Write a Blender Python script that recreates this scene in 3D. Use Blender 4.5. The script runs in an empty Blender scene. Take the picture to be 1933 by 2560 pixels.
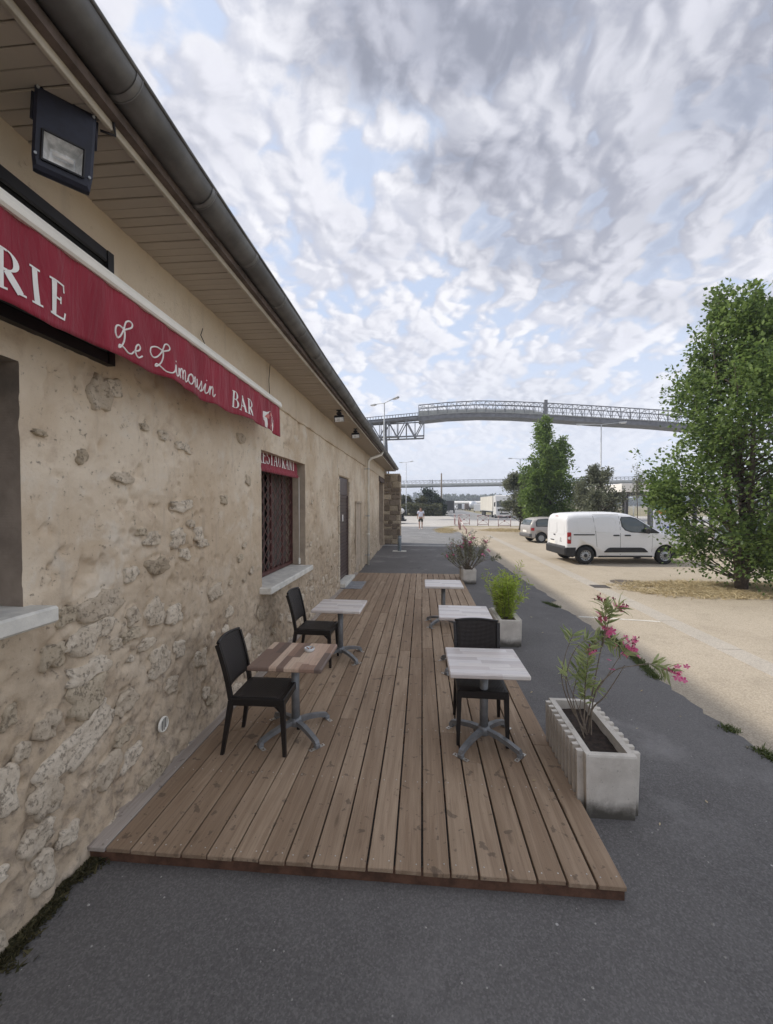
import bpy, bmesh, math, random
import numpy as np
from mathutils import Vector, Matrix

R = math.radians
rnd = random.Random(7)
npr = np.random.default_rng(7)
scene = bpy.context.scene
col = scene.collection

# ------------------------------------------------------------------ camera, world, sun, exposure
CAM_H, FPX = 2.15, 1040.0
YAW, PITCH = math.atan(88.5 / FPX), math.atan(20.0 / FPX)
cam_data = bpy.data.cameras.new('camera')
cam = bpy.data.objects.new('camera', cam_data)
col.objects.link(cam)
cam.location = (0, 0, CAM_H)
cam.rotation_euler = (R(90) - PITCH, 0, YAW)
cam_data.sensor_fit = 'VERTICAL'
cam_data.sensor_height = 36.0
cam_data.lens = 36.0 * FPX / 2560.0
cam_data.clip_start, cam_data.clip_end = 0.05, 6000
scene.camera = cam

SUN_EL, SUN_AZ = R(41), math.atan2(-0.96, 0.28)          # the sun stands over the roof, a little beyond the building
sun_data = bpy.data.lights.new('sun', 'SUN')
sun_data.energy = 2.0
sun_data.angle = R(2.5)
sun_data.color = (1.0, 0.93, 0.82)
sun = bpy.data.objects.new('sun', sun_data)
col.objects.link(sun)
sd = Vector((math.sin(SUN_AZ) * math.cos(SUN_EL), math.cos(SUN_AZ) * math.cos(SUN_EL), math.sin(SUN_EL)))
sun.rotation_euler = (-sd).to_track_quat('-Z', 'Y').to_euler()
sun.location = sd * 60

class NT:
    """short hand for building node trees"""
    def __init__(self, tree):
        self.t = tree; self.n = tree.nodes; self.l = tree.links
    def new(self, kind, **kw):
        x = self.n.new(kind)
        for k, v in kw.items(): setattr(x, k, v)
        return x
    def put(self, sock, v):
        if hasattr(v, 'is_linked') or isinstance(v, bpy.types.NodeSocket): self.l.new(v, sock)
        elif isinstance(v, (tuple, list)) and len(v) == 3 and sock.type == 'RGBA': sock.default_value = (*v, 1)
        else: sock.default_value = v
    def math(self, op, a, b=None, c=None, clamp=False):
        x = self.new('ShaderNodeMath', operation=op, use_clamp=clamp)
        self.put(x.inputs[0], a)
        if b is not None: self.put(x.inputs[1], b)
        if c is not None: self.put(x.inputs[2], c)
        return x.outputs[0]
    def mix(self, f, a, b, mode='MIX'):
        x = self.new('ShaderNodeMix', data_type='RGBA', blend_type=mode)
        self.put(x.inputs[0], f); self.put(x.inputs[6], a); self.put(x.inputs[7], b)
        return x.outputs[2]
    def ramp(self, f, a, b, lo=0.0, hi=1.0):
        x = self.new('ShaderNodeMapRange', interpolation_type='SMOOTHSTEP')
        self.put(x.inputs[0], f); x.inputs[1].default_value = a; x.inputs[2].default_value = b
        x.inputs[3].default_value = lo; x.inputs[4].default_value = hi
        return x.outputs[0]
    def noise(self, vec, scale, detail=4, rough=0.55, dist=0.0, dims='3D'):
        x = self.new('ShaderNodeTexNoise', noise_dimensions=dims)
        if vec is not None: self.l.new(vec, x.inputs['Vector'])
        x.inputs['Scale'].default_value = scale; x.inputs['Detail'].default_value = detail
        x.inputs['Roughness'].default_value = rough; x.inputs['Distortion'].default_value = dist
        return x.outputs['Fac']
    def voronoi(self, vec, scale, feature='F1', rand=1.0):
        x = self.new('ShaderNodeTexVoronoi', feature=feature)
        if vec is not None: self.l.new(vec, x.inputs['Vector'])
        x.inputs['Scale'].default_value = scale
        x.inputs['Randomness'].default_value = rand
        return x
    def scale(self, vec, s, loc=(0, 0, 0)):
        x = self.new('ShaderNodeMapping')
        self.l.new(vec, x.inputs[0]); x.inputs['Scale'].default_value = s; x.inputs['Location'].default_value = loc
        return x.outputs[0]

world = bpy.data.worlds.new('World')
scene.world = world
world.use_nodes = True
def build_world():
    w = NT(world.node_tree)
    for x in list(w.n): w.n.remove(x)
    sky = w.new('ShaderNodeTexSky', sky_type='NISHITA')
    sky.sun_disc = False; sky.sun_elevation = SUN_EL; sky.sun_rotation = SUN_AZ
    sky.air_density = 1.0; sky.dust_density = 1.5
    tc = w.new('ShaderNodeTexCoord')
    sp = w.new('ShaderNodeSeparateXYZ'); w.l.new(tc.outputs['Generated'], sp.inputs[0])
    x, y, z = sp.outputs
    zz = w.math('MAXIMUM', z, 0.0)
    den = w.math('ADD', zz, 0.30)
    px, py = w.math('DIVIDE', x, den), w.math('DIVIDE', y, den)
    cb = w.new('ShaderNodeCombineXYZ'); w.l.new(px, cb.inputs[0]); w.l.new(py, cb.inputs[1])
    p = cb.outputs[0]
    def nz(s, d, r_, loc, q=p, dist=0.0): return w.noise(w.scale(q, (s, s * 0.9, 1), loc), 1.0, d, r_, dist)
    big = nz(0.95, 2, 0.5, (3.1, 1.7, 0)); mid = nz(3.2, 5, 0.55, (1.3, 4.2, 0.5), dist=0.0)
    # puffs: warped cells broken up by fractal noise; a second sample a step towards the sun tells the lit side of each puff
    wn = w.new('ShaderNodeTexNoise', noise_dimensions='3D'); w.l.new(w.scale(p, (4, 4, 1), (2.0, 5.0, 0)), wn.inputs['Vector'])
    wn.inputs['Scale'].default_value = 1.0; wn.inputs['Detail'].default_value = 3; wn.inputs['Roughness'].default_value = 0.55
    def warped(off):
        sv = w.new('ShaderNodeVectorMath', operation='MULTIPLY_ADD'); w.l.new(wn.outputs['Color'], sv.inputs[0]); sv.inputs[1].default_value = (0.15, 0.15, 0)
        ad = w.new('ShaderNodeVectorMath', operation='ADD'); w.l.new(p, ad.inputs[0]); ad.inputs[1].default_value = off
        w.l.new(ad.outputs[0], sv.inputs[2]); return sv.outputs[0]
    def puff(off):
        q = warped(off)
        v = w.new('ShaderNodeTexVoronoi', feature='SMOOTH_F1', voronoi_dimensions='2D'); w.l.new(q, v.inputs['Vector']); v.inputs['Scale'].default_value = 9.5; v.inputs['Smoothness'].default_value = 0.35
        v2 = w.new('ShaderNodeTexVoronoi', feature='SMOOTH_F1', voronoi_dimensions='2D'); w.l.new(q, v2.inputs['Vector']); v2.inputs['Scale'].default_value = 21.0; v2.inputs['Smoothness'].default_value = 0.3
        n_ = w.noise(w.scale(q, (10, 10, 1), (7.3, 2.2, 1.5)), 1.0, 8, 0.62, 0.0, '2D')
        b_ = w.math('SUBTRACT', 1.05, w.math('ADD', w.math('MULTIPLY', v.outputs['Distance'], 0.62), w.math('MULTIPLY', v2.outputs['Distance'], 0.34)))
        return w.math('ADD', w.math('MULTIPLY', b_, 0.55), w.math('MULTIPLY', n_, 0.40))
    fine, fine2 = puff((0, 0, 0)), puff((0.016, -0.006, 0))
    mid2 = nz(3.2, 5, 0.55, (1.52, 4.12, 0.5), dist=0.0)
    d = w.math('ADD', w.math('MULTIPLY', fine, 0.55), w.math('ADD', w.math('MULTIPLY', mid, 0.46), w.math('MULTIPLY', big, 0.28)))
    cover = w.ramp(d, 0.58, 0.66)
    # heavier grey cloud masses: large soft forms of their own
    def blob(cx, cy, rx, ry):
        a = w.math('DIVIDE', w.math('SUBTRACT', px, cx), rx)
        b = w.math('DIVIDE', w.math('SUBTRACT', py, cy), ry)
        r2 = w.math('ADD', w.math('MULTIPLY', a, a), w.math('MULTIPLY', b, b))
        r2 = w.math('ADD', r2, w.math('ADD', w.math('MULTIPLY', w.math('SUBTRACT', mid, 0.5), 2.6), w.math('MULTIPLY', w.math('SUBTRACT', fine, 0.5), 1.4)))
        return w.ramp(r2, 1.7, 0.1)
    heavy = blob(0.03, 0.635, 0.24, 0.12)
    for q in ((0.17, 0.86, 0.21, 0.085, .95), (0.56, 0.74, 0.20, 0.19, .85), (0.32, 1.07, 0.25, 0.085, .7), (0.40, 0.57, 0.24, 0.09, .6), (0.72, 1.22, 0.30, 0.09, .45), (0.42, 0.84, 0.42, 0.38, .60)):
        heavy = w.math('MAXIMUM', heavy, w.math('MULTIPLY', blob(*q[:4]), q[4]))
    g1 = w.math('MULTIPLY', w.math('SUBTRACT', fine, fine2), 1.0); g2 = w.math('MULTIPLY', w.math('SUBTRACT', mid, mid2), 0.8)
    lit = w.ramp(w.math('ADD', g1, g2), -0.11, 0.11)
    lit = w.math('ADD', w.math('MULTIPLY', lit, 0.62), w.math('MULTIPLY', w.ramp(fine, 0.45, 0.68), 0.38))
    white = w.mix(lit, (3.5, 3.65, 4.3), (5.75, 5.75, 6.0))
    grey = w.mix(lit, (1.7, 1.8, 2.2), (3.1, 3.2, 3.75))
    thick = w.math('MULTIPLY', w.ramp(big, 0.50, 0.74), 0.45)
    g = w.math('MAXIMUM', w.math('MULTIPLY', heavy, 0.95), thick)
    core = w.math('MULTIPLY', w.ramp(d, 0.63, 0.76), w.ramp(mid, 0.45, 0.60, 0.2, 0.8))
    white = w.mix(core, white, w.mix(lit, (2.7, 2.8, 3.3), (4.6, 4.65, 5.15)))
    cloud = w.mix(g, white, grey)
    blue = w.mix(0.80, sky.outputs[0], (2.75, 3.5, 4.9))
    veil = w.mix(0.25, blue, (5.8, 6.0, 6.6))
    c = w.mix(w.math('MAXIMUM', cover, w.math('MULTIPLY', heavy, 0.95)), veil, cloud)
    haze = w.ramp(z, 0.0, 0.46, 0.80, 0.0)
    c = w.mix(haze, c, (5.0, 5.3, 6.0))
    world.cycles.sampling_method = 'MANUAL'; world.cycles.sample_map_resolution = 512
    bg = w.new('ShaderNodeBackground'); w.l.new(c, bg.inputs[0]); bg.inputs[1].default_value = 0.1
    out = w.new('ShaderNodeOutputWorld'); w.l.new(bg.outputs[0], out.inputs[0])
build_world()
scene.view_settings.view_transform = 'Standard'
scene.view_settings.look = 'None'
scene.view_settings.exposure = 0.84
scene.view_settings.gamma = 1.0
scene.view_settings.use_curve_mapping = False
scene.render.engine = 'CYCLES'
scene.cycles.use_denoising = True
scene.cycles.max_bounces = 6
scene.cycles.diffuse_bounces = 4
scene.cycles.transparent_max_bounces = 6

# ------------------------------------------------------------------ measuring: where a sight line of the photograph meets a plane of the place
Fv = Vector((-math.sin(YAW) * math.cos(PITCH), math.cos(YAW) * math.cos(PITCH), -math.sin(PITCH)))
Rv = Vector((math.cos(YAW), math.sin(YAW), 0))
Uv = Rv.cross(Fv)
def ray(x, y): return Fv + Rv * ((x - 966.5) / FPX) - Uv * ((y - 1280) / FPX)
C0 = Vector((0, 0, CAM_H))
def G(x, y, z=0.0):
    r = ray(x, y); return C0 + r * ((z - CAM_H) / r.z)
def W(x, y, X=-2.0):
    r = ray(x, y); return C0 + r * (X / r.x)
def D(x, y, Y):
    r = ray(x, y); return C0 + r * (Y / r.y)

# ------------------------------------------------------------------ mesh helpers
class MB:
    def __init__(self): self.v = []; self.f = []; self.m = []; self.s = []
    def add(self, vs, fs, mi=0, smooth=False):
        o = len(self.v)
        self.v += [tuple(p) for p in vs]
        self.f += [tuple(i + o for i in f) for f in fs]
        self.m += [mi] * len(fs); self.s += [smooth] * len(fs)
        return self
    def box(self, c, s, rot=None, ch=0.0, mi=0):
        hx, hy, hz = s[0] / 2, s[1] / 2, s[2] / 2
        c = Vector(c)
        if ch <= 0:
            vs = [Vector((x * hx, y * hy, z * hz)) for x in (-1, 1) for y in (-1, 1) for z in (-1, 1)]
            fs = [(0, 1, 3, 2), (4, 6, 7, 5), (0, 4, 5, 1), (2, 3, 7, 6), (0, 2, 6, 4), (1, 5, 7, 3)]
        else:
            ch = min(ch, hx * .9, hy * .9, hz * .9)
            vs = []; idx = {}
            for x in (-1, 1):
                for y in (-1, 1):
                    for z in (-1, 1):
                        for a in range(3):
                            p = [x * (hx - ch), y * (hy - ch), z * (hz - ch)]
                            p[a] = (x * hx, y * hy, z * hz)[a]
                            idx[(x, y, z, a)] = len(vs); vs.append(Vector(p))
            fs = []
            for a in range(3):
                b, d = (a + 1) % 3, (a + 2) % 3
                for sg in (-1, 1):
                    q = []
                    for (u, w_) in ((-1, -1), (1, -1), (1, 1), (-1, 1)):
                        k = [0, 0, 0]; k[a] = sg; k[b] = u; k[d] = w_
                        q.append(idx[(*k, a)])
                    fs.append(tuple(q) if sg > 0 else tuple(reversed(q)))
                for u in (-1, 1):          # edges along axis a
                    for w_ in (-1, 1):
                        k0 = [0, 0, 0]; k1 = [0, 0, 0]
                        k0[a] = -1; k1[a] = 1; k0[b] = k1[b] = u; k0[d] = k1[d] = w_
                        fs.append((idx[(*k0, b)], idx[(*k1, b)], idx[(*k1, d)], idx[(*k0, d)]))
            for x in (-1, 1):
                for y in (-1, 1):
                    for z in (-1, 1):
                        fs.append(tuple(idx[(x, y, z, a)] for a in range(3)))
        if rot is not None: vs = [rot @ p for p in vs]
        return self.add([p + c for p in vs], fs, mi)
    def bar(self, p, q, w, h=None, mi=0, up=None, ch=0.0):
        p, q = Vector(p), Vector(q); h = h or w
        d = q - p; L = d.length
        if L < 1e-6: return self
        a = d / L
        u = Vector(up) if up is not None else (Vector((0, 0, 1)) if abs(a.z) < 0.95 else Vector((0, 1, 0)))
        s = a.cross(u).normalized(); u = s.cross(a)
        m = Matrix((a, s, u)).transposed()
        return self.box((p + q) / 2, (L, w, h), m, ch, mi)
    def tube(self, pts, r, n=8, mi=0, caps=True, smooth=True, closed=False):
        pts = [Vector(p) for p in pts]
        rs = r if isinstance(r, (list, tuple)) else [r] * len(pts)
        vs = []; prev = None
        for i, p in enumerate(pts):
            a = (pts[min(i + 1, len(pts) - 1)] - pts[max(i - 1, 0)])
            if closed: a = pts[(i + 1) % len(pts)] - pts[i - 1]
            a.normalize()
            if prev is None:
                u = Vector((0, 0, 1)) if abs(a.z) < 0.9 else Vector((1, 0, 0))
            else: u = prev
            s = a.cross(u)
            if s.length < 1e-5: s = a.cross(Vector((0.3, 1, 0.2)))
            s.normalize(); u = s.cross(a).normalized(); prev = u
            for k in range(n):
                t = 2 * math.pi * k / n
                vs.append(p + (s * math.cos(t) + u * math.sin(t)) * rs[i])
        fs = []
        m = len(pts)
        for i in range(m if closed else m - 1):
            j = (i + 1) % m
            for k in range(n):
                fs.append((i * n + k, i * n + (k + 1) % n, j * n + (k + 1) % n, j * n + k))
        self.add(vs, fs, mi, smooth)
        if caps and not closed:
            o = len(self.v) - len(vs)
            self.f += [tuple(o + k for k in reversed(range(n))), tuple(o + (m - 1) * n + k for k in range(n))]
            self.m += [mi] * 2; self.s += [False] * 2
        return self
    def cyl(self, p, q, r, n=16, mi=0, r2=None): return self.tube([p, q], [r, r if r2 is None else r2], n, mi)
    def lathe(self, prof, axis_p, axis_d=(0, 0, 1), n=20, mi=0, smooth=True):
        a = Vector(axis_d).normalized()
        u = a.orthogonal().normalized(); s = a.cross(u)
        c = Vector(axis_p); vs = []
        for (r_, h) in prof:
            for k in range(n):
                t = 2 * math.pi * k / n
                vs.append(c + a * h + (u * math.cos(t) + s * math.sin(t)) * max(r_, 1e-4))
        fs = [(i * n + k, i * n + (k + 1) % n, (i + 1) * n + (k + 1) % n, (i + 1) * n + k) for i in range(len(prof) - 1) for k in range(n)]
        return self.add(vs, fs, mi, smooth)
    def prism(self, poly, d, mi=0):
        """poly: 3D outline; d: thickness vector"""
        d = Vector(d); n = len(poly)
        vs = [Vector(p) for p in poly] + [Vector(p) + d for p in poly]
        fs = [tuple(range(n)), tuple(reversed(range(n, 2 * n)))]
        fs += [(k, k + n, (k + 1) % n + n, (k + 1) % n) for k in range(n)]
        return self.add(vs, fs, mi)
    def mesh(self, name, mats, recalc=True):
        me = bpy.data.meshes.new(name)
        me.from_pydata(self.v, [], self.f)
        for m in (mats if isinstance(mats, (list, tuple)) else [mats]): me.materials.append(m)
        me.polygons.foreach_set('material_index', self.m)
        me.polygons.foreach_set('use_smooth', self.s)
        if recalc:
            b = bmesh.new(); b.from_mesh(me)
            bmesh.ops.recalc_face_normals(b, faces=b.faces[:])
            b.to_mesh(me); b.free()
        me.update()
        return me
    def build(self, name, mats, parent=None, recalc=True):
        return link(name, self.mesh(name, mats, recalc), parent)

def link(name, me, parent=None, loc=None):
    o = bpy.data.objects.new(name, me)
    col.objects.link(o)
    if loc is not None: o.location = loc
    if parent is not None: o.parent = parent
    return o
def tag(o, label=None, cat=None, group=None, kind=None):
    if label: o['label'] = label
    if cat: o['category'] = cat
    if group: o['group'] = group
    if kind: o['kind'] = kind
    return o
def thing(name, label, cat, loc=(0, 0, 0), rz=0.0, group=None):
    o = bpy.data.objects.new(name, None)
    col.objects.link(o)
    o.location = loc; o.rotation_euler = (0, 0, rz); o.empty_display_size = 0.2
    return tag(o, label, cat, group)
def children(o): return [c for c in bpy.data.objects if c.parent == o]
def copy_tree(o, parent=None):
    kids = o_kids.get(o.name) or children(o)
    c = o.copy(); col.objects.link(c)
    if parent is not None: c.parent = parent
    for k in kids: copy_tree(k, c)
    return c
o_kids = {}
def struct(o): o['kind'] = 'structure'; return o

# value noise for real relief
_lat = np.random.default_rng(3).random((256, 256))
def vnoise(x, y):
    xi, yi = np.floor(x).astype(int), np.floor(y).astype(int)
    fx, fy = x - xi, y - yi
    fx = fx * fx * (3 - 2 * fx); fy = fy * fy * (3 - 2 * fy)
    a, b = _lat[xi & 255, yi & 255], _lat[(xi + 1) & 255, yi & 255]
    c, d = _lat[xi & 255, (yi + 1) & 255], _lat[(xi + 1) & 255, (yi + 1) & 255]
    return (a * (1 - fx) + b * fx) * (1 - fy) + (c * (1 - fx) + d * fx) * fy
def fbm(x, y, o=4):
    s = 0; a = 0.5; n = 0
    for i in range(o):
        s = s + a * vnoise(x * 2 ** i + 17.3 * i, y * 2 ** i + 9.1 * i); n += a; a *= 0.5
    return s / n
def sstep(a, b, x):
    t = np.clip((x - a) / (b - a), 0, 1); return t * t * (3 - 2 * t)

# ------------------------------------------------------------------ materials
def material(name):
    m = bpy.data.materials.new(name); m.use_nodes = True
    w = NT(m.node_tree)
    b = w.n['Principled BSDF']
    return m, w, b
def coords(w, kind='Object'):
    if kind == 'World': return w.new('ShaderNodeNewGeometry').outputs['Position']
    return w.new('ShaderNodeTexCoord').outputs[kind]
def bump(w, b, h, strength=0.3, dist=0.01):
    x = w.new('ShaderNodeBump'); x.inputs['Strength'].default_value = strength; x.inputs['Distance'].default_value = dist
    w.l.new(h, x.inputs['Height']); w.l.new(x.outputs[0], b.inputs['Normal'])
def simple(name, c, rough=0.6, metal=0.0, var=0.15, scale=8.0, bmp=0.0, kind='Object', spec=0.5, dirt=None):
    m, w, b = material(name)
    co = coords(w, kind)
    n = w.noise(co, scale, 5, 0.6)
    lo = tuple(v * (1 - var) for v in c); hi = tuple(min(1, v * (1 + var)) for v in c)
    cc = w.mix(w.ramp(n, 0.3, 0.7), lo, hi)
    if dirt:
        cc = w.mix(w.math('MULTIPLY', w.ramp(w.noise(co, scale * 0.4, 6, 0.65), 0.5, 0.72), dirt[1]), cc, dirt[0])
    w.l.new(cc, b.inputs['Base Color'])
    b.inputs['Roughness'].default_value = rough; b.inputs['Metallic'].default_value = metal
    b.inputs['Specular IOR Level'].default_value = spec
    if bmp: bump(w, b, w.noise(co, scale * 6, 4), bmp, 0.005)
    return m

def wall_material():
    m, w, b = material('weathered_render')
    p = coords(w, 'World')
    n1 = w.noise(p, 0.9, 5, 0.6); n2 = w.noise(p, 3.2, 6, 0.65, 0.4); n3 = w.noise(p, 13, 5, 0.7); n4 = w.noise(p, 42, 4, 0.7)
    sp = w.new('ShaderNodeSeparateXYZ'); w.l.new(p, sp.inputs[0]); z = sp.outputs[2]
    c = w.mix(w.ramp(n1, 0.38, 0.64), (0.615, 0.495, 0.355), (0.77, 0.665, 0.52))
    c = w.mix(w.math('MULTIPLY', w.ramp(n2, 0.52, 0.70), 0.75), c, (0.74, 0.67, 0.56))          # bleached patches
    c = w.mix(w.math('MULTIPLY', w.ramp(n2, 0.47, 0.30), 0.55), c, (0.47, 0.36, 0.26))         # pinkish mortar repairs
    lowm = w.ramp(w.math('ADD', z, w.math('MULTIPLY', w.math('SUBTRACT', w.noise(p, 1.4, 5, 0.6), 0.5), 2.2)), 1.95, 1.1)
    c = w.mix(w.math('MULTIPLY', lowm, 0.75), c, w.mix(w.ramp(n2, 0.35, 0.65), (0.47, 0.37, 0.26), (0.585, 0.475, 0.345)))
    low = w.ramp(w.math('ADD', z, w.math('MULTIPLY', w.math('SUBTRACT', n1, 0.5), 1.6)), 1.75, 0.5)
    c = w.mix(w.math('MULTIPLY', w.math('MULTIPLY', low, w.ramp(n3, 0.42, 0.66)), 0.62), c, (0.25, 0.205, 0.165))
    band = w.ramp(z, 3.47, 3.52)
    c = w.mix(w.math('MULTIPLY', band, 0.7), c, w.mix(n1, (0.585, 0.49, 0.365), (0.66, 0.565, 0.44)))
    pits = w.ramp(w.math('ADD', w.math('MULTIPLY', n4, 0.5), w.math('MULTIPLY', n3, 0.5)), 0.565, 0.65)
    c = w.mix(w.math('MULTIPLY', pits, w.math('SUBTRACT', 0.7, w.math('MULTIPLY', band, 0.6))), c, (0.22, 0.185, 0.15))
    lich = w.math('MULTIPLY', w.ramp(w.noise(w.scale(p, (1, 1, 1), (0, 5, 3)), 1.3, 6, 0.7), 0.66, 0.72), w.ramp(n3, 0.45, 0.6))
    c = w.mix(w.math('MULTIPLY', lich, 0.6), c, (0.42, 0.30, 0.10))
    streak = w.noise(w.scale(p, (1, 5, 0.5)), 1.6, 5, 0.6)
    c = w.mix(w.math('MULTIPLY', w.ramp(streak, 0.55, 0.75), 0.35), c, (0.36, 0.31, 0.26))
    w.l.new(c, b.inputs['Base Color'])
    b.inputs['Roughness'].default_value = 0.95; b.inputs['Specular IOR Level'].default_value = 0.15
    h = w.math('ADD', w.math('MULTIPLY', n4, 0.4), w.math('SUBTRACT', w.math('MULTIPLY', n3, 0.7), w.math('MULTIPLY', pits, 0.5)))
    bump(w, b, h, 0.65, 0.014)
    return m
def stone_material(name, a, c, dark):
    m, w, b = material(name)
    p = coords(w, 'World')
    oi = w.new('ShaderNodeObjectInfo').outputs['Random']
    n = w.noise(p, 9, 6, 0.7); n2 = w.noise(p, 45, 5, 0.75)
    cc = w.mix(w.ramp(w.math('ADD', n, w.math('MULTIPLY', w.math('SUBTRACT', oi, 0.5), 0.35)), 0.3, 0.7), a, c)
    pit = w.ramp(w.math('ADD', w.math('MULTIPLY', n2, 0.65), w.math('MULTIPLY', w.noise(p, 16, 5, 0.7), 0.4)), 0.535, 0.63)
    cc = w.mix(w.math('MULTIPLY', pit, 0.7), cc, dark)
    w.l.new(cc, b.inputs['Base Color']); b.inputs['Roughness'].default_value = 0.95
    b.inputs['Specular IOR Level'].default_value = 0.15
    bump(w, b, w.math('SUBTRACT', w.math('ADD', n, n2), w.math('MULTIPLY', pit, 0.6)), 0.7, 0.012)
    return m
def asphalt_material(name, a, c, speck=(0.45, 0.44, 0.42), crack=0.0):
    m, w, b = material(name)
    p = coords(w, 'World')
    n1 = w.noise(p, 0.55, 5, 0.6, 0.5); n2 = w.noise(p, 55, 3, 0.7); n3 = w.noise(p, 160, 2, 0.6)
    cc = w.mix(w.ramp(n1, 0.33, 0.68), a, c)
    cc = w.mix(w.math('MULTIPLY', w.ramp(w.noise(p, 2.3, 5, 0.6), 0.55, 0.75), 0.45), cc, tuple(v * 0.62 for v in a))
    cc = w.mix(w.math('MULTIPLY', w.ramp(n2, 0.35, 0.7), 0.35), cc, tuple(v * 1.5 for v in c))
    cc = w.mix(w.math('MULTIPLY', w.ramp(n3, 0.6, 0.75), 0.5), cc, tuple(v * 0.45 for v in a))
    ag = w.voronoi(p, 125); ags = w.new('ShaderNodeSeparateColor'); w.l.new(ag.outputs['Color'], ags.inputs[0])
    cc = w.mix(0.20, cc, w.mix(w.math('POWER', ags.outputs[1], 2.2), tuple(v * 0.62 for v in a), tuple(v * 2.3 for v in c)))
    v = w.voronoi(p, 16)
    sel = w.new('ShaderNodeSeparateColor'); w.l.new(v.outputs['Color'], sel.inputs[0])
    spot = w.math('MULTIPLY', w.ramp(v.outputs['Distance'], 0.15, 0.09), w.math('GREATER_THAN', sel.outputs[0], 0.985))
    cc = w.mix(spot, cc, speck)
    # fine cracks, dusty patches, oil marks
    wv = w.new('ShaderNodeVectorMath', operation='ADD'); w.l.new(p, wv.inputs[0])
    nn = w.new('ShaderNodeTexNoise'); w.l.new(p, nn.inputs['Vector']); nn.inputs['Scale'].default_value = 1.6; nn.inputs['Detail'].default_value = 5
    sc_ = w.new('ShaderNodeVectorMath', operation='SCALE'); w.l.new(nn.outputs['Color'], sc_.inputs[0]); sc_.inputs['Scale'].default_value = 0.9; w.l.new(sc_.outputs[0], wv.inputs[1])
    ck = w.voronoi(wv.outputs[0], 0.42, 'DISTANCE_TO_EDGE')
    line = w.math('MULTIPLY', w.ramp(ck.outputs['Distance'], 0.0075, 0.002), w.ramp(w.noise(p, 0.45, 3), 0.50, 0.62))
    cc = w.mix(w.math('MULTIPLY', line, 0.75), cc, tuple(v * 0.3 for v in a))
    dust = w.math('MULTIPLY', w.ramp(w.noise(p, 0.8, 7, 0.66, 0.3), 0.52, 0.72), 0.60)
    cc = w.mix(dust, cc, tuple(v * 1.75 + 0.012 for v in c))
    oil = w.math('MULTIPLY', w.ramp(w.noise(w.scale(p, (1, 1, 1), (8, 3, 0)), 1.1, 4, 0.5), 0.68, 0.76), 0.45)
    cc = w.mix(oil, cc, tuple(v * 0.5 for v in a))
    w.l.new(cc, b.inputs['Base Color']); b.inputs['Roughness'].default_value = 0.9
    b.inputs['Specular IOR Level'].default_value = 0.25
    bump(w, b, w.math('ADD', n2, w.math('MULTIPLY', n3, 0.5)), 0.35, 0.006)
    return m
def gravel_material(name, a, c, spread=1.0):
    m, w, b = material(name)
    p = coords(w, 'World')
    n1 = w.noise(p, 0.35, 5, 0.6, 0.4); n2 = w.noise(p, 1.8, 5, 0.65); n3 = w.noise(p, 40, 3, 0.75)
    cc = w.mix(w.ramp(n1, 0.35, 0.66), a, c)
    cc = w.mix(w.math('MULTIPLY', w.ramp(n2, 0.5, 0.72), 0.45), cc, tuple(v * 0.72 for v in a))
    v = w.voronoi(p, 85)
    sel = w.new('ShaderNodeSeparateColor'); w.l.new(v.outputs['Color'], sel.inputs[0])
    cc = w.mix(0.32, cc, w.mix(sel.outputs[0], tuple(q * 0.55 for q in a), tuple(min(1, q * 1.5) for q in c)))
    w.l.new(cc, b.inputs['Base Color']); b.inputs['Roughness'].default_value = 0.95
    b.inputs['Specular IOR Level'].default_value = 0.2
    bump(w, b, w.math('ADD', n3, w.math('MULTIPLY', v.outputs['Distance'], 1.0)), 0.5, 0.008)
    return m
def deck_material(name, a, c, stain):
    m, w, b = material(name)
    tc = coords(w, 'Object')
    oi = w.new('ShaderNodeObjectInfo').outputs['Random']
    cb = w.new('ShaderNodeCombineXYZ')
    w.put(cb.inputs[0], w.math('MULTIPLY', oi, 37.0)); w.put(cb.inputs[1], w.math('MULTIPLY', oi, 91.0))
    va = w.new('ShaderNodeVectorMath', operation='ADD'); w.l.new(tc, va.inputs[0]); w.l.new(cb.outputs[0], va.inputs[1])
    p = va.outputs[0]
    g1 = w.noise(w.scale(p, (22, 1.1, 22)), 1.0, 6, 0.62, 0.6); g2 = w.noise(w.scale(p, (120, 3.5, 120)), 1.0, 4, 0.6)
    f = w.math('ADD', w.math('MULTIPLY', g1, 0.7), w.math('MULTIPLY', w.math('SUBTRACT', oi, 0.5), 0.20))
    cc = w.mix(w.ramp(f, 0.20, 0.55), a, c)
    cc = w.mix(w.math('MULTIPLY', w.ramp(g2, 0.45, 0.75), 0.35), cc, tuple(v * 0.55 for v in a))
    wp = coords(w, 'World')
    s1 = w.ramp(w.noise(wp, 9, 4, 0.55, 0.3), 0.62, 0.67)
    s2 = w.ramp(w.noise(w.scale(wp, (1, 1, 1), (4, 4, 4)), 26, 3, 0.5), 0.66, 0.73)
    s3 = w.ramp(w.noise(w.scale(wp, (1, 0.6, 1), (9, 2, 0)), 1.4, 5, 0.6), 0.45, 0.75)
    cc = w.mix(w.math('MULTIPLY', s3, 0.35), cc, tuple(v * 0.7 for v in a))
    cc = w.mix(w.math('MULTIPLY', w.math('MAXIMUM', s1, s2), 0.48), cc, stain)
    kn = w.voronoi(w.scale(p, (5.5, 1.3, 5.5)), 1.0)
    cc = w.mix(w.math('MULTIPLY', w.ramp(kn.outputs['Distance'], 0.11, 0.04), 0.6), cc, tuple(v * 0.5 for v in a))
    w.l.new(cc, b.inputs['Base Color']); b.inputs['Roughness'].default_value = 0.72
    b.inputs['Specular IOR Level'].default_value = 0.3
    bump(w, b, w.math('ADD', g2, g1), 0.25, 0.004)
    return m
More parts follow.
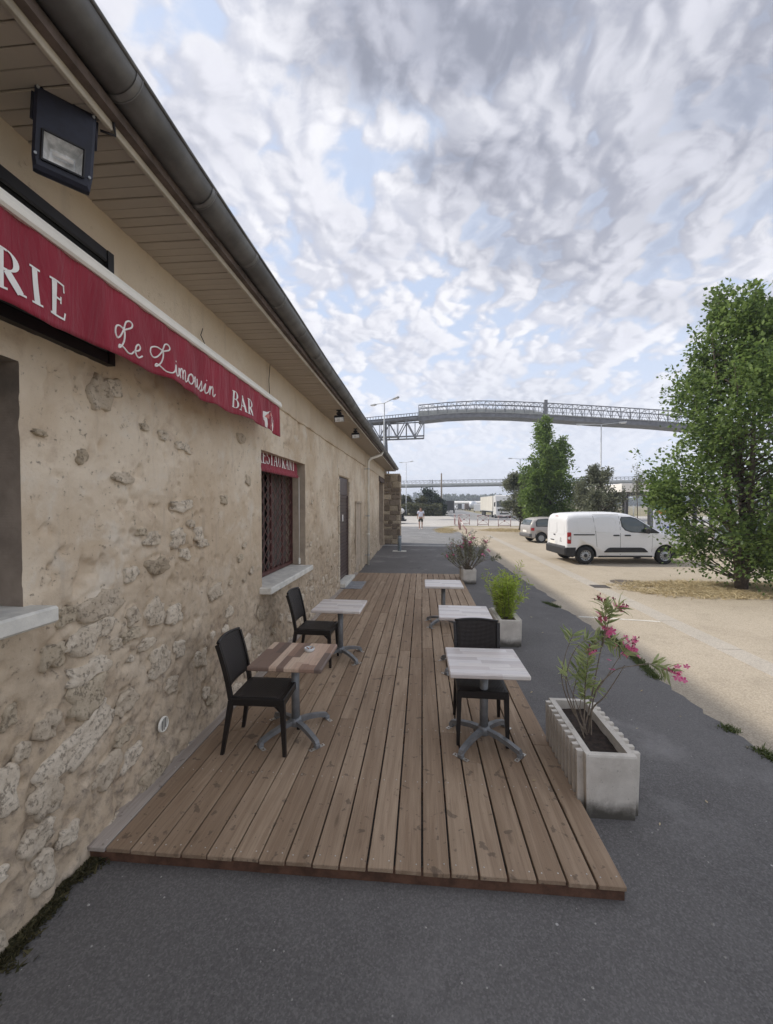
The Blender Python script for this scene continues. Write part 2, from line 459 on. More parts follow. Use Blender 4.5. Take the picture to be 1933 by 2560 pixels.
def table_material(name, along, cols, width, length):
    """laminate printed with butted strips of wood"""
    m, w, b = material(name)
    tc = coords(w, 'Object')
    sp = w.new('ShaderNodeSeparateXYZ'); w.l.new(tc, sp.inputs[0])
    u, v = (sp.outputs[0], sp.outputs[1]) if along == 'Y' else (sp.outputs[1], sp.outputs[0])
    cu = w.math('ADD', w.math('FLOOR', w.math('DIVIDE', u, width)), 11.0)
    wn = w.new('ShaderNodeTexWhiteNoise', noise_dimensions='1D'); w.l.new(cu, wn.inputs['W'])
    cv = w.math('FLOOR', w.math('ADD', w.math('DIVIDE', v, length), w.math('MULTIPLY', wn.outputs[0], 3.0)))
    wn2 = w.new('ShaderNodeTexWhiteNoise', noise_dimensions='2D')
    cb = w.new('ShaderNodeCombineXYZ'); w.l.new(cu, cb.inputs[0]); w.l.new(cv, cb.inputs[1]); w.l.new(cb.outputs[0], wn2.inputs['Vector'])
    r_ = w.new('ShaderNodeValToRGB'); w.l.new(wn2.outputs[0], r_.inputs[0])
    r_.color_ramp.interpolation = 'CONSTANT'
    e = r_.color_ramp.elements
    e[0].position = 0; e[0].color = (*cols[0], 1); e[1].position = 1 / len(cols); e[1].color = (*cols[1], 1)
    for i, c in enumerate(cols[2:], 2):
        x = e.new(i / len(cols)); x.color = (*c, 1)
    sc = (40, 4, 20) if along == 'Y' else (4, 40, 20)
    g = w.noise(w.scale(tc, sc), 1.0, 6, 0.65, 0.8)
    cc = w.mix(w.math('MULTIPLY', w.ramp(g, 0.45, 0.75), 0.45), r_.outputs[0], (0.17, 0.13, 0.11))
    if cols[0][2] > 0.45: cc = w.mix(w.math('MULTIPLY', w.ramp(g, 0.42, 0.75), 0.4), r_.outputs[0], (0.40, 0.36, 0.34))
    w.l.new(cc, b.inputs['Base Color']); b.inputs['Roughness'].default_value = 0.42
    return m
def weave_material():
    m, w, b = material('woven_black_resin')
    tc = coords(w, 'UV')
    sp = w.new('ShaderNodeSeparateXYZ'); w.l.new(tc, sp.inputs[0])
    k = 2 * math.pi / 0.025
    sx, sy = w.math('SINE', w.math('MULTIPLY', sp.outputs[0], k)), w.math('SINE', w.math('MULTIPLY', sp.outputs[1], k))
    h = w.math('MULTIPLY', sx, sy)
    h2 = w.math('ABSOLUTE', h)
    cc = w.mix(w.ramp(h2, 0.0, 0.5), (0.008, 0.007, 0.006), (0.046, 0.037, 0.033))
    w.l.new(cc, b.inputs['Base Color']); b.inputs['Roughness'].default_value = 0.45
    bump(w, b, h2, 0.9, 0.006)
    return m
def leaf_material(name, a, c, trans=0.35, rough=0.5):
    m, w, b = material(name)
    g = w.new('ShaderNodeNewGeometry')
    p = g.outputs['Position']
    n = w.noise(p, 1.3, 3)
    f = w.math('ADD', w.math('MULTIPLY', g.outputs['Random Per Island'], 0.6), w.math('MULTIPLY', n, 0.5))
    cc = w.mix(w.ramp(f, 0.25, 0.85), a, c)
    w.l.new(cc, b.inputs['Base Color']); b.inputs['Roughness'].default_value = rough
    b.inputs['Specular IOR Level'].default_value = 0.35
    t = w.new('ShaderNodeBsdfTranslucent'); w.l.new(w.mix(0.5, cc, tuple(v * 1.3 for v in c)), t.inputs[0])
    mx = w.new('ShaderNodeMixShader'); mx.inputs[0].default_value = trans
    w.l.new(b.outputs[0], mx.inputs[1]); w.l.new(t.outputs[0], mx.inputs[2])
    w.l.new(mx.outputs[0], w.n['Material Output'].inputs[0])
    return m
def glass_material(name, c, rough=0.05):
    m, w, b = material(name)
    b.inputs['Base Color'].default_value = (*c, 1); b.inputs['Roughness'].default_value = rough
    b.inputs['Specular IOR Level'].default_value = 0.8; b.inputs['Coat Weight'].default_value = 0.5
    return m
def paint_material(name, c, rough=0.3, dust=(0.45, 0.42, 0.37), amt=0.25):
    m, w, b = material(name)
    p = coords(w, 'Object')
    sp = w.new('ShaderNodeSeparateXYZ'); w.l.new(p, sp.inputs[0])
    n = w.noise(p, 5, 5, 0.65)
    low = w.ramp(w.math('ADD', sp.outputs[2], w.math('MULTIPLY', w.math('SUBTRACT', n, 0.5), 0.5)), 0.75, 0.2)
    cc = w.mix(w.math('MULTIPLY', low, amt), c, dust)
    w.l.new(cc, b.inputs['Base Color']); b.inputs['Roughness'].default_value = rough
    b.inputs['Coat Weight'].default_value = 0.4; b.inputs['Coat Roughness'].default_value = 0.08
    return m
def concrete_material(name, a, c, dark, base=None):
    m, w, b = material(name)
    p = coords(w, 'Object')
    n1 = w.noise(p, 5, 6, 0.65); n2 = w.noise(p, 38, 4, 0.7)
    cc = w.mix(w.ramp(n1, 0.3, 0.7), a, c)
    cc = w.mix(w.math('MULTIPLY', w.ramp(n2, 0.6, 0.7), 0.5), cc, dark)
    if base is not None:
        sp = w.new('ShaderNodeSeparateXYZ'); w.l.new(p, sp.inputs[0])
        d = w.ramp(w.math('ADD', sp.outputs[2], w.math('MULTIPLY', w.math('SUBTRACT', n1, 0.5), 0.22)), base, 0.01)
        cc = w.mix(w.math('MULTIPLY', d, 0.92), cc, (0.055, 0.05, 0.04))          # algae and splash stain creeping up
    w.l.new(cc, b.inputs['Base Color']); b.inputs['Roughness'].default_value = 0.9
    b.inputs['Specular IOR Level'].default_value = 0.2
    bump(w, b, w.math('ADD', n2, n1), 0.35, 0.006)
    return m

def cloth_material():
    m, w, b = material('crimson_awning_cloth')
    p = coords(w, 'World')
    n1 = w.noise(w.scale(p, (1, 1.4, 0.5)), 2.2, 5, 0.6, 0.4); n2 = w.noise(w.scale(p, (1, 9, 2.0)), 1.6, 4, 0.55, 0.6); n3 = w.noise(p, 260, 2)
    cc = w.mix(w.ramp(n1, 0.3, 0.7), (0.25, 0.013, 0.030), (0.33, 0.021, 0.044))
    cc = w.mix(w.math('MULTIPLY', w.ramp(n2, 0.52, 0.75), 0.14), cc, (0.17, 0.010, 0.024))
    w.l.new(cc, b.inputs['Base Color']); b.inputs['Roughness'].default_value = 0.85; b.inputs['Sheen Weight'].default_value = 0.15
    bump(w, b, w.math('ADD', w.math('MULTIPLY', n2, 1.0), w.math('ADD', w.math('MULTIPLY', n1, 0.8), w.math('MULTIPLY', n3, 0.03))), 0.45, 0.05)
    return m

M = {}
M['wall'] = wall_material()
M['stone'] = stone_material('pale_limestone', (0.56, 0.47, 0.355), (0.74, 0.65, 0.52), (0.24, 0.195, 0.15))
M['stone_dark'] = stone_material('old_rubble_stone', (0.44, 0.36, 0.26), (0.60, 0.51, 0.38), (0.18, 0.15, 0.11))
M['pillar'] = stone_material('brown_rubble_masonry', (0.22, 0.175, 0.13), (0.33, 0.27, 0.205), (0.13, 0.105, 0.085))
M['asphalt'] = asphalt_material('dark_asphalt', (0.112, 0.107, 0.104), (0.158, 0.152, 0.147))
M['asphalt_pale'] = asphalt_material('sunlit_tone_asphalt', (0.17, 0.17, 0.175), (0.21, 0.21, 0.21))  # paler copy of the asphalt: sunlight beyond the building's shadow put into the colour
M['beige'] = gravel_material('beige_gravel_asphalt', (0.375, 0.322, 0.25), (0.45, 0.392, 0.312))
M['concrete_yard'] = gravel_material('pale_concrete', (0.43, 0.41, 0.385), (0.51, 0.49, 0.46))
M['ground'] = gravel_material('dry_ground', (0.22, 0.19, 0.12), (0.30, 0.27, 0.17))
M['road'] = asphalt_material('road_grey', (0.20, 0.20, 0.205), (0.25, 0.25, 0.25))
M['line'] = simple('worn_white_paint', (0.62, 0.60, 0.55), 0.8, var=0.2, scale=12, kind='World')
M['channel'] = gravel_material('drain_channel_concrete', (0.40, 0.365, 0.315), (0.46, 0.42, 0.365))
M['plank'] = deck_material('deck_plank', (0.285, 0.200, 0.132), (0.445, 0.335, 0.235), (0.045, 0.036, 0.032))
M['plank_grey'] = deck_material('deck_plank_greyed', (0.345, 0.295, 0.255), (0.48, 0.425, 0.375), (0.10, 0.085, 0.08))
M['joist'] = simple('dark_stained_beam', (0.12, 0.06, 0.036), 0.8, var=0.4, scale=10, bmp=0.3)
M['soffit'] = simple('soffit_board', (0.45, 0.385, 0.315), 0.75, var=0.06, scale=3, dirt=((0.30, 0.25, 0.20), 0.4))
M['fascia'] = simple('fascia_paint', (0.50, 0.45, 0.36), 0.7, var=0.15, scale=4, dirt=((0.20, 0.17, 0.13), 0.7), kind='World')
M['zinc'] = simple('weathered_zinc', (0.16, 0.158, 0.152), 0.5, 0.45, var=0.3, scale=3, dirt=((0.09, 0.085, 0.08), 0.6), kind='World')
M['zinc_collar'] = simple('zinc_collar', (0.19, 0.187, 0.18), 0.45, 0.5, var=0.2, scale=8, kind='World')
M['roof'] = simple('clay_roof_tiles', (0.36, 0.17, 0.10), 0.85, var=0.3, scale=6)
M['pipe'] = simple('beige_downpipe', (0.74, 0.69, 0.59), 0.5, var=0.1, scale=6)
M['sill'] = simple('painted_sill', (0.72, 0.70, 0.63), 0.8, var=0.12, scale=9, bmp=0.2, dirt=((0.36, 0.35, 0.33), 0.45), kind='World')
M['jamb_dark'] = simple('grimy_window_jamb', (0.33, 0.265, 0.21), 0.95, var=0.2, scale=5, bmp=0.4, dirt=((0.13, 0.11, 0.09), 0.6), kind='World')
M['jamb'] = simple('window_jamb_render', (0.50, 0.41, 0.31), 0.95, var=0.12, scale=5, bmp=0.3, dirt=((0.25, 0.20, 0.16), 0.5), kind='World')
M['red_iron'] = simple('oxide_red_iron', (0.095, 0.034, 0.028), 0.6, var=0.3, scale=20)
M['lattice_iron'] = simple('faded_red_lattice', (0.20, 0.105, 0.09), 0.6, var=0.2)
M['black'] = simple('black_paint', (0.012, 0.011, 0.013), 0.5, var=0.3)
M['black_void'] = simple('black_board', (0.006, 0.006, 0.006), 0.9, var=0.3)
M['navy'] = simple('navy_cast_metal', (0.014, 0.016, 0.032), 0.5, var=0.2, scale=25, bmp=0.1)
M['red_cloth'] = cloth_material()
M['white_print'] = simple('white_print', (0.86, 0.84, 0.80), 0.8, var=0.05)
M['pink_print'] = simple('pink_print', (0.66, 0.22, 0.20), 0.8, var=0.1)
M['red_hem'] = simple('awning_hem', (0.20, 0.010, 0.030), 0.85, var=0.15, scale=30)
M['rosy_print'] = simple('rosy_print', (0.66, 0.50, 0.46), 0.8)
M['grit'] = simple('pale_grit', (0.36, 0.345, 0.32), 0.9, var=0.3, scale=3, kind='World')
M['white_metal'] = simple('cream_lacquered_metal', (0.84, 0.81, 0.72), 0.35, var=0.05, scale=4)
M['reflector'] = simple('lamp_reflector', (0.86, 0.88, 0.87), 0.35, 0.1, var=0.35, scale=18, bmp=0.4)
M['brown_shutter'] = simple('brown_roller_slat', (0.095, 0.065, 0.058), 0.5, var=0.15, scale=6)
M['window_glass'] = glass_material('dark_window_glass', (0.010, 0.011, 0.012))
M['curtain'] = simple('net_curtain', (0.13, 0.11, 0.095), 0.9, var=0.2)
M['wood_dark'] = simple('old_dark_lintel', (0.13, 0.10, 0.085), 0.9, var=0.3, scale=8, bmp=0.4)
M['table_dark'] = table_material('mixed_brown_strip_laminate', 'Y', [(0.64, 0.47, 0.36), (0.24, 0.165, 0.13), (0.58, 0.42, 0.315), (0.36, 0.235, 0.175), (0.66, 0.51, 0.39), (0.17, 0.125, 0.105)], 0.0635, 0.52)
M['table_pale'] = table_material('whitewashed_strip_laminate', 'X', [(0.72, 0.66, 0.62), (0.80, 0.76, 0.73), (0.64, 0.59, 0.56), (0.82, 0.77, 0.72)], 0.07, 0.42)
M['grey_steel'] = simple('grey_powder_coat', (0.23, 0.24, 0.25), 0.42, 0.3, var=0.15, scale=14, dirt=((0.20, 0.19, 0.17), 0.4))
M['zinc_plate'] = simple('bright_fixing_plate', (0.62, 0.60, 0.55), 0.4, 0.5, var=0.2)
M['resin'] = simple('black_resin', (0.014, 0.011, 0.010), 0.45, var=0.2)
M['weave'] = weave_material()
M['planter'] = concrete_material('cast_concrete', (0.54, 0.50, 0.44), (0.70, 0.66, 0.59), (0.24, 0.22, 0.19), 0.15)
M['soil'] = simple('dark_soil', (0.035, 0.024, 0.018), 0.95, var=0.5, scale=25, bmp=0.8)
M['stem'] = simple('shrub_stem', (0.20, 0.16, 0.12), 0.8, var=0.3, scale=30)
M['bark'] = simple('tree_bark', (0.095, 0.075, 0.058), 0.9, var=0.4, scale=14, bmp=0.6)
M['leaf'] = leaf_material('maple_leaf', (0.046, 0.090, 0.024), (0.195, 0.275, 0.078), 0.45)
M['leaf_b'] = leaf_material('hornbeam_leaf', (0.046, 0.092, 0.022), (0.20, 0.285, 0.075), 0.45)
M['leaf_olive'] = leaf_material('olive_leaf', (0.075, 0.092, 0.055), (0.25, 0.265, 0.18), 0.3)
M['leaf_dark'] = leaf_material('conifer_leaf', (0.014, 0.028, 0.014), (0.042, 0.068, 0.030), 0.15)
M['leaf_hedge'] = leaf_material('hedge_leaf', (0.045, 0.055, 0.02), (0.12, 0.12, 0.045), 0.25)
M['leaf_far'] = leaf_material('far_wood_leaf', (0.030, 0.050, 0.026), (0.070, 0.095, 0.048), 0.2)
M['leaf_oleander'] = leaf_material('oleander_leaf', (0.15, 0.21, 0.07), (0.48, 0.54, 0.25), 0.42)
M['leaf_dull'] = leaf_material('dull_oleander_leaf', (0.11, 0.125, 0.075), (0.33, 0.33, 0.21), 0.35)
M['leaf_bamboo'] = leaf_material('bamboo_leaf', (0.20, 0.29, 0.03), (0.55, 0.66, 0.13), 0.4)
M['petal'] = leaf_material('pink_petal', (0.62, 0.07, 0.24), (0.88, 0.24, 0.44), 0.35)
M['bud'] = simple('dark_red_bud', (0.22, 0.02, 0.05), 0.7)
M['straw'] = leaf_material('dry_straw', (0.36, 0.28, 0.16), (0.62, 0.53, 0.34), 0.2, 0.8)
M['moss'] = leaf_material('moss', (0.038, 0.038, 0.016), (0.11, 0.095, 0.045), 0.1, 0.9)
M['grass'] = leaf_material('verge_grass', (0.05, 0.075, 0.02), (0.13, 0.16, 0.05), 0.25)
M['van_white'] = paint_material('white_van_paint', (0.82, 0.83, 0.85), amt=0.12)
M['silver'] = paint_material('silver_beige_paint', (0.38, 0.36, 0.345), 0.35)
M['plastic'] = simple('black_bumper_plastic', (0.022, 0.022, 0.024), 0.65, var=0.2)
M['tyre'] = simple('tyre_rubber', (0.018, 0.018, 0.018), 0.85, var=0.3)
M['rim'] = simple('steel_rim', (0.36, 0.37, 0.38), 0.4, 0.6, var=0.15)
M['car_glass'] = glass_material('tinted_car_glass', (0.035, 0.05, 0.045))
M['red_lens'] = simple('red_lamp_lens', (0.42, 0.015, 0.02), 0.2, var=0.15, scale=30)
M['white_lens'] = simple('clear_lamp_lens', (0.75, 0.75, 0.75), 0.2)
M['gap'] = simple('panel_gap', (0.12, 0.12, 0.125), 0.8)
M['galv'] = simple('galvanised_pole', (0.38, 0.40, 0.42), 0.5, 0.4, var=0.12, scale=5)
M['truss'] = simple('grey_steel_truss', (0.155, 0.16, 0.175), 0.6, 0.2, var=0.2, scale=2)
M['cladding'] = simple('conveyor_cladding', (0.30, 0.31, 0.30), 0.55, 0.2, var=0.15, scale=1.5)
M['tube'] = simple('pale_conveyor_tube', (0.36, 0.38, 0.38), 0.5, 0.1, var=0.12, scale=0.8)
M['barrier'] = simple('faded_red_barrier', (0.27, 0.13, 0.125), 0.6, var=0.25, scale=6)
M['barrier_white'] = simple('white_barrier_band', (0.68, 0.62, 0.60), 0.6)
M['bollard'] = simple('grey_bollard', (0.17, 0.20, 0.22), 0.5, 0.2, var=0.1)
M['truck_white'] = paint_material('white_truck_paint', (0.74, 0.73, 0.70), 0.4)
M['trailer'] = simple('cream_trailer_panel', (0.70, 0.67, 0.60), 0.6, var=0.06, scale=1)
M['skin'] = simple('skin', (0.42, 0.24, 0.17), 0.6, var=0.1)
M['shirt'] = simple('white_shirt', (0.74, 0.74, 0.84), 0.9, var=0.06)
M['shorts'] = simple('olive_shorts', (0.055, 0.055, 0.04), 0.9, var=0.15)
M['hair'] = simple('brown_hair', (0.06, 0.035, 0.022), 0.7)
M['shoe'] = simple('white_shoe', (0.66, 0.62, 0.60), 0.8)
M['weathered_pole'] = simple('weathered_timber_pole', (0.23, 0.19, 0.15), 0.9, var=0.3, scale=6)
M['shelter'] = simple('pale_roof_edge', (0.78, 0.76, 0.72), 0.7, var=0.08, scale=1)
M['dark_steel'] = simple('dark_steel', (0.05, 0.05, 0.055), 0.6, var=0.2)
M['banner'] = simple('white_banner', (0.62, 0.66, 0.78), 0.6, var=0.05)
M['teal'] = simple('teal_print', (0.10, 0.24, 0.30), 0.6, var=0.3, scale=3)
M['orange'] = simple('orange_print', (0.62, 0.27, 0.07), 0.6, var=0.15)
M['blue_print'] = simple('blue_print', (0.08, 0.12, 0.38), 0.6)
M['red_print'] = simple('red_print', (0.55, 0.05, 0.08), 0.6)
M['grate'] = simple('rusty_iron_cover', (0.14, 0.115, 0.09), 0.7, 0.3, var=0.3, scale=15)
M['clear_glass'] = glass_material('ashtray_glass', (0.62, 0.64, 0.64), 0.04)
M['ash'] = simple('cigarette_end', (0.40, 0.16, 0.06), 0.9)
M['hut'] = simple('far_building_wall', (0.55, 0.54, 0.52), 0.8, var=0.1, scale=0.2)
M['blue_car'] = paint_material('blue_car_paint', (0.10, 0.16, 0.36))
M['dark_car'] = paint_material('dark_car_paint', (0.03, 0.032, 0.035))
M['tank'] = simple('polished_tank', (0.55, 0.58, 0.62), 0.35, 0.3, var=0.1, scale=0.6)
M['ledge'] = simple('grey_zinc_mat', (0.28, 0.29, 0.31), 0.6, 0.2, var=0.2, scale=6)
# ------------------------------------------------------------------ the ground and what is laid on it
def sheet(name, poly, z, m):
    mb = MB(); mb.add([(x, y, z) for x, y in poly], [tuple(range(len(poly)))])
    o = mb.build(name, m, recalc=False); return struct(o)
def jag(pts, amp, step, seed):
    r_ = random.Random(seed); out = []
    for (a, b) in zip(pts[:-1], pts[1:]):
        a, b = Vector(a), Vector(b); n = max(1, int((b - a).length / step))
        for k in range(n):
            p = a.lerp(b, k / n); out.append((p.x + r_.uniform(-amp, amp), p.y + r_.uniform(-amp, amp)))
    out.append(tuple(pts[-1])); return out
sheet('ground', [(-1400, -300), (1400, -300), (1400, 1900), (-1400, 1900)], 0.0, M['ground'])
sheet('parking_ground', [(2.2, -9), (60, -9), (60, 39)] + jag([(60, 39), (20, 40.2), (9, 40.5), (3.2, 39.8), (1.6, 36.5), (2.2, 30), (2.2, -9)], 0.12, 1.2, 2), 0.004, M['beige'])
sheet('concrete_yard', [(-60, 36)] + jag([(-60, 37.5), (-4, 38.2), (1.2, 38.6), (2.8, 41), (4, 41.5), (60, 42)], 0.1, 3, 5) + [(60, 76), (-60, 76)], 0.008, M['concrete_yard'])
sheet('sunlit_tone_pavement', [(-14, 20.5), (2.6, 20.5)] + jag([(2.6, 20.5), (2.9, 28), (2.7, 34), (1.8, 39.6)], 0.10, 1.0, 6) + [(-14, 39.4)], 0.012, M['asphalt_pale'])  # pavement past the building's shadow, its sunlit look carried by the paler colour
edge = jag([(2.94, -9), (2.92, 3.6), (2.88, 5.0), (2.94, 6.6), (2.93, 8.2), (2.80, 9.3)], 0.035, 0.13, 4) + jag([(2.98, 9.45), (2.84, 12), (2.80, 16), (2.95, 20.9)], 0.03, 0.25, 9)
sheet('pavement', [(-2.9, -9)] + edge + [(-2.9, 21.1)], 0.016, M['asphalt'])
sheet('road', [(4.6, 60), (4.8, 85), (8, 150), (13, 420), (24, 420), (14.5, 170), (12.6, 90), (13.5, 62), (60, 47), (60, 58), (20, 68)][:0] or [(5, 62), (4.8, 85), (8, 150), (13, 420), (26, 420), (14.5, 170), (12.6, 90), (14.5, 76), (22, 66), (60, 60), (60, 47), (22, 51), (12, 55)], 0.012, M['road'])
mb = MB()
cr = random.Random(3)
ys = [-4 + 1.5 * k for k in range(23)]
for a, b_ in zip(ys[:-1], ys[1:]):
    mb.box((4.52, (a + b_) / 2, 0.004), (0.36, b_ - a - 0.012, 0.010))
struct(mb.build('drain_channel', M['channel']))
mb = MB(); mb.box((0.1, 21.35, 0.017), (5.0, 0.13, 0.004)); struct(mb.build('painted_line', M['line']))
mb = MB(); mb.bar((2.98, 8.17, 0.006), (4.33, 7.94, 0.006), 0.055, 0.006); struct(mb.build('pale_joint_line', M['line']))
# far country: low rolling hills behind the trees
hx = np.linspace(-1300, 1300, 90); hy = np.linspace(620, 1500, 14)
mb = MB(); vs = []
for j, y in enumerate(hy):
    for x in hx:
        t = sstep(620, 900, np.array([y]))[0] * (1 - 0.15 * j / 13)
        vs.append((x, y, -1 + t * (6 + 16 * float(fbm(np.array([x / 300.0]), np.array([y / 500.0]))[0]))))
nx = len(hx)
mb.add(vs, [(j * nx + i, j * nx + i + 1, (j + 1) * nx + i + 1, (j + 1) * nx + i) for j in range(len(hy) - 1) for i in range(nx - 1)], 0, True)
struct(mb.build('hills', simple('wooded_hill', (0.055, 0.075, 0.05), 0.9, var=0.4, scale=0.02, kind='World')))

# ------------------------------------------------------------------ the stone building
XW = -2.0
EAVE = 3.97
Y_END = 23.3
B = thing('stone_building', 'long low stone building with patched beige render and a deep boarded eave along the deck', 'building', (-2.0, 8.0, 0))
BI = Matrix.Translation((2.0, -8.0, 0))
def bpart(o, parent=None):
    """piece of the building, made in world coordinates"""
    o.parent = parent or B
    o.matrix_parent_inverse = BI if parent is None else Matrix.Identity(4)
    return o
def bchild(o, parent):
    o.parent = parent; return o
w2a, w2b = W(653, 1120).y, W(763, 1159).y
w1b = W(50, 1100).y
da, db = W(848, 1300).y, W(871.5, 1300).y
fa, fb = W(948, 1300).y, 21.6
OPEN = [(-0.4, w1b, 1.60, 2.86), (w2a, w2b, 1.06, 2.835), (da, db, 0.20, 2.83), (fa, fb, 0.02, 3.22)]
def relief0(y, z):
    y, z = np.asarray(y, float), np.asarray(z, float)
    band = sstep(3.475, 3.50, z + 0.02 * (fbm(y * 3, z * 0, 3) - 0.5))
    h = 0.030 * (fbm(y * 0.9, z * 0.9, 3) - 0.5)
    near = np.full(y.shape, 9.0)
    for o in OPEN[:3]:
        dy_ = np.maximum(np.maximum(o[0] - y, y - o[1]), 0); dz_ = np.maximum(np.maximum(o[2] - z, z - o[3]), 0); near = np.minimum(near, np.hypot(dy_, dz_))
    calm = 0.2 + 0.8 * sstep(0.0, 0.16, near)
    rough = sstep(0.42, 0.62, fbm(y * 0.7 + 5, z * 0.9 + 3, 4) + 0.26 * sstep(1.8, 0.5, z))
    h = h + (1 - band) * ((0.005 + 0.011 * rough) * (fbm(y * 7, z * 7, 4) - 0.5) * 2 + 0.010 * rough * sstep(0.5, 0.62, fbm(y * 4.3 + 9, z * 5.1 + 2, 4)))
    pit = sstep(0.60, 0.72, fbm(y * 11 + 31, z * 8 + 7, 3)) * (0.35 + 0.65 * rough)
    h = h - (1 - band) * 0.028 * pit
    h = h * calm + 0.05 * sstep(0.5, 0.0, z) * (0.6 + 0.4 * np.sin(y * 2))
    return h
# stones that show through the render; px centre, px size, tilt
def stone_mesh(w_, h_, seed, th):
    r_ = random.Random(seed); n = 22
    ph = [r_.uniform(0, 6.28) for _ in range(7)]; am = [0.09, 0.09, 0.08, 0.06, 0.05, 0.05, 0.04]
    rad = [1 + sum(a * math.sin((k_ + 2) * 2 * math.pi * i / n + p) for k_, (a, p) in enumerate(zip(am, ph))) + r_.uniform(-.06, .06) for i in range(n)]
    sq = r_.uniform(0.6, 1.0)
    tilt = (r_.uniform(-.25, .25), r_.uniform(-.25, .25))
    vs = [(th * r_.uniform(0.5, 1.0), 0, 0)]
    for s, d in ((0.30, 0.92), (0.58, 0.95), (0.82, 0.88), (0.955, 0.55), (1.0, -0.9)):
        for i in range(n):
            t = 2 * math.pi * i / n
            c, s_ = math.cos(t), math.sin(t)
            q = (abs(c) ** 4 + abs(s_) ** 4) ** -0.25
            k = s * rad[i] * (q * sq + (1 - sq)) * (1 + (r_.uniform(-.06, .06) if s < .95 else 0))
            x = th * d
            if d > 0: x = th * (d + .12 + r_.uniform(-.30, .22) + (tilt[0] * c + tilt[1] * s_) * s * .7)
            vs.append((x, k * c * w_ / 2, k * s_ * h_ / 2))
    fs = [(0, 1 + i, 1 + (i + 1) % n) for i in range(n)]
    for r2 in range(4):
        for i in range(n):
            a, b_ = 1 + r2 * n + i, 1 + r2 * n + (i + 1) % n
            fs += [(a, a + n, b_ + n), (a, b_ + n, b_)] if (i + r2) % 2 else [(a, a + n, b_), (b_, a + n, b_ + n)]
    mb = MB(); mb.add(vs, fs, 0, True)
    return mb
taken = []
n_stone = [0]
SPECS = []
def plan(y, z, w_, h_, ang=0.0, m='stone', th=0.02):
    n_stone[0] += 1
    SPECS.append((y, z, w_, h_, ang, m, th, n_stone[0] * 13 + 5))
    taken.append((y, z, max(w_, h_) * 0.5))
def stone(y, z, w_, h_, ang, m, th, seed):
    if m == 'stone' and seed % 4 == 0: m = 'stone_dark'
    mb = stone_mesh(w_, h_, seed, th)
    p = np.array(mb.v); ca, sa = math.cos(ang), math.sin(ang)
    yy = y + p[:, 1] * ca - p[:, 2] * sa; zz = z + p[:, 1] * sa + p[:, 2] * ca
    x0 = relief0(yy, zz)
    mb.v = [tuple(q) for q in np.stack([XW + x0 * (0.6) + 0.4 * x0.mean() + p[:, 0] + 0.003 - 0, yy - y, zz - z], 1)]
    me = mb.mesh('stone', M[m])
    o = link('stone', me, B)
    o.matrix_parent_inverse = BI
    o.location = (0, y, z)
seen_stones = [  # in photograph pixels
    (256, 1515, 88, 62, 0), (230, 1588, 105, 56, 20), (138, 1641, 62, 56, 0), (381, 1347, 33, 33, 0), (444, 1345, 33, 40, 0), (467, 1385, 24, 26, 0),
    (396, 1415, 46, 38, 0), (335, 1540, 26, 40, 20), (391, 1533, 38, 58, 0), (436, 1537, 30, 40, 0), (333, 1584, 34, 26, 10), (371, 1610, 34, 24, 20),
    (402, 1655, 48, 60, 20), (226, 1676, 84, 46, 10), (170, 1540, 44, 46, 0), (327, 1437, 30, 34, 20), (205, 1853, 165, 78, 38), (126, 1813, 52, 60, 0),
    (222, 1742, 84, 76, 0), (320, 1757, 50, 42, 20), (331, 1891, 46, 36, 20), (432, 1713, 26, 34, 0), (378, 1934, 62, 50, 40), (118, 1994, 70, 84, 20),
    (104, 2180, 50, 84, 0), (168, 2086, 40, 44, 0), (310, 1840, 40, 34, 30), (18, 1975, 50, 100, 0), (270, 1925, 60, 60, 30), (92, 2100, 70, 60, 20),
    (352, 1330, 18, 16, 0), (496, 1336, 18, 30, 20), (478, 1310, 14, 18, 0), (508, 1358, 20, 18, 0), (560, 1250, 12, 22, 0), (604, 1096, 18, 22, 0),
    (247, 985, 48, 80, 10), (280, 970, 40, 42, 0), (100, 1082, 30, 14, -20), (362, 1068, 22, 14, -10), (408, 1088, 18, 24, 0), (460, 1118, 30, 20, -10),
    (202, 1142, 24, 32, -20), (305, 1195, 40, 26, 0), (455, 1265, 40, 26, 0), (540, 1480, 26, 34, 0), (30, 1790, 40, 50, 0), (60, 1880, 34, 40, 0)]
for (px, py, pw, ph, an) in seen_stones:
    c = W(px, py)
    ww = abs(W(px + pw / 2, py).y - W(px - pw / 2, py).y); hh = ph * (c - C0).dot(Fv) / FPX
    plan(c.y, c.z, ww * 1.15, hh * 1.15, R(an * 0.5), th=0.010 + 0.034 * min(ww, hh))
def in_open(y, z, p=0.12): return any(o[0] - p < y < o[1] + p and o[2] - p < z < o[3] + p for o in OPEN)
sr = random.Random(11)
tries = 0
while n_stone[0] < 150 and tries < 9000:
    tries += 1
    y = sr.uniform(1.0, 9.5) if sr.random() < 0.72 else sr.uniform(9.5, 19)
    z = sr.random() ** 1.55 * 3.3 + 0.06
    s = sr.uniform(0.05, 0.17) * (1.25 if z < 1.0 else 0.75)
    if y > 7: s *= 0.8
    if z > 1.45 and (sr.random() < 0.85 or y > 8): continue
    if in_open(y, z, s * 0.7 + 0.04): continue
    if any((y - a) ** 2 + (z - b_) ** 2 < (s * 0.6 + c_) ** 2 for a, b_, c_ in taken): continue
    plan(y, z, s * sr.uniform(0.9, 1.5), s * sr.uniform(0.7, 1.1), sr.uniform(-.4, .4), th=sr.uniform(0.006, 0.012))

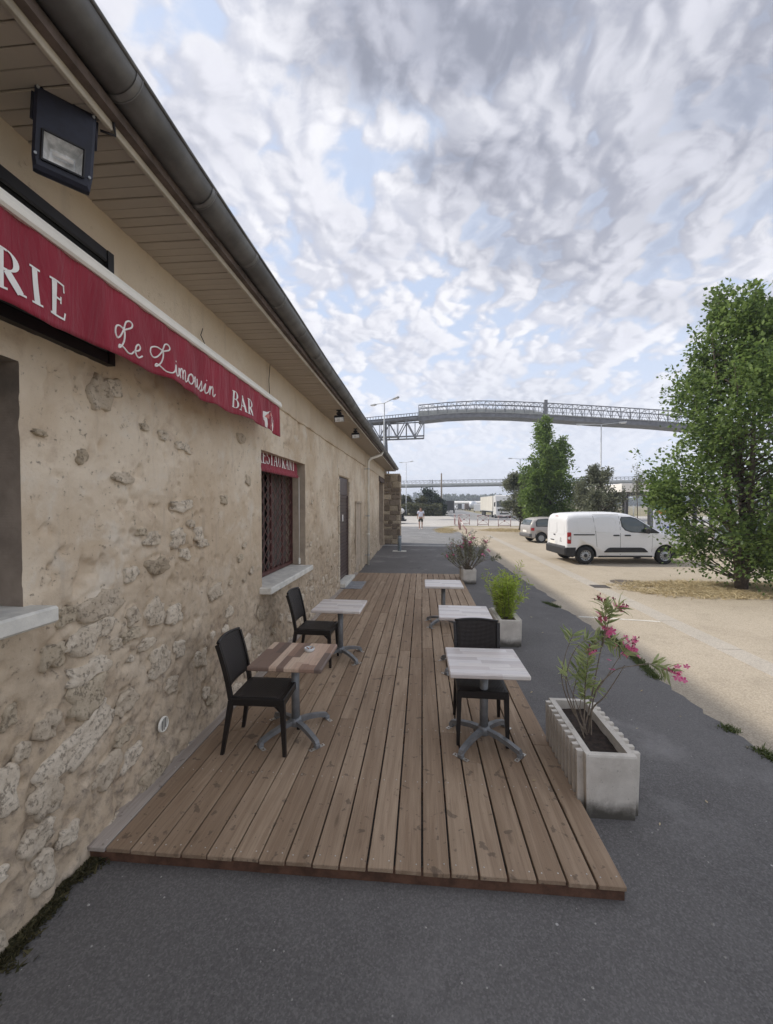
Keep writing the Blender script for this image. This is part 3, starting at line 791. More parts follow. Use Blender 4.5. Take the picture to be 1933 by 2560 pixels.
def relief(y, z):
    """the render, with the mortar sunk in a ragged ring round each stone"""
    y, z = np.asarray(y, float), np.asarray(z, float)
    h = relief0(y, z)
    if y.size < 50: return h
    for (sy, sz, w_, h_, ang, m, th, seed) in SPECS:
        r_ = max(w_, h_) * 0.8 + 0.05
        k = (np.abs(y - sy) < r_) & (np.abs(z - sz) < r_)
        if not k.any(): continue
        ca, sa = math.cos(ang), math.sin(ang)
        a = (y[k] - sy) * ca + (z[k] - sz) * sa; c = -(y[k] - sy) * sa + (z[k] - sz) * ca
        d = np.hypot(a / (w_ / 2 + 0.008), c / (h_ / 2 + 0.008)); m_ = min(w_, h_) / 2
        dep = 0.020 * (0.25 + 1.3 * np.clip(fbm(y[k] * 9 + seed, z[k] * 9, 2) - 0.28, 0, 1))
        h[k] -= dep * np.exp(-(((d - 1.06) * m_) / 0.020) ** 2)
    return h
def wall_mesh():
    def axis(segs, marks):
        s = set()
        for a, b_, st in segs:
            n = max(1, int(round((b_ - a) / st)))
            for k in range(n + 1): s.add(round(a + (b_ - a) * k / n, 4))
        for m_ in marks:
            s = {v for v in s if abs(v - m_) > 0.010}
            s.add(round(m_, 4))
        return np.array(sorted(s))
    ym = [v for o in OPEN for v in o[:2]]; zm = [v for o in OPEN for v in o[2:]]
    ys_ = axis([(-6, 0.9, 0.15), (0.9, 5.2, 0.016), (5.2, 9.0, 0.026), (9.0, Y_END, 0.075)], ym)
    zs_ = axis([(-0.05, 2.5, 0.016), (2.5, 3.60, 0.026), (3.60, EAVE + 0.02, 0.06)], zm)
    Yg, Zg = np.meshgrid(ys_, zs_)
    X = XW + relief(Yg, Zg)
    ny = len(ys_)
    yc = (ys_[1:] + ys_[:-1]) / 2; zc = (zs_[1:] + zs_[:-1]) / 2
    vs = list(zip(X.ravel().tolist(), Yg.ravel().tolist(), Zg.ravel().tolist()))
    fs = []
    for j in range(len(zc)):
        for i in range(len(yc)):
            if any(o[0] < yc[i] < o[1] and o[2] < zc[j] < o[3] for o in OPEN): continue
            fs.append((j * ny + i, j * ny + i + 1, (j + 1) * ny + i + 1, (j + 1) * ny + i))
    mb = MB(); mb.add(vs, fs, 0, True)
    return mb
wmb = wall_mesh()
# backs and ends so that the building stands as a solid
for c, s in (((-7.3, 8.6, 2.0), (0.3, 29.2, 4.0)), ((-4.62, Y_END - 0.12, 2.0), (5.0, 0.2, 4.0)), ((-4.62, -5.9, 2.0), (5.0, 0.2, 4.0))):
    wmb.box(c, s)
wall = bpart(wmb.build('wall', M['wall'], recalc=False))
def render_band():
    mb = MB(); ys_ = np.arange(-5.9, Y_END, 0.045); vs = []
    lo = 3.475 + 0.022 * (fbm(ys_ * 2.1, ys_ * 0 + 4.4, 5) - 0.5) * 2 + 0.010 * (fbm(ys_ * 14, ys_ * 0 + 1.4, 3) - 0.5)
    for i, y in enumerate(ys_):
        h = XW + 0.020 + 0.004 * math.sin(y * 1.3) + 0.004 * math.sin(y * 3.7)
        vs += [(XW - 0.02, y, lo[i] + 0.004), (h + 0.002, y, lo[i]), (h + .006, y, lo[i] + 0.02), (h + 0.003, y, 3.72), (h - 0.002, y, EAVE + 0.01)]
    mb.add(vs, [(i * 5 + k, (i + 1) * 5 + k, (i + 1) * 5 + k + 1, i * 5 + k + 1) for i in range(len(ys_) - 1) for k in range(4)], 0, True)
    return bpart(mb.build('upper_render', M['wall'], recalc=False))
render_band()

def recess(y0, y1, z0, z1, depth, name='window_reveal', m='jamb'):
    """the four faces of an opening, uneven like the render they are made of"""
    mb = MB(); n = 90
    def strip(fa_, fb_):
        vs = []
        for k in range(n + 1):
            t = k / n
            a, b_ = fa_(t), fb_(t); vs += [a, b_]
        mb.add(vs, [(2 * k, 2 * k + 1, 2 * k + 3, 2 * k + 2) for k in range(n)])
    def xf(y, z): return XW + float(relief(np.full(60, y), np.full(60, z))[0]) + 0.001
    def e(t, s): return 0.005 * math.sin(t * 9 + s) + 0.004 * math.sin(t * 23 + s * 2)
    L = lambda a, b_, t: a + (b_ - a) * t
    strip(lambda t: (xf(y0, L(z0, z1, t)), y0, L(z0, z1, t)), lambda t: (XW - depth, y0 - 0.01 + e(t, 1) * .3, L(z0, z1, t)))
    strip(lambda t: (xf(y1, L(z0, z1, t)), y1, L(z0, z1, t)), lambda t: (XW - depth, y1 + 0.02 + e(t, 2), L(z0, z1, t)))
    strip(lambda t: (xf(L(y0, y1, t), z1), L(y0, y1, t), z1), lambda t: (XW - depth, L(y0, y1, t), z1 + e(t, 3)))
    strip(lambda t: (xf(L(y0, y1, t), z0), L(y0, y1, t), z0), lambda t: (XW - depth, L(y0, y1, t), z0 + e(t, 4) * .2))
    return bpart(mb.build(name, M[m], recalc=False))
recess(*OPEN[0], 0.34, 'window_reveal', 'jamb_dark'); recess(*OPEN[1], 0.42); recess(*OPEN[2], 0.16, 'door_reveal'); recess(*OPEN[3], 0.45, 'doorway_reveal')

for q in SPECS: stone(*q)

# soffit boards, fascia, roof
X_F = -1.515
y = 1.15
pitch = 0.0815
b0 = MB(); b0.box((0, 0, 0), (abs(XW - X_F) + 0.03, pitch - 0.005, 0.014), None, 0.003)
sm = b0.mesh('soffit_plank', M['soffit'])
k = 0
while y < Y_END - 0.1:
    o = link('soffit_plank', sm, B); o.matrix_parent_inverse = BI
    o.location = ((XW + X_F) / 2, y + pitch / 2, EAVE + 0.005 + 0.0025 * math.sin(k * 2.4)); o.rotation_euler = (0.006 * math.sin(k * 1.7), 0.004 * math.sin(k), 0)
    y += pitch; k += 1
mb = MB(); mb.box(((XW + X_F) / 2, -2.43, EAVE + .005), (abs(XW - X_F) + .03, 7.1, .014)); bpart(mb.build('soffit_panel', M['soffit']))
mb = MB(); mb.box((-1.76, 8.6, EAVE + 0.045), (0.62, 29.2, 0.05)); bpart(mb.build('eave_deck', M['wood_dark']))
mb = MB()
for a, b_ in ((-6, 1.93), (1.94, 5.9), (5.91, 9.9), (9.91, 13.9), (13.91, 18), (18.01, Y_END)):
    mb.box((X_F + 0.012, (a + b_) / 2, EAVE + 0.10), (0.022, b_ - a - 0.006, 0.235), None, 0.003)
bpart(mb.build('fascia', M['fascia']))
mb = MB()
rp = [(-1.415, 4.225), (-1.415, 4.195), (-4.65, 5.54), (-8.0, 4.145), (-8.0, 4.185), (-4.65, 5.58)]
mb.prism([(x, -6.2, z) for x, z in rp], (0, Y_END + 6.3, 0))
bpart(mb.build('roof', M['roof']))
# half-round gutter with its brackets
gx, gz, gr = -1.405, CAM_H + 1.985, 0.100
mb = MB(); n = 14; L0, L1 = -6.0, Y_END + 0.1
def half(r_, y_): return [(gx + r_ * math.cos(math.pi + math.pi * k / n), y_, gz + r_ * math.sin(math.pi + math.pi * k / n)) for k in range(n + 1)]
NY = 60
vs = []
for j in range(NY + 1):
    y_ = L0 + (L1 - L0) * j / NY
    sag = 0.006 * math.sin(y_ * 1.9) + 0.004 * math.sin(y_ * 4.3)
    vs += [(x, yy, z + sag) for x, yy, z in half(gr, y_)]
mb.add(vs, [(j * (n + 1) + k, j * (n + 1) + k + 1, (j + 1) * (n + 1) + k + 1, (j + 1) * (n + 1) + k) for j in range(NY) for k in range(n)], 0, True)
mb.tube([(gx + gr, L0 + (L1 - L0) * j / NY, gz + 0.004 + 0.006 * math.sin((L0 + (L1 - L0) * j / NY) * 1.9)) for j in range(NY + 1)], 0.011, 8)
mb.prism(half(gr, L1), (0, -0.004, 0))
gut = bpart(mb.build('gutter', M['zinc'], recalc=False))
mb = MB(); 
a = half(gr + 0.0035, -0.020); b_ = half(gr + 0.0035, 0.020); 
mb.add(a + b_, [(k, k + 1, n + 2 + k, n + 1 + k) for k in range(n)], 0, True)
mb.tube(half(gr + 0.004, 0.018), 0.0035, 6)
cm = mb.mesh('gutter_collar', M['zinc_collar'])
y = 1.17
while y < Y_END:
    o = link('gutter_collar', cm, gut); o.location = (0, y, 0.006 * math.sin(y * 1.9) + 0.004 * math.sin(y * 4.3)); y += 0.69
mb = MB(); mb.tube([(X_F + 0.03, 1.90, EAVE + 0.1), (X_F + 0.028, 1.93, EAVE + 0.0), (X_F + 0.028, 1.94, EAVE - 0.03), (X_F - 0.02, 1.90, EAVE - 0.035)], 0.006, 6); bpart(mb.build('eave_wire', M['black']))

# downpipe
yp = W(919, 1300, -1.9).y
mb = MB()
mb.tube([(-1.88, yp, 0.02), (-1.88, yp, 3.55), (-1.865, yp + .02, 3.66), (-1.80, yp + .10, 3.75), (-1.58, yp + .36, 3.86), (-1.47, yp + .48, 3.92), (-1.42, yp + .52, 4.04)], 0.050, 12)
pipe = bpart(mb.build('downpipe', M['pipe']))
mb = MB(); mb.lathe([(0.051, 0), (0.062, 0.01), (0.062, 0.07), (0.051, 0.08)], (-1.88, yp, 1.05)); mb.build('pipe_joint', M['pipe'], pipe)
for zc in (3.36, 1.72, 0.35):
    mb = MB(); mb.lathe([(0.051, 0), (0.057, 0.003), (0.057, 0.027), (0.051, 0.03)], (-1.88, yp, zc)); mb.bar((-1.88, yp, zc + .015), (-2.02, yp, zc + .015), 0.02)
    mb.build('pipe_clip', M['galv'], pipe)

# window sills
def sill(y0, y1, zt, x0=-2.25, x1=-1.845, name='window_sill'):
    mb = MB(); mb.box(((x0 + x1) / 2, (y0 + y1) / 2, zt - 0.045), (x1 - x0, y1 - y0, 0.085), None, 0.012)
    return bpart(mb.build(name, M['sill']))
s2 = W(783, 1415, -1.85); s2a = W(678, 1470, -1.85)
sill(s2a.y, s2.y, 1.115, -2.42)
s1 = W(149, 1511, -1.85)
sill(-0.5, s1.y, s1.z, -2.34)

# window with the lattice grille
def lattice(y0, y1, z0, z1, x, nrow=9.5):
    mb = MB(); dz = (z1 - z0) / nrow; dy = dz * 0.62
    amp = dy / 2
    yy = y0; kk = 0
    while yy < y1 + 0.001:
        pts1, pts2 = [], []
        m_ = int(nrow * 2) + 1
        for k in range(m_):
            zz = z0 + k * dz / 2
            if zz > z1: break
            s = amp if (k + kk) % 2 else -amp
            pts1.append((x, min(max(yy + s * 0.96, y0), y1), zz))
        for a, b_ in zip(pts1[:-1], pts1[1:]): mb.bar(a, b_, 0.010, 0.006)
        yy += dy; kk += 1
    return mb
def window(y0, y1, z0, z1, x, label):
    mb = MB()
    fr = 0.05
    for (a, b_) in (((x, y0, z0), (x, y0, z1)), ((x, y1, z0), (x, y1, z1))): mb.bar(a, b_, fr, fr)
    for zz in (z0 + fr / 2, z1 - fr / 2): mb.bar((x, y0 + fr / 2, zz), (x, y1 - fr / 2, zz), fr, fr)
    win = bpart(mb.build('window', M['red_iron'])); win['label'] = label
    mb = MB(); ym = (y0 + y1) / 2
    mb.bar((x, ym, z0 + fr), (x, ym, z1 - fr), 0.035, 0.04); mb.bar((x, y0 + (y1 - y0) * .24, z0 + fr), (x, y0 + (y1 - y0) * .24, z1 - fr), 0.02, 0.025)
    mb.bar((x, y0 + (y1 - y0) * .76, z0 + fr), (x, y0 + (y1 - y0) * .76, z1 - fr), 0.02, 0.025)
    mb.build('grille_bar', M['red_iron'], win)
    lattice(y0 + .03, y1 - .03, z0 + .04, z1 - .04, x + 0.012).build('grille', M['lattice_iron'], win)
    for a, b_ in ((y0 + .02, ym - .03), (ym + .03, y1 - .02)):
        mb = MB(); mb.box((x - 0.16, (a + b_) / 2, (z0 + z1) / 2), (0.012, b_ - a, z1 - z0)); mb.build('pane', M['window_glass'], win)
    mb = MB(); 
    for yy in (y0, ym, y1): mb.bar((x - 0.14, yy, z0), (x - 0.14, yy, z1), 0.07, 0.05)
    mb.build('window_frame', M['wood_dark'], win)
    mb = MB(); n_ = 40; vs = []
    for i in range(n_ + 1):
        yy = ym + .12 + (y1 - ym - .14) * i / n_
        for zz in (z0 + .03, z1): vs.append((x - 0.10 + 0.014 * math.sin(i * 1.3), yy, zz))
    mb.add(vs, [(2 * i, 2 * i + 1, 2 * i + 3, 2 * i + 2) for i in range(n_)], 0, True)
    mb.build('curtain', M['curtain'], win, recalc=False)
    return win
win2 = window(w2a + 0.02, w2b - 0.0, 1.125, 2.82, -2.25, 'lattice grilled window in a dark red frame under the small red blind')
mb = MB(); mb.box((-2.34, (-0.4 + w1b) / 2, 2.25), (0.02, w1b + 0.36, 1.25))
bpart(mb.build('pane', M['window_glass']))
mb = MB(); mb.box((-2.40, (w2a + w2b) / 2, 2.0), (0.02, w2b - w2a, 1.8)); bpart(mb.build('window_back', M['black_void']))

# roller-shutter door, its dressed surround, threshold
dy0, dy1 = da + 0.02, db - 0.03
door = MB(); door.box((-2.05, (dy0 + dy1) / 2, 2.60), (0.05, dy1 - dy0, 0.44), None, 0.004)
door = bpart(door.build('roller_shutter_door', M['brown_shutter']))
zs = 0.235
mbs = MB(); ns = 24; ph = (2.375 - zs) / ns
mbs.box((0, 0, 0), (0.014, dy1 - dy0 - 0.02, ph - 0.008), None, 0.004)
slm = mbs.mesh('slat', M['brown_shutter'])
for k in range(ns):
    o = link('slat', slm, door); o.location = (-2.043, (dy0 + dy1) / 2, zs + ph * (k + .5)); o.rotation_euler = (0, 0.16, 0)
mb = MB(); mb.box((-2.062, (dy0 + dy1) / 2, 1.3), (0.01, dy1 - dy0, 2.14)); mb.build('shutter_back', M['black'], door)
for yy in (dy0 - .0, dy1 + .0):
    mb = MB(); mb.box((-2.035, yy, 1.29), (0.05, 0.035, 2.16)); mb.build('guide_rail', M['brown_shutter'], door)
mb = MB(); p = W(857, 1295, -2.03); mb.box((-2.030, p.y, p.z), (0.006, 0.13, 0.17)); mb.build('notice', M['white_print'], door)
mb = MB(); mb.box((-1.99, (da + db) / 2 + .02, 0.165), (0.30, db - da + 0.14, 0.09), None, 0.008); bpart(mb.build('door_threshold', M['sill']))
zz = 0.28; kq = 0
for (h_, w_) in ((0.36, .16), (0.42, .10), (0.36, .17), (0.30, .11), (0.40, .16), (0.34, .10), (0.30, .09)):
    for sgn, base in ((-1, da), (1, db)):
        mb = MB(); ww = w_ if sgn < 0 else w_ * 1.1
        mb.box((-1.995, base + sgn * (ww / 2 + 0.004), zz + h_ / 2), (0.045, ww, h_ - 0.012), None, 0.008)
        bpart(mb.build('dressed_stone', M['stone']))
    zz += h_
mb = MB(); mb.box((-1.995, (da + db) / 2, 2.93), (0.04, db - da + .2, 0.17), None, 0.008); bpart(mb.build('door_lintel', M['wall']))
# the walled-up hatch beyond the door
ya, yb = W(888, 1300).y, W(899.5, 1300).y
mb = MB(); mb.box((-1.985, (ya + yb) / 2, 1.15), (0.03, yb - ya, 2.06), None, 0.004); mb.box((-1.965, (ya + yb) / 2, 2.21), (0.06, yb - ya + .12, 0.05))
mb.box((-1.975, yb + .02, 1.15), (0.05, 0.03, 2.1))
bpart(mb.build('hatch_panel', M['jamb']))
# doorway at the far end: timber lintel, dark leaf, masonry pillar
mb = MB(); mb.box((-2.02, (fa + fb) / 2, 3.34), (0.14, fb - fa + 0.3, 0.24), None, 0.01); bpart(mb.build('doorway_lintel', M['wood_dark']))
mb = MB()
for k in range(9): mb.box((-2.40, fa + (fb - fa) * (k + .5) / 9, 1.6), (0.03, (fb - fa) / 9 - 0.008, 3.2))
bpart(mb.build('plank_door', M['brown_shutter']))
# pillar: coursed rubble, every stone its own block on a mortar core
px0, px1, py0, py1 = -2.02, -1.14, 22.0, 22.9
mb = MB(); mb.box(((px0 + px1) / 2, (py0 + py1) / 2, 1.88), (px1 - px0 - 0.05, py1 - py0 - 0.05, 3.76)); pil = bpart(mb.build('pillar', M['stone_dark']))
pr = random.Random(5); z = 0.02
while z < 3.68:
    h_ = pr.uniform(0.12, 0.36); h_ = min(h_, 3.76 - z)
    for face in ('front', 'side'):
        t = 0.0; L = (px1 - px0) if face == 'front' else (py1 - py0)
        while t < L - 0.02:
            w_ = min(pr.uniform(0.2, 0.5), L - t)
            if L - t - w_ < 0.12: w_ = L - t
            mb = MB(); d_ = 0.09 + pr.uniform(-.015, .015)
            if face == 'front': mb.box((px0 + t + w_ / 2, py0 - 0.0 + 0.03, z + h_ / 2), (w_ - 0.008, d_, h_ - 0.008), Matrix.Rotation(pr.uniform(-.03, .03), 3, 'Y'), 0.03)
            else: mb.box((px1 - 0.03, py0 + 0.08 + (t + w_ / 2) * .9, z + h_ / 2), (d_, w_ * .9 - 0.014, h_ - 0.014), None, 0.022)
            mb.build('pillar_stone', M['pillar'] if pr.random() < .75 else M['stone_dark'], pil)
            t += w_
    z += h_
# air vent low on the wall
vp = W(399, 1810)
mb = MB(); mb.lathe([(0.057, 0.0), (0.057, 0.012), (0.050, 0.018), (0.048, 0.010), (0.047, 0.004)], (XW + 0.025, vp.y, vp.z), (1, 0, 0), 24)
vent = bpart(mb.build('air_vent', M['white_metal']))
mb = MB(); mb.cyl((XW + 0.02, vp.y, vp.z), (XW + 0.03, vp.y, vp.z), 0.05, 20); mb.build('vent_hole', M['black'], vent)
for k in range(4):
    mb = MB(); hh = math.sqrt(0.05 ** 2 - (-.03 + .02 * k) ** 2)
    mb.bar((XW + .036, vp.y - .03 + .02 * k, vp.z - hh), (XW + .036, vp.y - .03 + .02 * k, vp.z + hh), 0.005, 0.004); mb.build('vent_slat', M['white_metal'], vent)
def smooth_line(q): return [q[0]] + [a.lerp(b_, t) + Vector((0, .006 * math.sin(k * 5 + t * 9), 0)) for k, (a, b_) in enumerate(zip(q[:-1], q[1:])) for t in (.3, .65, 1)]
# black louvre panel above the awning (its lower part shows under the valance)
lt, lb = W(274, 651), W(268, 917)
ly0, ly1, lz0, lz1 = 0.2, lt.y, lb.z, lt.z + 0.01
ly1 -= 0.03
mb = MB(); mb.box((XW + 0.015, (ly0 + ly1) / 2, (lz0 + lz1) / 2), (0.04, ly1 - ly0 - 0.1, lz1 - lz0 - 0.1))
lou = bpart(mb.build('louvre_panel', M['black_void']))
mb = MB()
for yy in (ly0, ly1 - 0.03): mb.bar((XW + .028, yy, lz0), (XW + .028, yy, lz1), 0.06, 0.05)
for zz in (lz0 + .03, lz1 - .03): mb.bar((XW + .028, ly0 + .03, zz), (XW + .028, ly1 - .06, zz), 0.05, 0.06)
mb.build('louvre_frame', M['black'], lou)
mb = MB(); mb.box((0, 0, 0), (0.03, ly1 - ly0 - 0.09, 0.010), Matrix.Rotation(0.6, 3, 'Y')); sl = mb.mesh('louvre_slat', M['black'])
for k in range(9):
    o = link('louvre_slat', sl, lou); o.location = (XW + .040, (ly0 + ly1) / 2 - 0.015, lz0 + 0.08 + (lz1 - lz0 - .14) * k / 8)
# hairline cable on the wall
for pts in ([W(495, 822), W(490, 838), W(500, 860), W(497, 880)], [W(667, 912), W(664, 950), W(666, 992)]):
    mb = MB(); mb.tube([Vector((XW + 0.045, p.y, p.z)) for p in pts], 0.004, 5); bpart(mb.build('wall_cable', M['black']))
# ------------------------------------------------------------------ lettering: serif capitals and a script hand, as flat strokes
def letter_strokes(ch):
    """returns bars ((x0,y0),(x1,y1),width) and arcs (cx,cy,rx,ry,a0,a1,w0,w1) in a unit-high cell, and its width"""
    T, N, S = 0.18, 0.065, 0.055
    def serif(x, y, w): return ((x - w / 2, y), (x + w / 2, y), S)
    if ch == 'I': return [((.17, 0), (.17, 1), T), serif(.17, .025, .34), serif(.17, .975, .34)], [], .36
    if ch == 'E': return [((.2, 0), (.2, 1), T), ((.04, .025), (.62, .025), S), ((.04, .975), (.60, .975), S), ((.2, .52), (.48, .52), S), ((.6, .02), (.64, .22), S), ((.58, .98), (.60, .78), S), ((.47, .42), (.47, .62), S)], [], .70
    if ch == 'R': return [((.2, 0), (.2, 1), T), serif(.2, .025, .34), ((.04, .975), (.38, .975), S), ((.2, .49), (.38, .49), N), ((.36, .48), (.66, .02), T), serif(.72, .025, .2)], [(.38, .735, .22, .24, -90, 90, N, N)], .80
    if ch == 'B': return [((.2, 0), (.2, 1), T), ((.04, .025), (.40, .025), S), ((.04, .975), (.38, .975), S), ((.2, .53), (.38, .53), N)], [(.38, .755, .18, .22, -90, 90, N, N), (.40, .275, .22, .25, -90, 90, N, N)], .72
    if ch == 'A': return [((.10, .02), (.40, 1), N + .01), ((.40, 1), (.68, .02), T), ((.2, .33), (.57, .33), S), serif(.10, .025, .24), serif(.68, .025, .28)], [], .82
    if ch == 'S': return [((.56, .98), (.56, .76), S), ((.06, .02), (.06, .24), S)], [(.32, .745, .22, .22, 30, 260, N, N), (.32, .265, .24, .235, -210 + 50, 90, N, N)], .64
    if ch == 'T': return [((.34, 0), (.34, 1), T), serif(.34, .025, .32), ((.03, .975), (.65, .975), S), ((.04, .98), (.03, .78), S), ((.64, .98), (.65, .78), S)], [], .70
    if ch == 'U': return [((.2, .3), (.2, 1), T), ((.62, .3), (.62, 1), N), serif(.2, .975, .3), serif(.62, .975, .24)], [(.41, .3, .21, .27, 180, 360, N, N)], .82
    if ch == 'N': return [((.14, 0), (.14, 1), N), ((.12, .98), (.66, .02), T), ((.66, 0), (.66, 1), N), serif(.14, .025, .24), serif(.10, .975, .2), serif(.66, .975, .24)], [], .80
    return [], [], .4
def serif_word(add, word, place, lift=0.003, mi=0, squeeze=1.0, height=1.0, gap=0.06):
    """place(u, v, lift) -> point; u across in units of letter height, v up"""
    u = 0.0; q = 0
    for ch in word:
        bars, arcs, w_ = letter_strokes(ch); mb = MB()
        for (a, b_, wd) in bars:
            d = Vector((b_[0] - a[0], b_[1] - a[1])); L = d.length; d /= L; nn = Vector((-d.y, d.x)) * wd / 2
            e = 0.0004 * (q % 7) + lift; q += 1
            P_ = [Vector(a) + nn, Vector(a) - nn, Vector(b_) - nn, Vector(b_) + nn]
            ns_ = 8; vs = []
            for k in range(ns_ + 1):
                for s in (nn, -nn):
                    p = Vector(a).lerp(Vector(b_), k / ns_) + s; vs.append(place((u + p.x) * squeeze, p.y * height, e))
            mb.add(vs, [(2 * k, 2 * k + 1, 2 * k + 3, 2 * k + 2) for k in range(ns_)], mi)
        for (cx, cy, rx, ry, a0, a1, w0, w1) in arcs:
            e = 0.0004 * (q % 7) + lift; q += 1; n_ = 14; vs = []
            for k in range(n_ + 1):
                t = R(a0 + (a1 - a0) * k / n_); wd = 0.055 + 0.10 * math.cos(t) ** 2 if ch in 'RBS' else 0.06 + 0.06 * math.cos(t) ** 2
                for s in (-.5, .5):
                    vs.append(place((u + cx + (rx + wd * s) * math.cos(t)) * squeeze, (cy + (ry + wd * s * .7) * math.sin(t)) * height, e))
            mb.add(vs, [(2 * k, 2 * k + 1, 2 * k + 3, 2 * k + 2) for k in range(n_)], mi)
        add(mb); u += w_ + gap
    return u * squeeze
def smooth_curve(pts, n_=7):
    out = []; P_ = [Vector(p) for p in pts]; P_ = [P_[0]] + P_ + [P_[-1]]
    for i in range(1, len(P_) - 2):
        a, b_, c, d = P_[i - 1], P_[i], P_[i + 1], P_[i + 2]
        for k in range(n_):
            t = k / n_
            out.append(0.5 * ((2 * b_) + (c - a) * t + (2 * a - 5 * b_ + 4 * c - d) * t * t + (3 * b_ - a - 3 * c + d) * t ** 3))
    out.append(P_[-2]); return out
SCRIPT = {
    'L': ([[(.52, .80), (.58, .93), (.72, 1.0), (.84, .95), (.82, .84), (.66, .74), (.50, .68), (.26, .72), (.06, .62), (.02, .44), (.14, .32), (.30, .40), (.44, .60), (.52, .80)], [(.50, .70), (.52, .50), (.47, .28), (.34, .10), (.22, .04), (.28, .14), (.46, .10), (.66, .0), (.86, .02), (.98, .12)]], 1.0),
    'e': ([[(.0, .16), (.22, .22), (.32, .34), (.22, .42), (.08, .30), (.08, .10), (.22, .0), (.42, .10)]], .44),
    'i': ([[(.0, .10), (.12, .40), (.10, .12), (.16, .0), (.30, .12)], [(.16, .54), (.17, .57)]], .28),
    'm': ([[(.0, .12), (.08, .38), (.08, .0)], [(.08, .18), (.2, .40), (.27, .34), (.26, .0)], [(.26, .18), (.38, .40), (.46, .32), (.45, .06), (.52, .0), (.62, .12)]], .60),
    'o': ([[(.0, .12), (.08, .3), (.2, .40), (.06, .30), (.05, .08), (.18, .0), (.30, .14), (.28, .34), (.2, .40), (.30, .30), (.42, .30)]], .40),
    'u': ([[(.0, .14), (.10, .40), (.08, .12), (.16, .0), (.30, .12), (.36, .40)], [(.36, .40), (.34, .10), (.42, .0), (.54, .12)]], .50),
    's': ([[(.0, .06), (.16, .30), (.20, .42), (.26, .20), (.24, .03), (.10, .02), (.22, .0), (.38, .12)]], .36),
    'n': ([[(.0, .12), (.08, .38), (.08, .0)], [(.08, .18), (.22, .40), (.31, .32), (.30, .08), (.38, .0), (.50, .14)]], .50)}
def script_word(add, word, place, adv, rad, mi=0):
    u = 0.0
    for ch in word:
        mb = MB()
        strokes, w_ = SCRIPT[ch]
        for st in strokes:
            c = smooth_curve([(x, y_, 0) for x, y_ in st], 6)
            mb.tube([place(u + p.x * adv, p.y, 0.001) for p in c], rad, 6, mi)
        add(mb); u += w_ * adv
    return u

# ------------------------------------------------------------------ the awning, folded, with its printed valance
AX = -1.72
def cloth(y_, zup):                      # gentle waves of the hanging cloth
    hang = min(1.0, max(0.0, (1.16 - zup) / 0.33))
    return AX + 0.004 + hang * (0.015 * math.sin(y_ * 5.1) + 0.011 * math.sin(y_ * 11.3 + 1) + 0.006 * math.sin(y_ * 19.7 + 2 + zup * 3)) + 0.005 * math.sin(y_ * 23 + zup * 9) + 0.0025 * math.sin(y_ * 47 - zup * 14)
yR = W(698, 1030, AX).y
AW = thing('awning', 'folded crimson awning in a cream cassette with white lettering above the deck', 'awning', (-1.86, 3.0, 3.2))
AI = Matrix.Translation((1.86, -3.0, -3.2))
def apart(o): o.parent = AW; o.matrix_parent_inverse = AI; return o
def top(y_): return 1.165 + (5.0 - y_) * 0.016        # the bar is hung very slightly out of level
def bot(y_): return 0.835 + 0.010 * math.sin(y_ * 3.3) + 0.006 * math.sin(y_ * 9.7) + (0.004 * math.sin(y_ * 17)) - 0.02 * sstep(0.25, 0.0, np.array([yR - y_]))[0]
ys = np.linspace(-2.2, yR, 210); nz = 16; mb = MB(); vs = []
for y_ in ys:
    for k in range(nz + 1):
        zu = bot(y_) + (top(y_) - bot(y_)) * k / nz
        vs.append((cloth(y_, zu), y_, CAM_H + zu))
mb.add(vs, [(i * (nz + 1) + k, i * (nz + 1) + k + 1, (i + 1) * (nz + 1) + k + 1, (i + 1) * (nz + 1) + k) for i in range(len(ys) - 1) for k in range(nz)], 0, True)
o = apart(mb.build('valance', M['red_cloth'], recalc=False))
md = o.modifiers.new('cloth', 'SOLIDIFY'); md.thickness = 0.003; md.offset = -1
mb = MB(); vs = []
for y_ in ys: vs += [(cloth(y_, bot(y_) + dz) + 0.0022, y_, CAM_H + bot(y_) + dz) for dz in (0.0, 0.026)]
mb.add(vs, [(2 * i, 2 * i + 1, 2 * i + 3, 2 * i + 2) for i in range(len(ys) - 1)], 0, True)
apart(mb.build('hem', M['red_hem'], recalc=False))
mb = MB(); N_ = 40
prof = [(0.020, 0.000), (0.030, 0.012), (0.032, 0.040), (0.022, 0.066), (0.0, 0.078), (-0.27, 0.10), (-0.27, 0.02), (-0.02, 0.0)]
vs = []
for i in range(N_ + 1):
    y_ = -2.2 + (yR + 0.01 + 2.2) * i / N_
    vs += [(AX + dx, y_, CAM_H + top(y_) + dz - 0.006) for dx, dz in prof]
npf = len(prof)
mb.add(vs, [(i * npf + k, i * npf + (k + 1) % npf, (i + 1) * npf + (k + 1) % npf, (i + 1) * npf + k) for i in range(N_) for k in range(npf)] + [tuple(range(npf)), tuple(reversed(range(N_ * npf, N_ * npf + npf)))])
apart(mb.build('cassette', M['white_metal']))
def on_valance(y0, z0, h):
    def f(u, v, e):
        y_ = y0 + u * h; zu = z0 + v * h
        return Vector((cloth(y_, zu) + 0.003 + e, y_, CAM_H + zu))
    return f
aletter = lambda q: apart(q.build('letter', M['white_print'], recalc=False))
hR = 0.166
yE = W(164, 760, AX).y
serif_word(aletter, 'RIE', lambda u, v, e: on_valance(yE - .012 - (1.36 + .22 + .63) * hR * .95, 0.880, hR)(u, v, e), squeeze=0.95, gap=0.21)
yB0, yB1 = W(579, 990, AX).y, W(627, 1035, AX).y
serif_word(aletter, 'BAR', lambda u, v, e: on_valance(yB0, 0.885, 0.150)(u, v, e), squeeze=(yB1 - yB0) / 0.150 / 2.46)
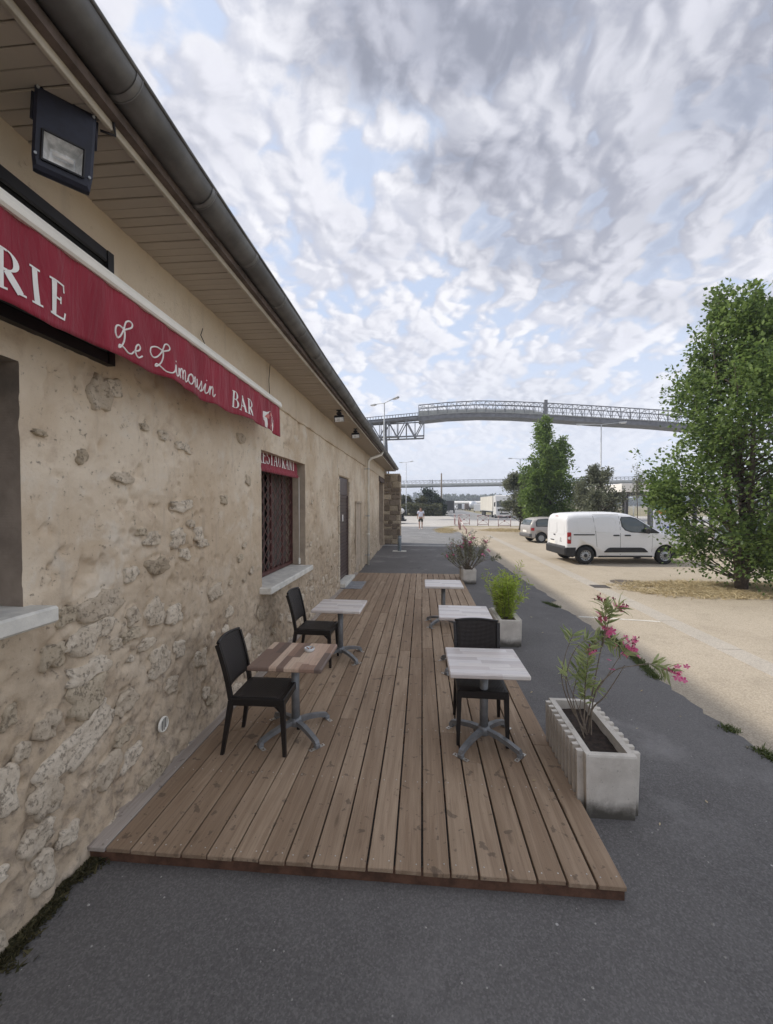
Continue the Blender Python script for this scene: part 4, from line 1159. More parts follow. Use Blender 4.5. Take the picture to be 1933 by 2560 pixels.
yL0 = W(287, 850, AX).y; yL1 = W(377, 900, AX).y; yN = W(536, 955, AX).y
script_word(aletter, 'Le', on_valance(yL0, 0.885, 0.185), 0.80, 0.0052)
tot = sum(SCRIPT[c][1] for c in 'Limousin')
script_word(aletter, 'Limousin', on_valance(yL1, 0.885, 0.185), (yN - yL1) / 0.185 / tot, 0.0052)
# emblem at the valance end
ye0, ye1 = W(656, 1050, AX).y, W(688, 1050, AX).y
mb = MB(); pl = on_valance(ye0, 0.838, 0.215)
sx = (ye1 - ye0) / 0.215
out = [(.04, .80), (.0, .50), (.08, .30), (.22, .08), (.5, .0), (.8, .02), (.97, .10), (.98, .36), (.93, .62), (.80, .80), (.70, .92), (.56, 1.0), (.48, .95), (.30, .84)]
mb.add([pl(x * sx, y_, 0.0010) for x, y_ in out], [tuple(range(len(out)))], 0)
for poly in ([(.10, .76), (.30, .80), (.47, .76), (.46, .54), (.08, .56)], [(.54, .06), (.84, .08), (.89, .30), (.58, .34)], [(.50, .74), (.56, .96), (.60, .92), (.60, .72)]):
    mb.add([pl(x * sx, y_, 0.0020) for x, y_ in poly], [tuple(range(len(poly)))], 1)
for poly in ([(.04, .54), (.92, .50), (.94, .40), (.05, .42)],):
    mb.add([pl(x * sx, y_, 0.0028) for x, y_ in poly], [tuple(range(len(poly)))], 2)
apart(mb.build('emblem', [M['white_print'], M['pink_print'], M['rosy_print']], recalc=False))

# ------------------------------------------------------------------ the small red blind in the window
XB = -2.10
BL = thing('window_blind', 'short crimson blind with white lettering rolled down in the grilled window recess', 'blind', (XB, 6.1, 2.7))
BLI = Matrix.Translation((-XB, -6.1, -2.7))
pb = W(743, 1195, XB)
y0b, y1b = w2a - 0.0, pb.y
mb = MB(); vs = []; nn = 50
for i in range(nn + 1):
    y_ = y0b + .015 + (y1b - y0b - .015) * i / nn
    for (dx, z_) in ((-0.01, 2.83), (0.004 * math.sin(y_ * 13), 2.72), (0.003, 2.645), (0.022, 2.625), (0.026, 2.60), (0.012, 2.582), (-0.01, 2.585)): vs.append((XB + dx, y_, z_))
mb.add(vs, [(i * 7 + k, i * 7 + k + 1, (i + 1) * 7 + k + 1, (i + 1) * 7 + k) for i in range(nn) for k in range(6)], 0, True)
o = mb.build('blind_cloth', M['red_cloth'], BL, recalc=False); o.matrix_parent_inverse = BLI
yT = W(733, 1175, XB).y; yS = W(656, 1150, XB).y - 0.19
def bletter(q):
    o = q.build('letter', M['white_print'], BL, recalc=False); o.matrix_parent_inverse = BLI
serif_word(bletter, 'RESTAURANT', lambda u, v, e: Vector((XB + 0.007 + e, yS + u * 0.20, 2.690 + v * 0.20)), squeeze=(yT - yS) / 0.20 / 7.9)
mb = MB(); mb.cyl((XB + .03, y1b + 0.005, 2.60), (XB + .03, y1b + 0.01, 1.22), 0.006, 8); mb.lathe([(0.012, 0), (0.018, .02), (0.018, .09), (0.01, .11)], (XB + .03, y1b + .01, 1.13))
o = mb.build('crank_rod', M['white_metal'], BL); o.matrix_parent_inverse = BLI

# ------------------------------------------------------------------ floodlights
def flood_near():
    tl, tr, bl, br = Vector((-1.628, 1.62, 3.925)), Vector((-1.488, 1.775, 3.925)), Vector((-1.678, 1.655, 3.60)), Vector((-1.535, 1.80, 3.60))
    # solved from the photograph's four corners at that distance
    def at(px, py, d): r_ = ray(px, py); return C0 + r_ * d
    tl, tr, bl, br = at(88, 203, 1.80), at(243, 291, 1.945), at(77, 413, 1.83), at(229, 478, 1.975)
    c = (tl + tr + bl + br) / 4
    ux = ((tr - tl) + (br - bl)).normalized(); uz = ((tl - bl) + (tr - br)); uz = (uz - ux * uz.dot(ux)).normalized()
    nv = ux.cross(uz)
    if nv.y > 0: nv = -nv
    w_, h_ = (tr - tl).length, (tl - bl).length
    t = thing('floodlight', 'large navy floodlight hanging under the eave near the awning', 'floodlight', c)
    inv = Matrix.Translation(-c)
    def P_(a, b_, d): return c + ux * a + uz * b_ + nv * d
    def add(name, mb, m):
        o = mb.build(name, m, t); o.matrix_parent_inverse = inv; return o
    mb = MB()
    hw, hh = w_ / 2, h_ / 2
    outl = [(-hw, hh), (hw, hh), (hw, -hh * .62), (hw * .93, -hh), (-hw * .93, -hh), (-hw, -hh * .62)]
    rings = [(0.90, 0.0), (1.0, -0.010), (1.0, -0.045), (0.86, -0.11), (0.5, -0.13)]
    vs = []
    for s, d in rings: vs += [P_(a * s, b_ * s, d) for a, b_ in outl]
    n_ = len(outl)
    mb.add(vs, [(r2 * n_ + k, r2 * n_ + (k + 1) % n_, (r2 + 1) * n_ + (k + 1) % n_, (r2 + 1) * n_ + k) for r2 in range(len(rings) - 1) for k in range(n_)] + [tuple(reversed(range(4 * n_, 5 * n_)))])
    q = [(-hw * .70, -hh * .02), (hw * .66, -hh * .02), (hw * .66, -hh * .74), (-hw * .70, -hh * .74)]
    o0 = [P_(a * .9, b_ * .9, 0) for a, b_ in outl] + [P_(a, b_, 0) for a, b_ in q]
    mb.add(o0, [(0, 1, 7, 6), (1, 2, 8, 7), (2, 3, 8), (3, 4, 9, 8), (4, 5, 9), (5, 0, 6, 9)])
    add('housing', mb, M['navy'])
    mb = MB()                                     # recessed reflector bowl
    vs = [P_(a, b_, -0.001) for a, b_ in q] + [P_(a * .62, b_ * .52 - hh * .2, -0.060) for a, b_ in q]
    mb.add(vs, [(k, (k + 1) % 4, 4 + (k + 1) % 4, 4 + k) for k in range(4)] + [(4, 5, 6, 7)])
    add('reflector', mb, M['reflector'])
    mb = MB(); mb.cyl(P_(-hw * .36, -hh * .38, -.035), P_(hw * .34, -hh * .38, -.035), .009, 10); add('lamp_tube', mb, M['white_print'])
    mb = MB()
    for k in range(4): mb.bar(P_(*q[k], 0.006), P_(*q[(k + 1) % 4], 0.006), 0.008, 0.008)
    add('glass_frame', mb, M['black'])
    for a, b_ in ((-hw * .88, -hh * .66), (hw * .88, -hh * .66), (hw * .9, hh * .9), (-hw * .9, hh * .9)):
        mb = MB(); mb.cyl(P_(a, b_, 0.0), P_(a, b_, 0.008), 0.006, 8); add('bolt', mb, M['galv'])
    mb = MB()
    mb.tube([P_(-hw * 1.04, hh * .25, -.05), P_(-hw * 1.05, hh * 1.05, -.05), P_(0, hh * 1.18, -.06), P_(hw * 1.05, hh * 1.05, -.05), P_(hw * 1.04, hh * .25, -.05)], 0.008, 6)
    mb.bar(P_(0, hh * 1.15, -.06), Vector((P_(0, hh * 1.15, -.06).x, P_(0, hh * 1.15, -.06).y, EAVE)), 0.05, 0.05)
    add('bracket', mb, M['navy'])
flood_near()
def flood_small(px, py, label):
    c = W(px, py, -1.60); c.z = EAVE
    t = thing('small_floodlight', label, 'floodlight', c, 0, 'small floodlights under the eave')
    mb = MB(); mb.box((0, 0, -0.012), (0.09, 0.07, 0.02)); mb.bar((0, 0, -.02), (0, 0, -.11), 0.035, 0.03); mb.box((0, 0, -.07), (0.10, 0.05, 0.05), None, .01); mb.build('bracket', M['black'], t)
    rot = Matrix.Rotation(0.45, 3, 'X') @ Matrix.Rotation(0.2, 3, 'Z')
    mb = MB(); mb.box((0, 0.0, -0.165), (0.19, 0.10, 0.115), rot, 0.012); mb.build('housing', M['black'], t)
    mb = MB(); mb.box(Vector((0, 0, -0.165)) + rot @ Vector((0, -0.053, -.008)), (0.165, 0.012, 0.085), rot, .003); mb.build('glass', M['reflector'], t)
flood_small(848, 1018, 'small black floodlight under the eave, the one nearer the awning')
flood_small(889, 1067, 'small black floodlight under the eave, the one nearer the downpipe')

# ------------------------------------------------------------------ the deck
DZ = 0.105
DY0, DY1 = 2.285, 12.25
DX0, DX1 = -2.03, 1.10
DK = thing('wooden_deck', 'low brown plank deck along the stone wall with grooved gaps and a dark front edge', 'deck', (-0.45, 7.3, 0.0))
pitch = (DX1 - DX0) / 20
dr = random.Random(21)
for i in range(20):
    x = DX0 + pitch * (i + .5)
    cuts = [DY0]
    y_ = DY0 + (dr.uniform(1.2, 4.0) if i not in (15,) else 1.02)
    while y_ < DY1 - 0.8: cuts.append(y_); y_ += dr.uniform(3.0, 4.0)
    cuts.append(DY1)
    for a, b_ in zip(cuts[:-1], cuts[1:]):
        a2, b2 = a + (0.0025 if a > DY0 else dr.uniform(-.006, .006)), b_ - (0.0025 if b_ < DY1 else 0)
        g_ = 0.0085 if i < 9 else 0.011
        mb = MB(); mb.box((0, 0, 0), (pitch - g_ + dr.uniform(-.002, .001), b2 - a2, 0.027), None, 0.0035)
        m_ = 'plank_grey' if i == 0 else 'plank'
        o = mb.build('plank', M[m_], DK)
        o.location = (x + 0.45, (a2 + b2) / 2 - 7.3, DZ - 0.0135 + dr.uniform(-.0012, .0012)); o.rotation_euler = (0, dr.uniform(-.006, .006), dr.uniform(-.0006, .0006))
for y_ in [DY0 + 0.035] + [DY0 + 0.7 * k for k in range(1, 14)] + [DY1 - .04]:
    mb = MB(); mb.box(((DX0 + DX1) / 2 + 0.45, y_ - 7.3, 0.047), (DX1 - DX0 - 0.02, 0.045, 0.060)); mb.build('joist', M['joist'], DK)
mb = MB(); mb.box((DX1 - .035 + .45, 0, 0.047), (0.04, DY1 - DY0 - .06, 0.060)); mb.build('edge_joist', M['joist'], DK)
mb = MB()
for k in range(20):
    for s in (-.045, .045):
        for yy in [DY0 + .05 + .7 * q for q in range(7)]:
            x = DX0 + pitch * (k + .5) + s + 0.45
            mb.lathe([(0.0, 0.0012), (0.0042, 0.0010), (0.0046, 0)], (x, yy - 7.3 + dr.uniform(-.01, .01), DZ + 0.0012), n=6)
mb.build('screws', M['zinc_plate'], DK)['kind'] = 'stuff'
pa, pb_ = G(852, 1470, DZ), G(905, 1465, DZ)
mb = MB(); mb.box((0, 0, 0.006), (0.50, 0.95, 0.010), None, 0.003)
o = mb.build('metal_doormat', M['ledge']); o.location = (-1.70, (da + db) / 2 - 0.25, DZ); tag(o, 'flat grey metal plate lying on the deck before the brown shutter door', 'doormat')
# moss along the foot of the wall, grit on the pavement
def tufts(name, pts, m, h, w_, kind='stuff', n_per=1, lean=0.5, seed=1):
    r_ = np.random.default_rng(seed); mb = MB(); vs = []; fs = []
    for (x, y_, z_) in pts:
        a = r_.uniform(0, 6.28); hh = h * r_.uniform(.5, 1.3); ww = w_ * r_.uniform(.6, 1.2); l = r_.normal(0, lean, 2) * hh
        b_ = len(vs); dx, dy = math.cos(a) * ww / 2, math.sin(a) * ww / 2
        vs += [(x - dx, y_ - dy, z_), (x + dx, y_ + dy, z_), (x + l[0] * .5 + dx * .6, y_ + l[1] * .5 + dy * .6, z_ + hh * .6), (x + l[0], y_ + l[1], z_ + hh)]
        fs += [(b_, b_ + 1, b_ + 2), (b_, b_ + 2, b_ + 3)]
    mb.add(vs, fs)
    o = mb.build(name, M[m], recalc=False); o['kind'] = kind; return o
pts = []
for _ in range(9000):
    y_ = npr.uniform(0.8, 2.6); d = abs(npr.normal(0, 0.05)) * (0.6 + 0.7 * math.sin(y_ * 3.1) ** 2)
    if y_ < 1.7 and fbm(np.array([y_ * 2.3]), np.array([0.3]))[0] < 0.42: continue
    pts.append((XW + float(relief0(np.array([y_]), np.array([0.02]))[0]) - 0.01 + d, y_, 0.014))
tag(tufts('moss', pts, 'moss', 0.026, 0.020, lean=1.0), 'dark moss growing along the foot of the stone wall', 'moss')
pts = []
for _ in range(9000):
    y_ = npr.uniform(3.0, 9.3)
    if fbm(np.array([y_ * 1.1 + 3]), np.array([7.7]))[0] < 0.50: continue
    x_ = np.interp(y_, [3.6, 5.0, 6.6, 8.2, 9.35], [2.93, 2.82, 2.98, 2.96, 2.62])
    pts.append((x_ + npr.normal(0.015, 0.035), y_ + npr.normal(0, .02), 0.012))
tag(tufts('verge_grass', pts, 'grass', 0.035, 0.012, lean=0.8, seed=4), 'short green grass along the ragged asphalt edge', 'grass')

mb = MB(); pg = random.Random(77)
for _ in range(260):
    if pg.random() < .45: x, y_ = pg.uniform(1.25, 2.9), pg.uniform(1.2, 12)
    elif pg.random() < .6: x, y_ = pg.uniform(-1.9, 2.9), pg.uniform(1.0, 2.25)
    else: x, y_ = pg.gauss(2.95, .10), pg.uniform(1.5, 14)
    s = pg.uniform(.0025, .0075) * (1.5 if pg.random() < .06 else 1); a = pg.uniform(0, 6)
    mb.add([(x + s * math.cos(a + k * 1.257) * pg.uniform(.7, 1.2), y_ + s * math.sin(a + k * 1.257) * pg.uniform(.7, 1.2), .016) for k in range(5)] + [(x, y_, .016 + s * .9)], [(k, (k + 1) % 5, 5) for k in range(5)])
tag(mb.build('grit', M['grit'], recalc=False), 'pale grit scattered over the dark asphalt', 'grit', kind='stuff')
mb = MB()
for _ in range(46):
    x, y_ = (pg.uniform(1.2, 2.95), pg.uniform(1.5, 11)) if pg.random() < .6 else (pg.uniform(-1.9, 1.0), pg.uniform(2.4, 11))
    z_ = .0175 if x > 1.15 else DZ + .002; s = pg.uniform(.012, .028); a = pg.uniform(0, 6); u, v = Vector((math.cos(a), math.sin(a), 0)) * s, Vector((-math.sin(a), math.cos(a), 0)) * s * .4
    c0 = Vector((x, y_, z_)); mb.add([c0 - u, c0 - v + Vector((0, 0, .004)), c0 + u + Vector((0, 0, .006)), c0 + v + Vector((0, 0, .002))], [(0, 1, 2, 3)])
tag(mb.build('fallen_leaves', M['straw'], recalc=False), 'small dry leaves fallen on the deck and the asphalt', 'leaves', kind='stuff')

# ------------------------------------------------------------------ bistro tables
def make_table(m, label, tw=0.63, td=0.62):
    t = thing('bistro_table', label, 'table', (0, 0, 0), 0, 'square bistro tables fixed to the deck')
    H = 0.700
    mb = MB(); mb.box((0, 0, H - 0.019), (tw, td, 0.038), None, 0.008); mb.build('table_top', M[m], t)
    mb = MB(); mb.cyl((0, 0, 0.10), (0, 0, H - 0.045), 0.036, 20); mb.build('pole', M['grey_steel'], t)
    mb = MB(); mb.box((0, 0, H - 0.043), (0.24, 0.24, 0.010)); mb.build('top_plate', M['grey_steel'], t)
    mb = MB(); mb.lathe([(0.0, 0.135), (0.048, 0.135), (0.052, 0.11), (0.056, 0.075), (0.030, 0.055), (0.0, 0.055)], (0, 0, 0)); mb.build('hub', M['grey_steel'], t)
    for k in range(4):
        a = R(45 + 90 * k + 4); d = Vector((math.cos(a), math.sin(a), 0)); s = Vector((-d.y, d.x, 0))
        mb = MB(); pts = [(0.04, .100), (.14, .093), (.24, .072), (.335, .042), (.350, .024)]
        vs = []
        for i, (r_, z_) in enumerate(pts):
            hh = 0.040 if i < 4 else 0.034
            hw = 0.0235 - .0012 * i
            vs += [d * r_ + s * hw + Vector((0, 0, z_ + hh / 2)), d * r_ - s * hw + Vector((0, 0, z_ + hh / 2)), d * r_ - s * hw * .9 + Vector((0, 0, z_ - hh / 2)), d * r_ + s * hw * .9 + Vector((0, 0, z_ - hh / 2))]
        fs = [(i * 4 + j, i * 4 + (j + 1) % 4, i * 4 + 4 + (j + 1) % 4, i * 4 + 4 + j) for i in range(4) for j in range(4)] + [(0, 1, 2, 3), (19, 18, 17, 16)]
        mb.add(vs, fs)
        mb.box(d * .338 + Vector((0, 0, .018)), (0.045, 0.045, 0.036), Matrix.Rotation(a, 3, 'Z'), 0.006)
        ft = mb.build('foot', M['grey_steel'], t)
        mb = MB()
        for sg in (-1, 1):
            c = d * .338 + s * sg * 0.045
            mb.box(c + Vector((0, 0, .0025)), (0.032, 0.052, 0.004), Matrix.Rotation(a, 3, 'Z'))
            mb.lathe([(0.007, 0), (0.006, .003), (0, .003)], c + s * sg * .008 + Vector((0, 0, .0045)), n=8, mi=1)
        mb.build('fixing_plate', [M['zinc_plate'], M['joist']], ft)
    return t
TB = [(-1.125, 3.61, 'brown mixed-strip square bistro table by the wall with the glass ashtray on it', 'table_dark'),
      (-1.08, 5.45, 'pale square bistro table farther along the wall below the grilled window', 'table_pale'),
      (0.535, 3.61, 'pale whitewashed bistro table nearest the long concrete planter', 'table_pale'),
      (0.525, 5.24, 'pale bistro table between the single black chair and the farthest table', 'table_pale'),
      (0.365, 7.11, 'farthest pale bistro table standing alone near the deck end', 'table_pale')]
first = {}
for x, y_, lab, m_ in TB:
    if m_ not in first: t = first[m_] = make_table(m_, lab)
    else:
        t = copy_tree(first[m_]); t['label'] = lab
    t.location = (x, y_, DZ + 0.0015); t.rotation_euler = (0, 0, rnd.uniform(-.03, .03))
# ashtray
ap = G(774, 1628, DZ + 0.70)
t = thing('ashtray', 'small round clear glass ashtray on the brown strip table', 'ashtray', (ap.x, ap.y, DZ + 0.7025))
mb = MB(); mb.lathe([(0.0, 0.0), (0.040, 0.0), (0.046, 0.006), (0.048, 0.030), (0.042, 0.032), (0.036, 0.012), (0.0, 0.009)], (0, 0, 0), n=24); mb.build('bowl', M['clear_glass'], t)
for a in (0.4, 2.2):
    mb = MB(); mb.cyl((0.01 * math.cos(a), .01 * math.sin(a), .016), (.034 * math.cos(a + .5), .034 * math.sin(a + .5), .028), .004, 6); mb.build('cigarette_end', M['ash'], t)

# ------------------------------------------------------------------ chairs: woven black resin, faces +X in its own axes
def make_chair(label):
    t = thing('woven_chair', label, 'chair', (0, 0, 0), 0, 'black woven resin chairs on the deck')
    D_, Wd, SH = 0.46, 0.43, 0.455
    def panel(name, grid, th, m):
        """grid[i][j] -> point; uv in metres"""
        me_v, fs, uv = [], [], []
        ni, nj = len(grid), len(grid[0])
        for i in range(ni):
            for j in range(nj): me_v.append(grid[i][j])
        for i in range(ni - 1):
            for j in range(nj - 1): fs.append((i * nj + j, i * nj + j + 1, (i + 1) * nj + j + 1, (i + 1) * nj + j))
        mb = MB(); mb.add(me_v, fs, 0, True); me = mb.mesh(name, m, recalc=False)
        ul = me.uv_layers.new(name='UV')
        for lp in me.loops:
            i, j = divmod(lp.vertex_index, nj); ul.data[lp.index].uv = (i / (ni - 1) * 0.40, j / (nj - 1) * 0.40)
        o = link(name, me, t); md = o.modifiers.new('thick', 'SOLIDIFY'); md.thickness = th; md.offset = 0
        return o
    seat = [[Vector((-.20 + .43 * i / 10, -.195 + .39 * j / 10, SH + .004 - .012 * math.sin(math.pi * i / 10) * math.sin(math.pi * j / 10) - (0.012 * max(0, i - 8)))) for j in range(11)] for i in range(11)]
    panel('seat', seat, 0.022, M['weave'])
    mb = MB()
    for yy in (-.20, .20): mb.bar((-.21, yy, SH - .022), (.215, yy, SH - .022), 0.028, 0.062, ch=.006)
    mb.bar((.218, -.214, SH - .022), (.218, .214, SH - .022), 0.028, 0.066, ch=.006); mb.bar((-.205, -.19, SH - .022), (-.205, .19, SH - .022), 0.028, 0.062, ch=.006)
    mb.build('seat_frame', M['resin'], t)
    def back_x(z_): s = (z_ - SH) / 0.45; return -.215 - 0.055 * s - 0.05 * s * s
    back = []
    for i in range(13):
        z_ = SH + 0.085 + 0.365 * i / 12; row = []
        for j in range(11):
            yy = -.185 + .37 * j / 10; q = 1 - (yy / .2) ** 2
            row.append(Vector((back_x(z_) - 0.028 * q, yy * (1 + .05 * i / 12), z_ + (0.010 * q * (i / 12) ** 3))))
        back.append(row)
    panel('backrest', back, 0.016, M['weave'])
    mb = MB()
    for sg in (-1, 1):
        pts = [Vector((back_x(SH + .45 * k / 8), sg * (.195 + .012 * k / 8), SH - .03 + .47 * k / 8)) for k in range(9)]
        for a, b_ in zip(pts[:-1], pts[1:]): mb.bar(a, b_, 0.028, 0.036, up=(1, 0, 0))
    pts = [Vector((back_x(SH + .45) - .028 * (1 - (yy / .2) ** 2) , yy, SH + .455 + .01 * (1 - (yy / .2) ** 2))) for yy in [-.205 + .41 * k / 10 for k in range(11)]]
    mb.tube(pts, 0.013, 6); mb.build('back_frame', M['resin'], t)
    for sx, sy in ((1, -1), (1, 1), (-1, -1), (-1, 1)):
        if sx > 0: a, b_ = Vector((.212, sy * .195, SH - .01)), Vector((.232, sy * .205, 0))
        else: a, b_ = Vector((-.212, sy * .195, SH - .01)), Vector((-.285, sy * .210, 0))
        mb = MB(); vs = []
        for (p, r_) in ((a, .021), (a.lerp(b_, .25), .0195), (b_, .0135)):
            vs += [p + Vector((dx * r_, dy * r_, 0)) for dx, dy in ((-1, -1), (1, -1), (1, 1), (-1, 1))]
        mb.add(vs, [(i * 4 + j, i * 4 + (j + 1) % 4, i * 4 + 4 + (j + 1) % 4, i * 4 + 4 + j) for i in range(2) for j in range(4)] + [(0, 1, 2, 3), (11, 10, 9, 8)])
        if sx > 0: mb.prism([(a.x - .02, sy * .195 - .012, SH - .055), (a.x - .02, sy * .195 - .012, SH - .10), (a.x - .065, sy * .195 - .012, SH - .055)], (0, .024, 0))
        mb.build('leg', M['resin'], t)
    return t
ch0 = make_chair('black woven chair at the brown strip table by the wall, nearest the camera')
ch0.location = (-1.34, 3.45, DZ + .0015); ch0.rotation_euler = (0, 0, R(1))
for (x, y_, rz, lab) in ((-1.36, 5.29, R(-2), 'black woven chair against the wall below the window sill, at the pale table'),
                         (0.52, 3.76, R(-91.5), 'black woven chair pushed in behind the pale table near the long planter')):
    c = copy_tree(ch0); c['label'] = lab; c.location = (x, y_, DZ + .0015); c.rotation_euler = (0, 0, rz)
# ------------------------------------------------------------------ planters
def make_planter(label, w_, l_, h_, loc, nrib):
    t = thing('planter', label, 'planter', loc, 0, 'concrete planters beside the deck')
    th = 0.045
    mb = MB()
    o = [(-w_ / 2, 0), (w_ / 2, 0), (w_ / 2, l_), (-w_ / 2, l_)]
    i_ = [(-w_ / 2 + th, th), (w_ / 2 - th, th), (w_ / 2 - th, l_ - th), (-w_ / 2 + th, l_ - th)]
    tap = 0.94
    vs = [(x * (tap if z == 0 else 1), y_ if z else l_ / 2 + (y_ - l_ / 2) * .985, z) for z in (0, h_ - .012) for x, y_ in o]
    vs += [(x * .985, l_ / 2 + (y_ - l_ / 2) * .99, h_) for x, y_ in o] + [(x, y_, h_) for x, y_ in i_] + [(x * .9, l_ / 2 + (y_ - l_ / 2) * .97, 0.10) for x, y_ in i_]
    fs = [(a * 4 + k, a * 4 + (k + 1) % 4, a * 4 + 4 + (k + 1) % 4, a * 4 + 4 + k) for a in range(4) for k in range(4)] + [(3, 2, 1, 0), (16, 17, 18, 19)]
    mb.add(vs, fs); mb.build('trough', M['planter'], t)
    rb = MB(); pw = (l_ - 0.06) / nrib
    rw = pw * 0.52
    tp = [(-.5, 0), (-.38, 1), (.38, 1), (.5, 0)]
    d_ = 0.042
    vs = []
    for z, k_ in ((0.0, 1.0), (h_ - .002, 1.0)):
        for a, b_ in tp: vs.append((b_ * d_, a * rw, z))
    rb.add(vs, [(0, 1, 5, 4), (1, 2, 6, 5), (2, 3, 7, 6), (4, 5, 6, 7), (3, 2, 1, 0)])
    rm = rb.mesh('rib', M['planter'])
    for sg in (-1, 1):
        for k in range(nrib):
            o_ = link('rib', rm, t); o_.location = (sg * w_ / 2 * tap, 0.03 + pw * (k + .5), 0.0); o_.rotation_euler = (0, math.atan((1 - tap) * w_ / 2 / h_) * (1), 0 if sg > 0 else math.pi)
            if sg < 0: o_.rotation_euler = (0, math.atan((1 - tap) * w_ / 2 / h_), math.pi)
    mb = MB(); n_ = 14; vs = []
    for a in range(n_ + 1):
        for b_ in range(7):
            vs.append((-w_ / 2 + th + (w_ - 2 * th) * b_ / 6, th + (l_ - 2 * th) * a / n_, h_ - .085 + .03 * float(fbm(np.array([a * .7 + loc[1]]), np.array([b_ * .8]))[0])))
    mb.add(vs, [(a * 7 + b_, a * 7 + b_ + 1, a * 7 + 8 + b_, a * 7 + 7 + b_) for a in range(n_) for b_ in range(6)])
    mb.build('soil', M['soil'], t, recalc=False)
    return t
a, b_ = G(1476.6, 2056), G(1580, 2056); PN = ((a.x + b_.x) / 2, a.y * .5 + b_.y * .5, 0.017)
make_planter('long ribbed concrete planter nearest the camera holding the sparse pink oleander', 0.335, 0.84, 0.435, PN, 10)
a, b_ = G(1251, 1621), G(1290, 1621); PM = ((a.x + b_.x) / 2 + .02, (a.y + b_.y) / 2, 0.017)
make_planter('ribbed concrete planter holding the bright green bamboo tuft', 0.30, 0.78, 0.40, PM, 10)
a, b_ = G(1159, 1462.5), G(1187, 1462.5); PF = ((a.x + b_.x) / 2, (a.y + b_.y) / 2, 0.017)
make_planter('small concrete planter at the far deck corner holding the bushy oleander', 0.31, 0.70, 0.385, PF, 9)

# ------------------------------------------------------------------ foliage
def leaf_cloud(P_, dirs, nrm, L, wd, fold=0.12):
    """numpy: one folded leaf (two triangles) per point"""
    P_ = np.asarray(P_); dirs = np.asarray(dirs, float); nrm = np.asarray(nrm, float)
    dirs /= np.linalg.norm(dirs, axis=1, keepdims=True) + 1e-9
    s = np.cross(dirs, nrm); s /= np.linalg.norm(s, axis=1, keepdims=True) + 1e-9
    n_ = np.cross(s, dirs)
    L = np.asarray(L)[:, None]; wd = np.asarray(wd)[:, None]
    tip = P_ + dirs * L
    mid = P_ + dirs * L * 0.45 + n_ * fold * wd
    vs = np.stack([P_, tip, mid + s * wd / 2, mid - s * wd / 2], 1).reshape(-1, 3)
    b_ = np.arange(len(P_))[:, None] * 4
    fs = np.concatenate([b_ + np.array([[0, 2, 1]]), b_ + np.array([[0, 1, 3]])], 1).reshape(-1, 3)
    return vs, fs
def np_mesh(name, vs, fs, m, parent=None):
    me = bpy.data.meshes.new(name)
    me.vertices.add(len(vs)); me.vertices.foreach_set('co', np.asarray(vs, np.float32).ravel())
    me.loops.add(fs.size); me.loops.foreach_set('vertex_index', fs.astype(np.int32).ravel())
    me.polygons.add(len(fs)); me.polygons.foreach_set('loop_start', np.arange(0, fs.size, 3, dtype=np.int32))
    try: me.polygons.foreach_set('loop_total', np.full(len(fs), 3, np.int32))
    except Exception: pass
    me.materials.append(m); me.update(calc_edges=True); me.validate()
    return link(name, me, parent)
def unit(v): return v / (np.linalg.norm(v, axis=-1, keepdims=True) + 1e-9)

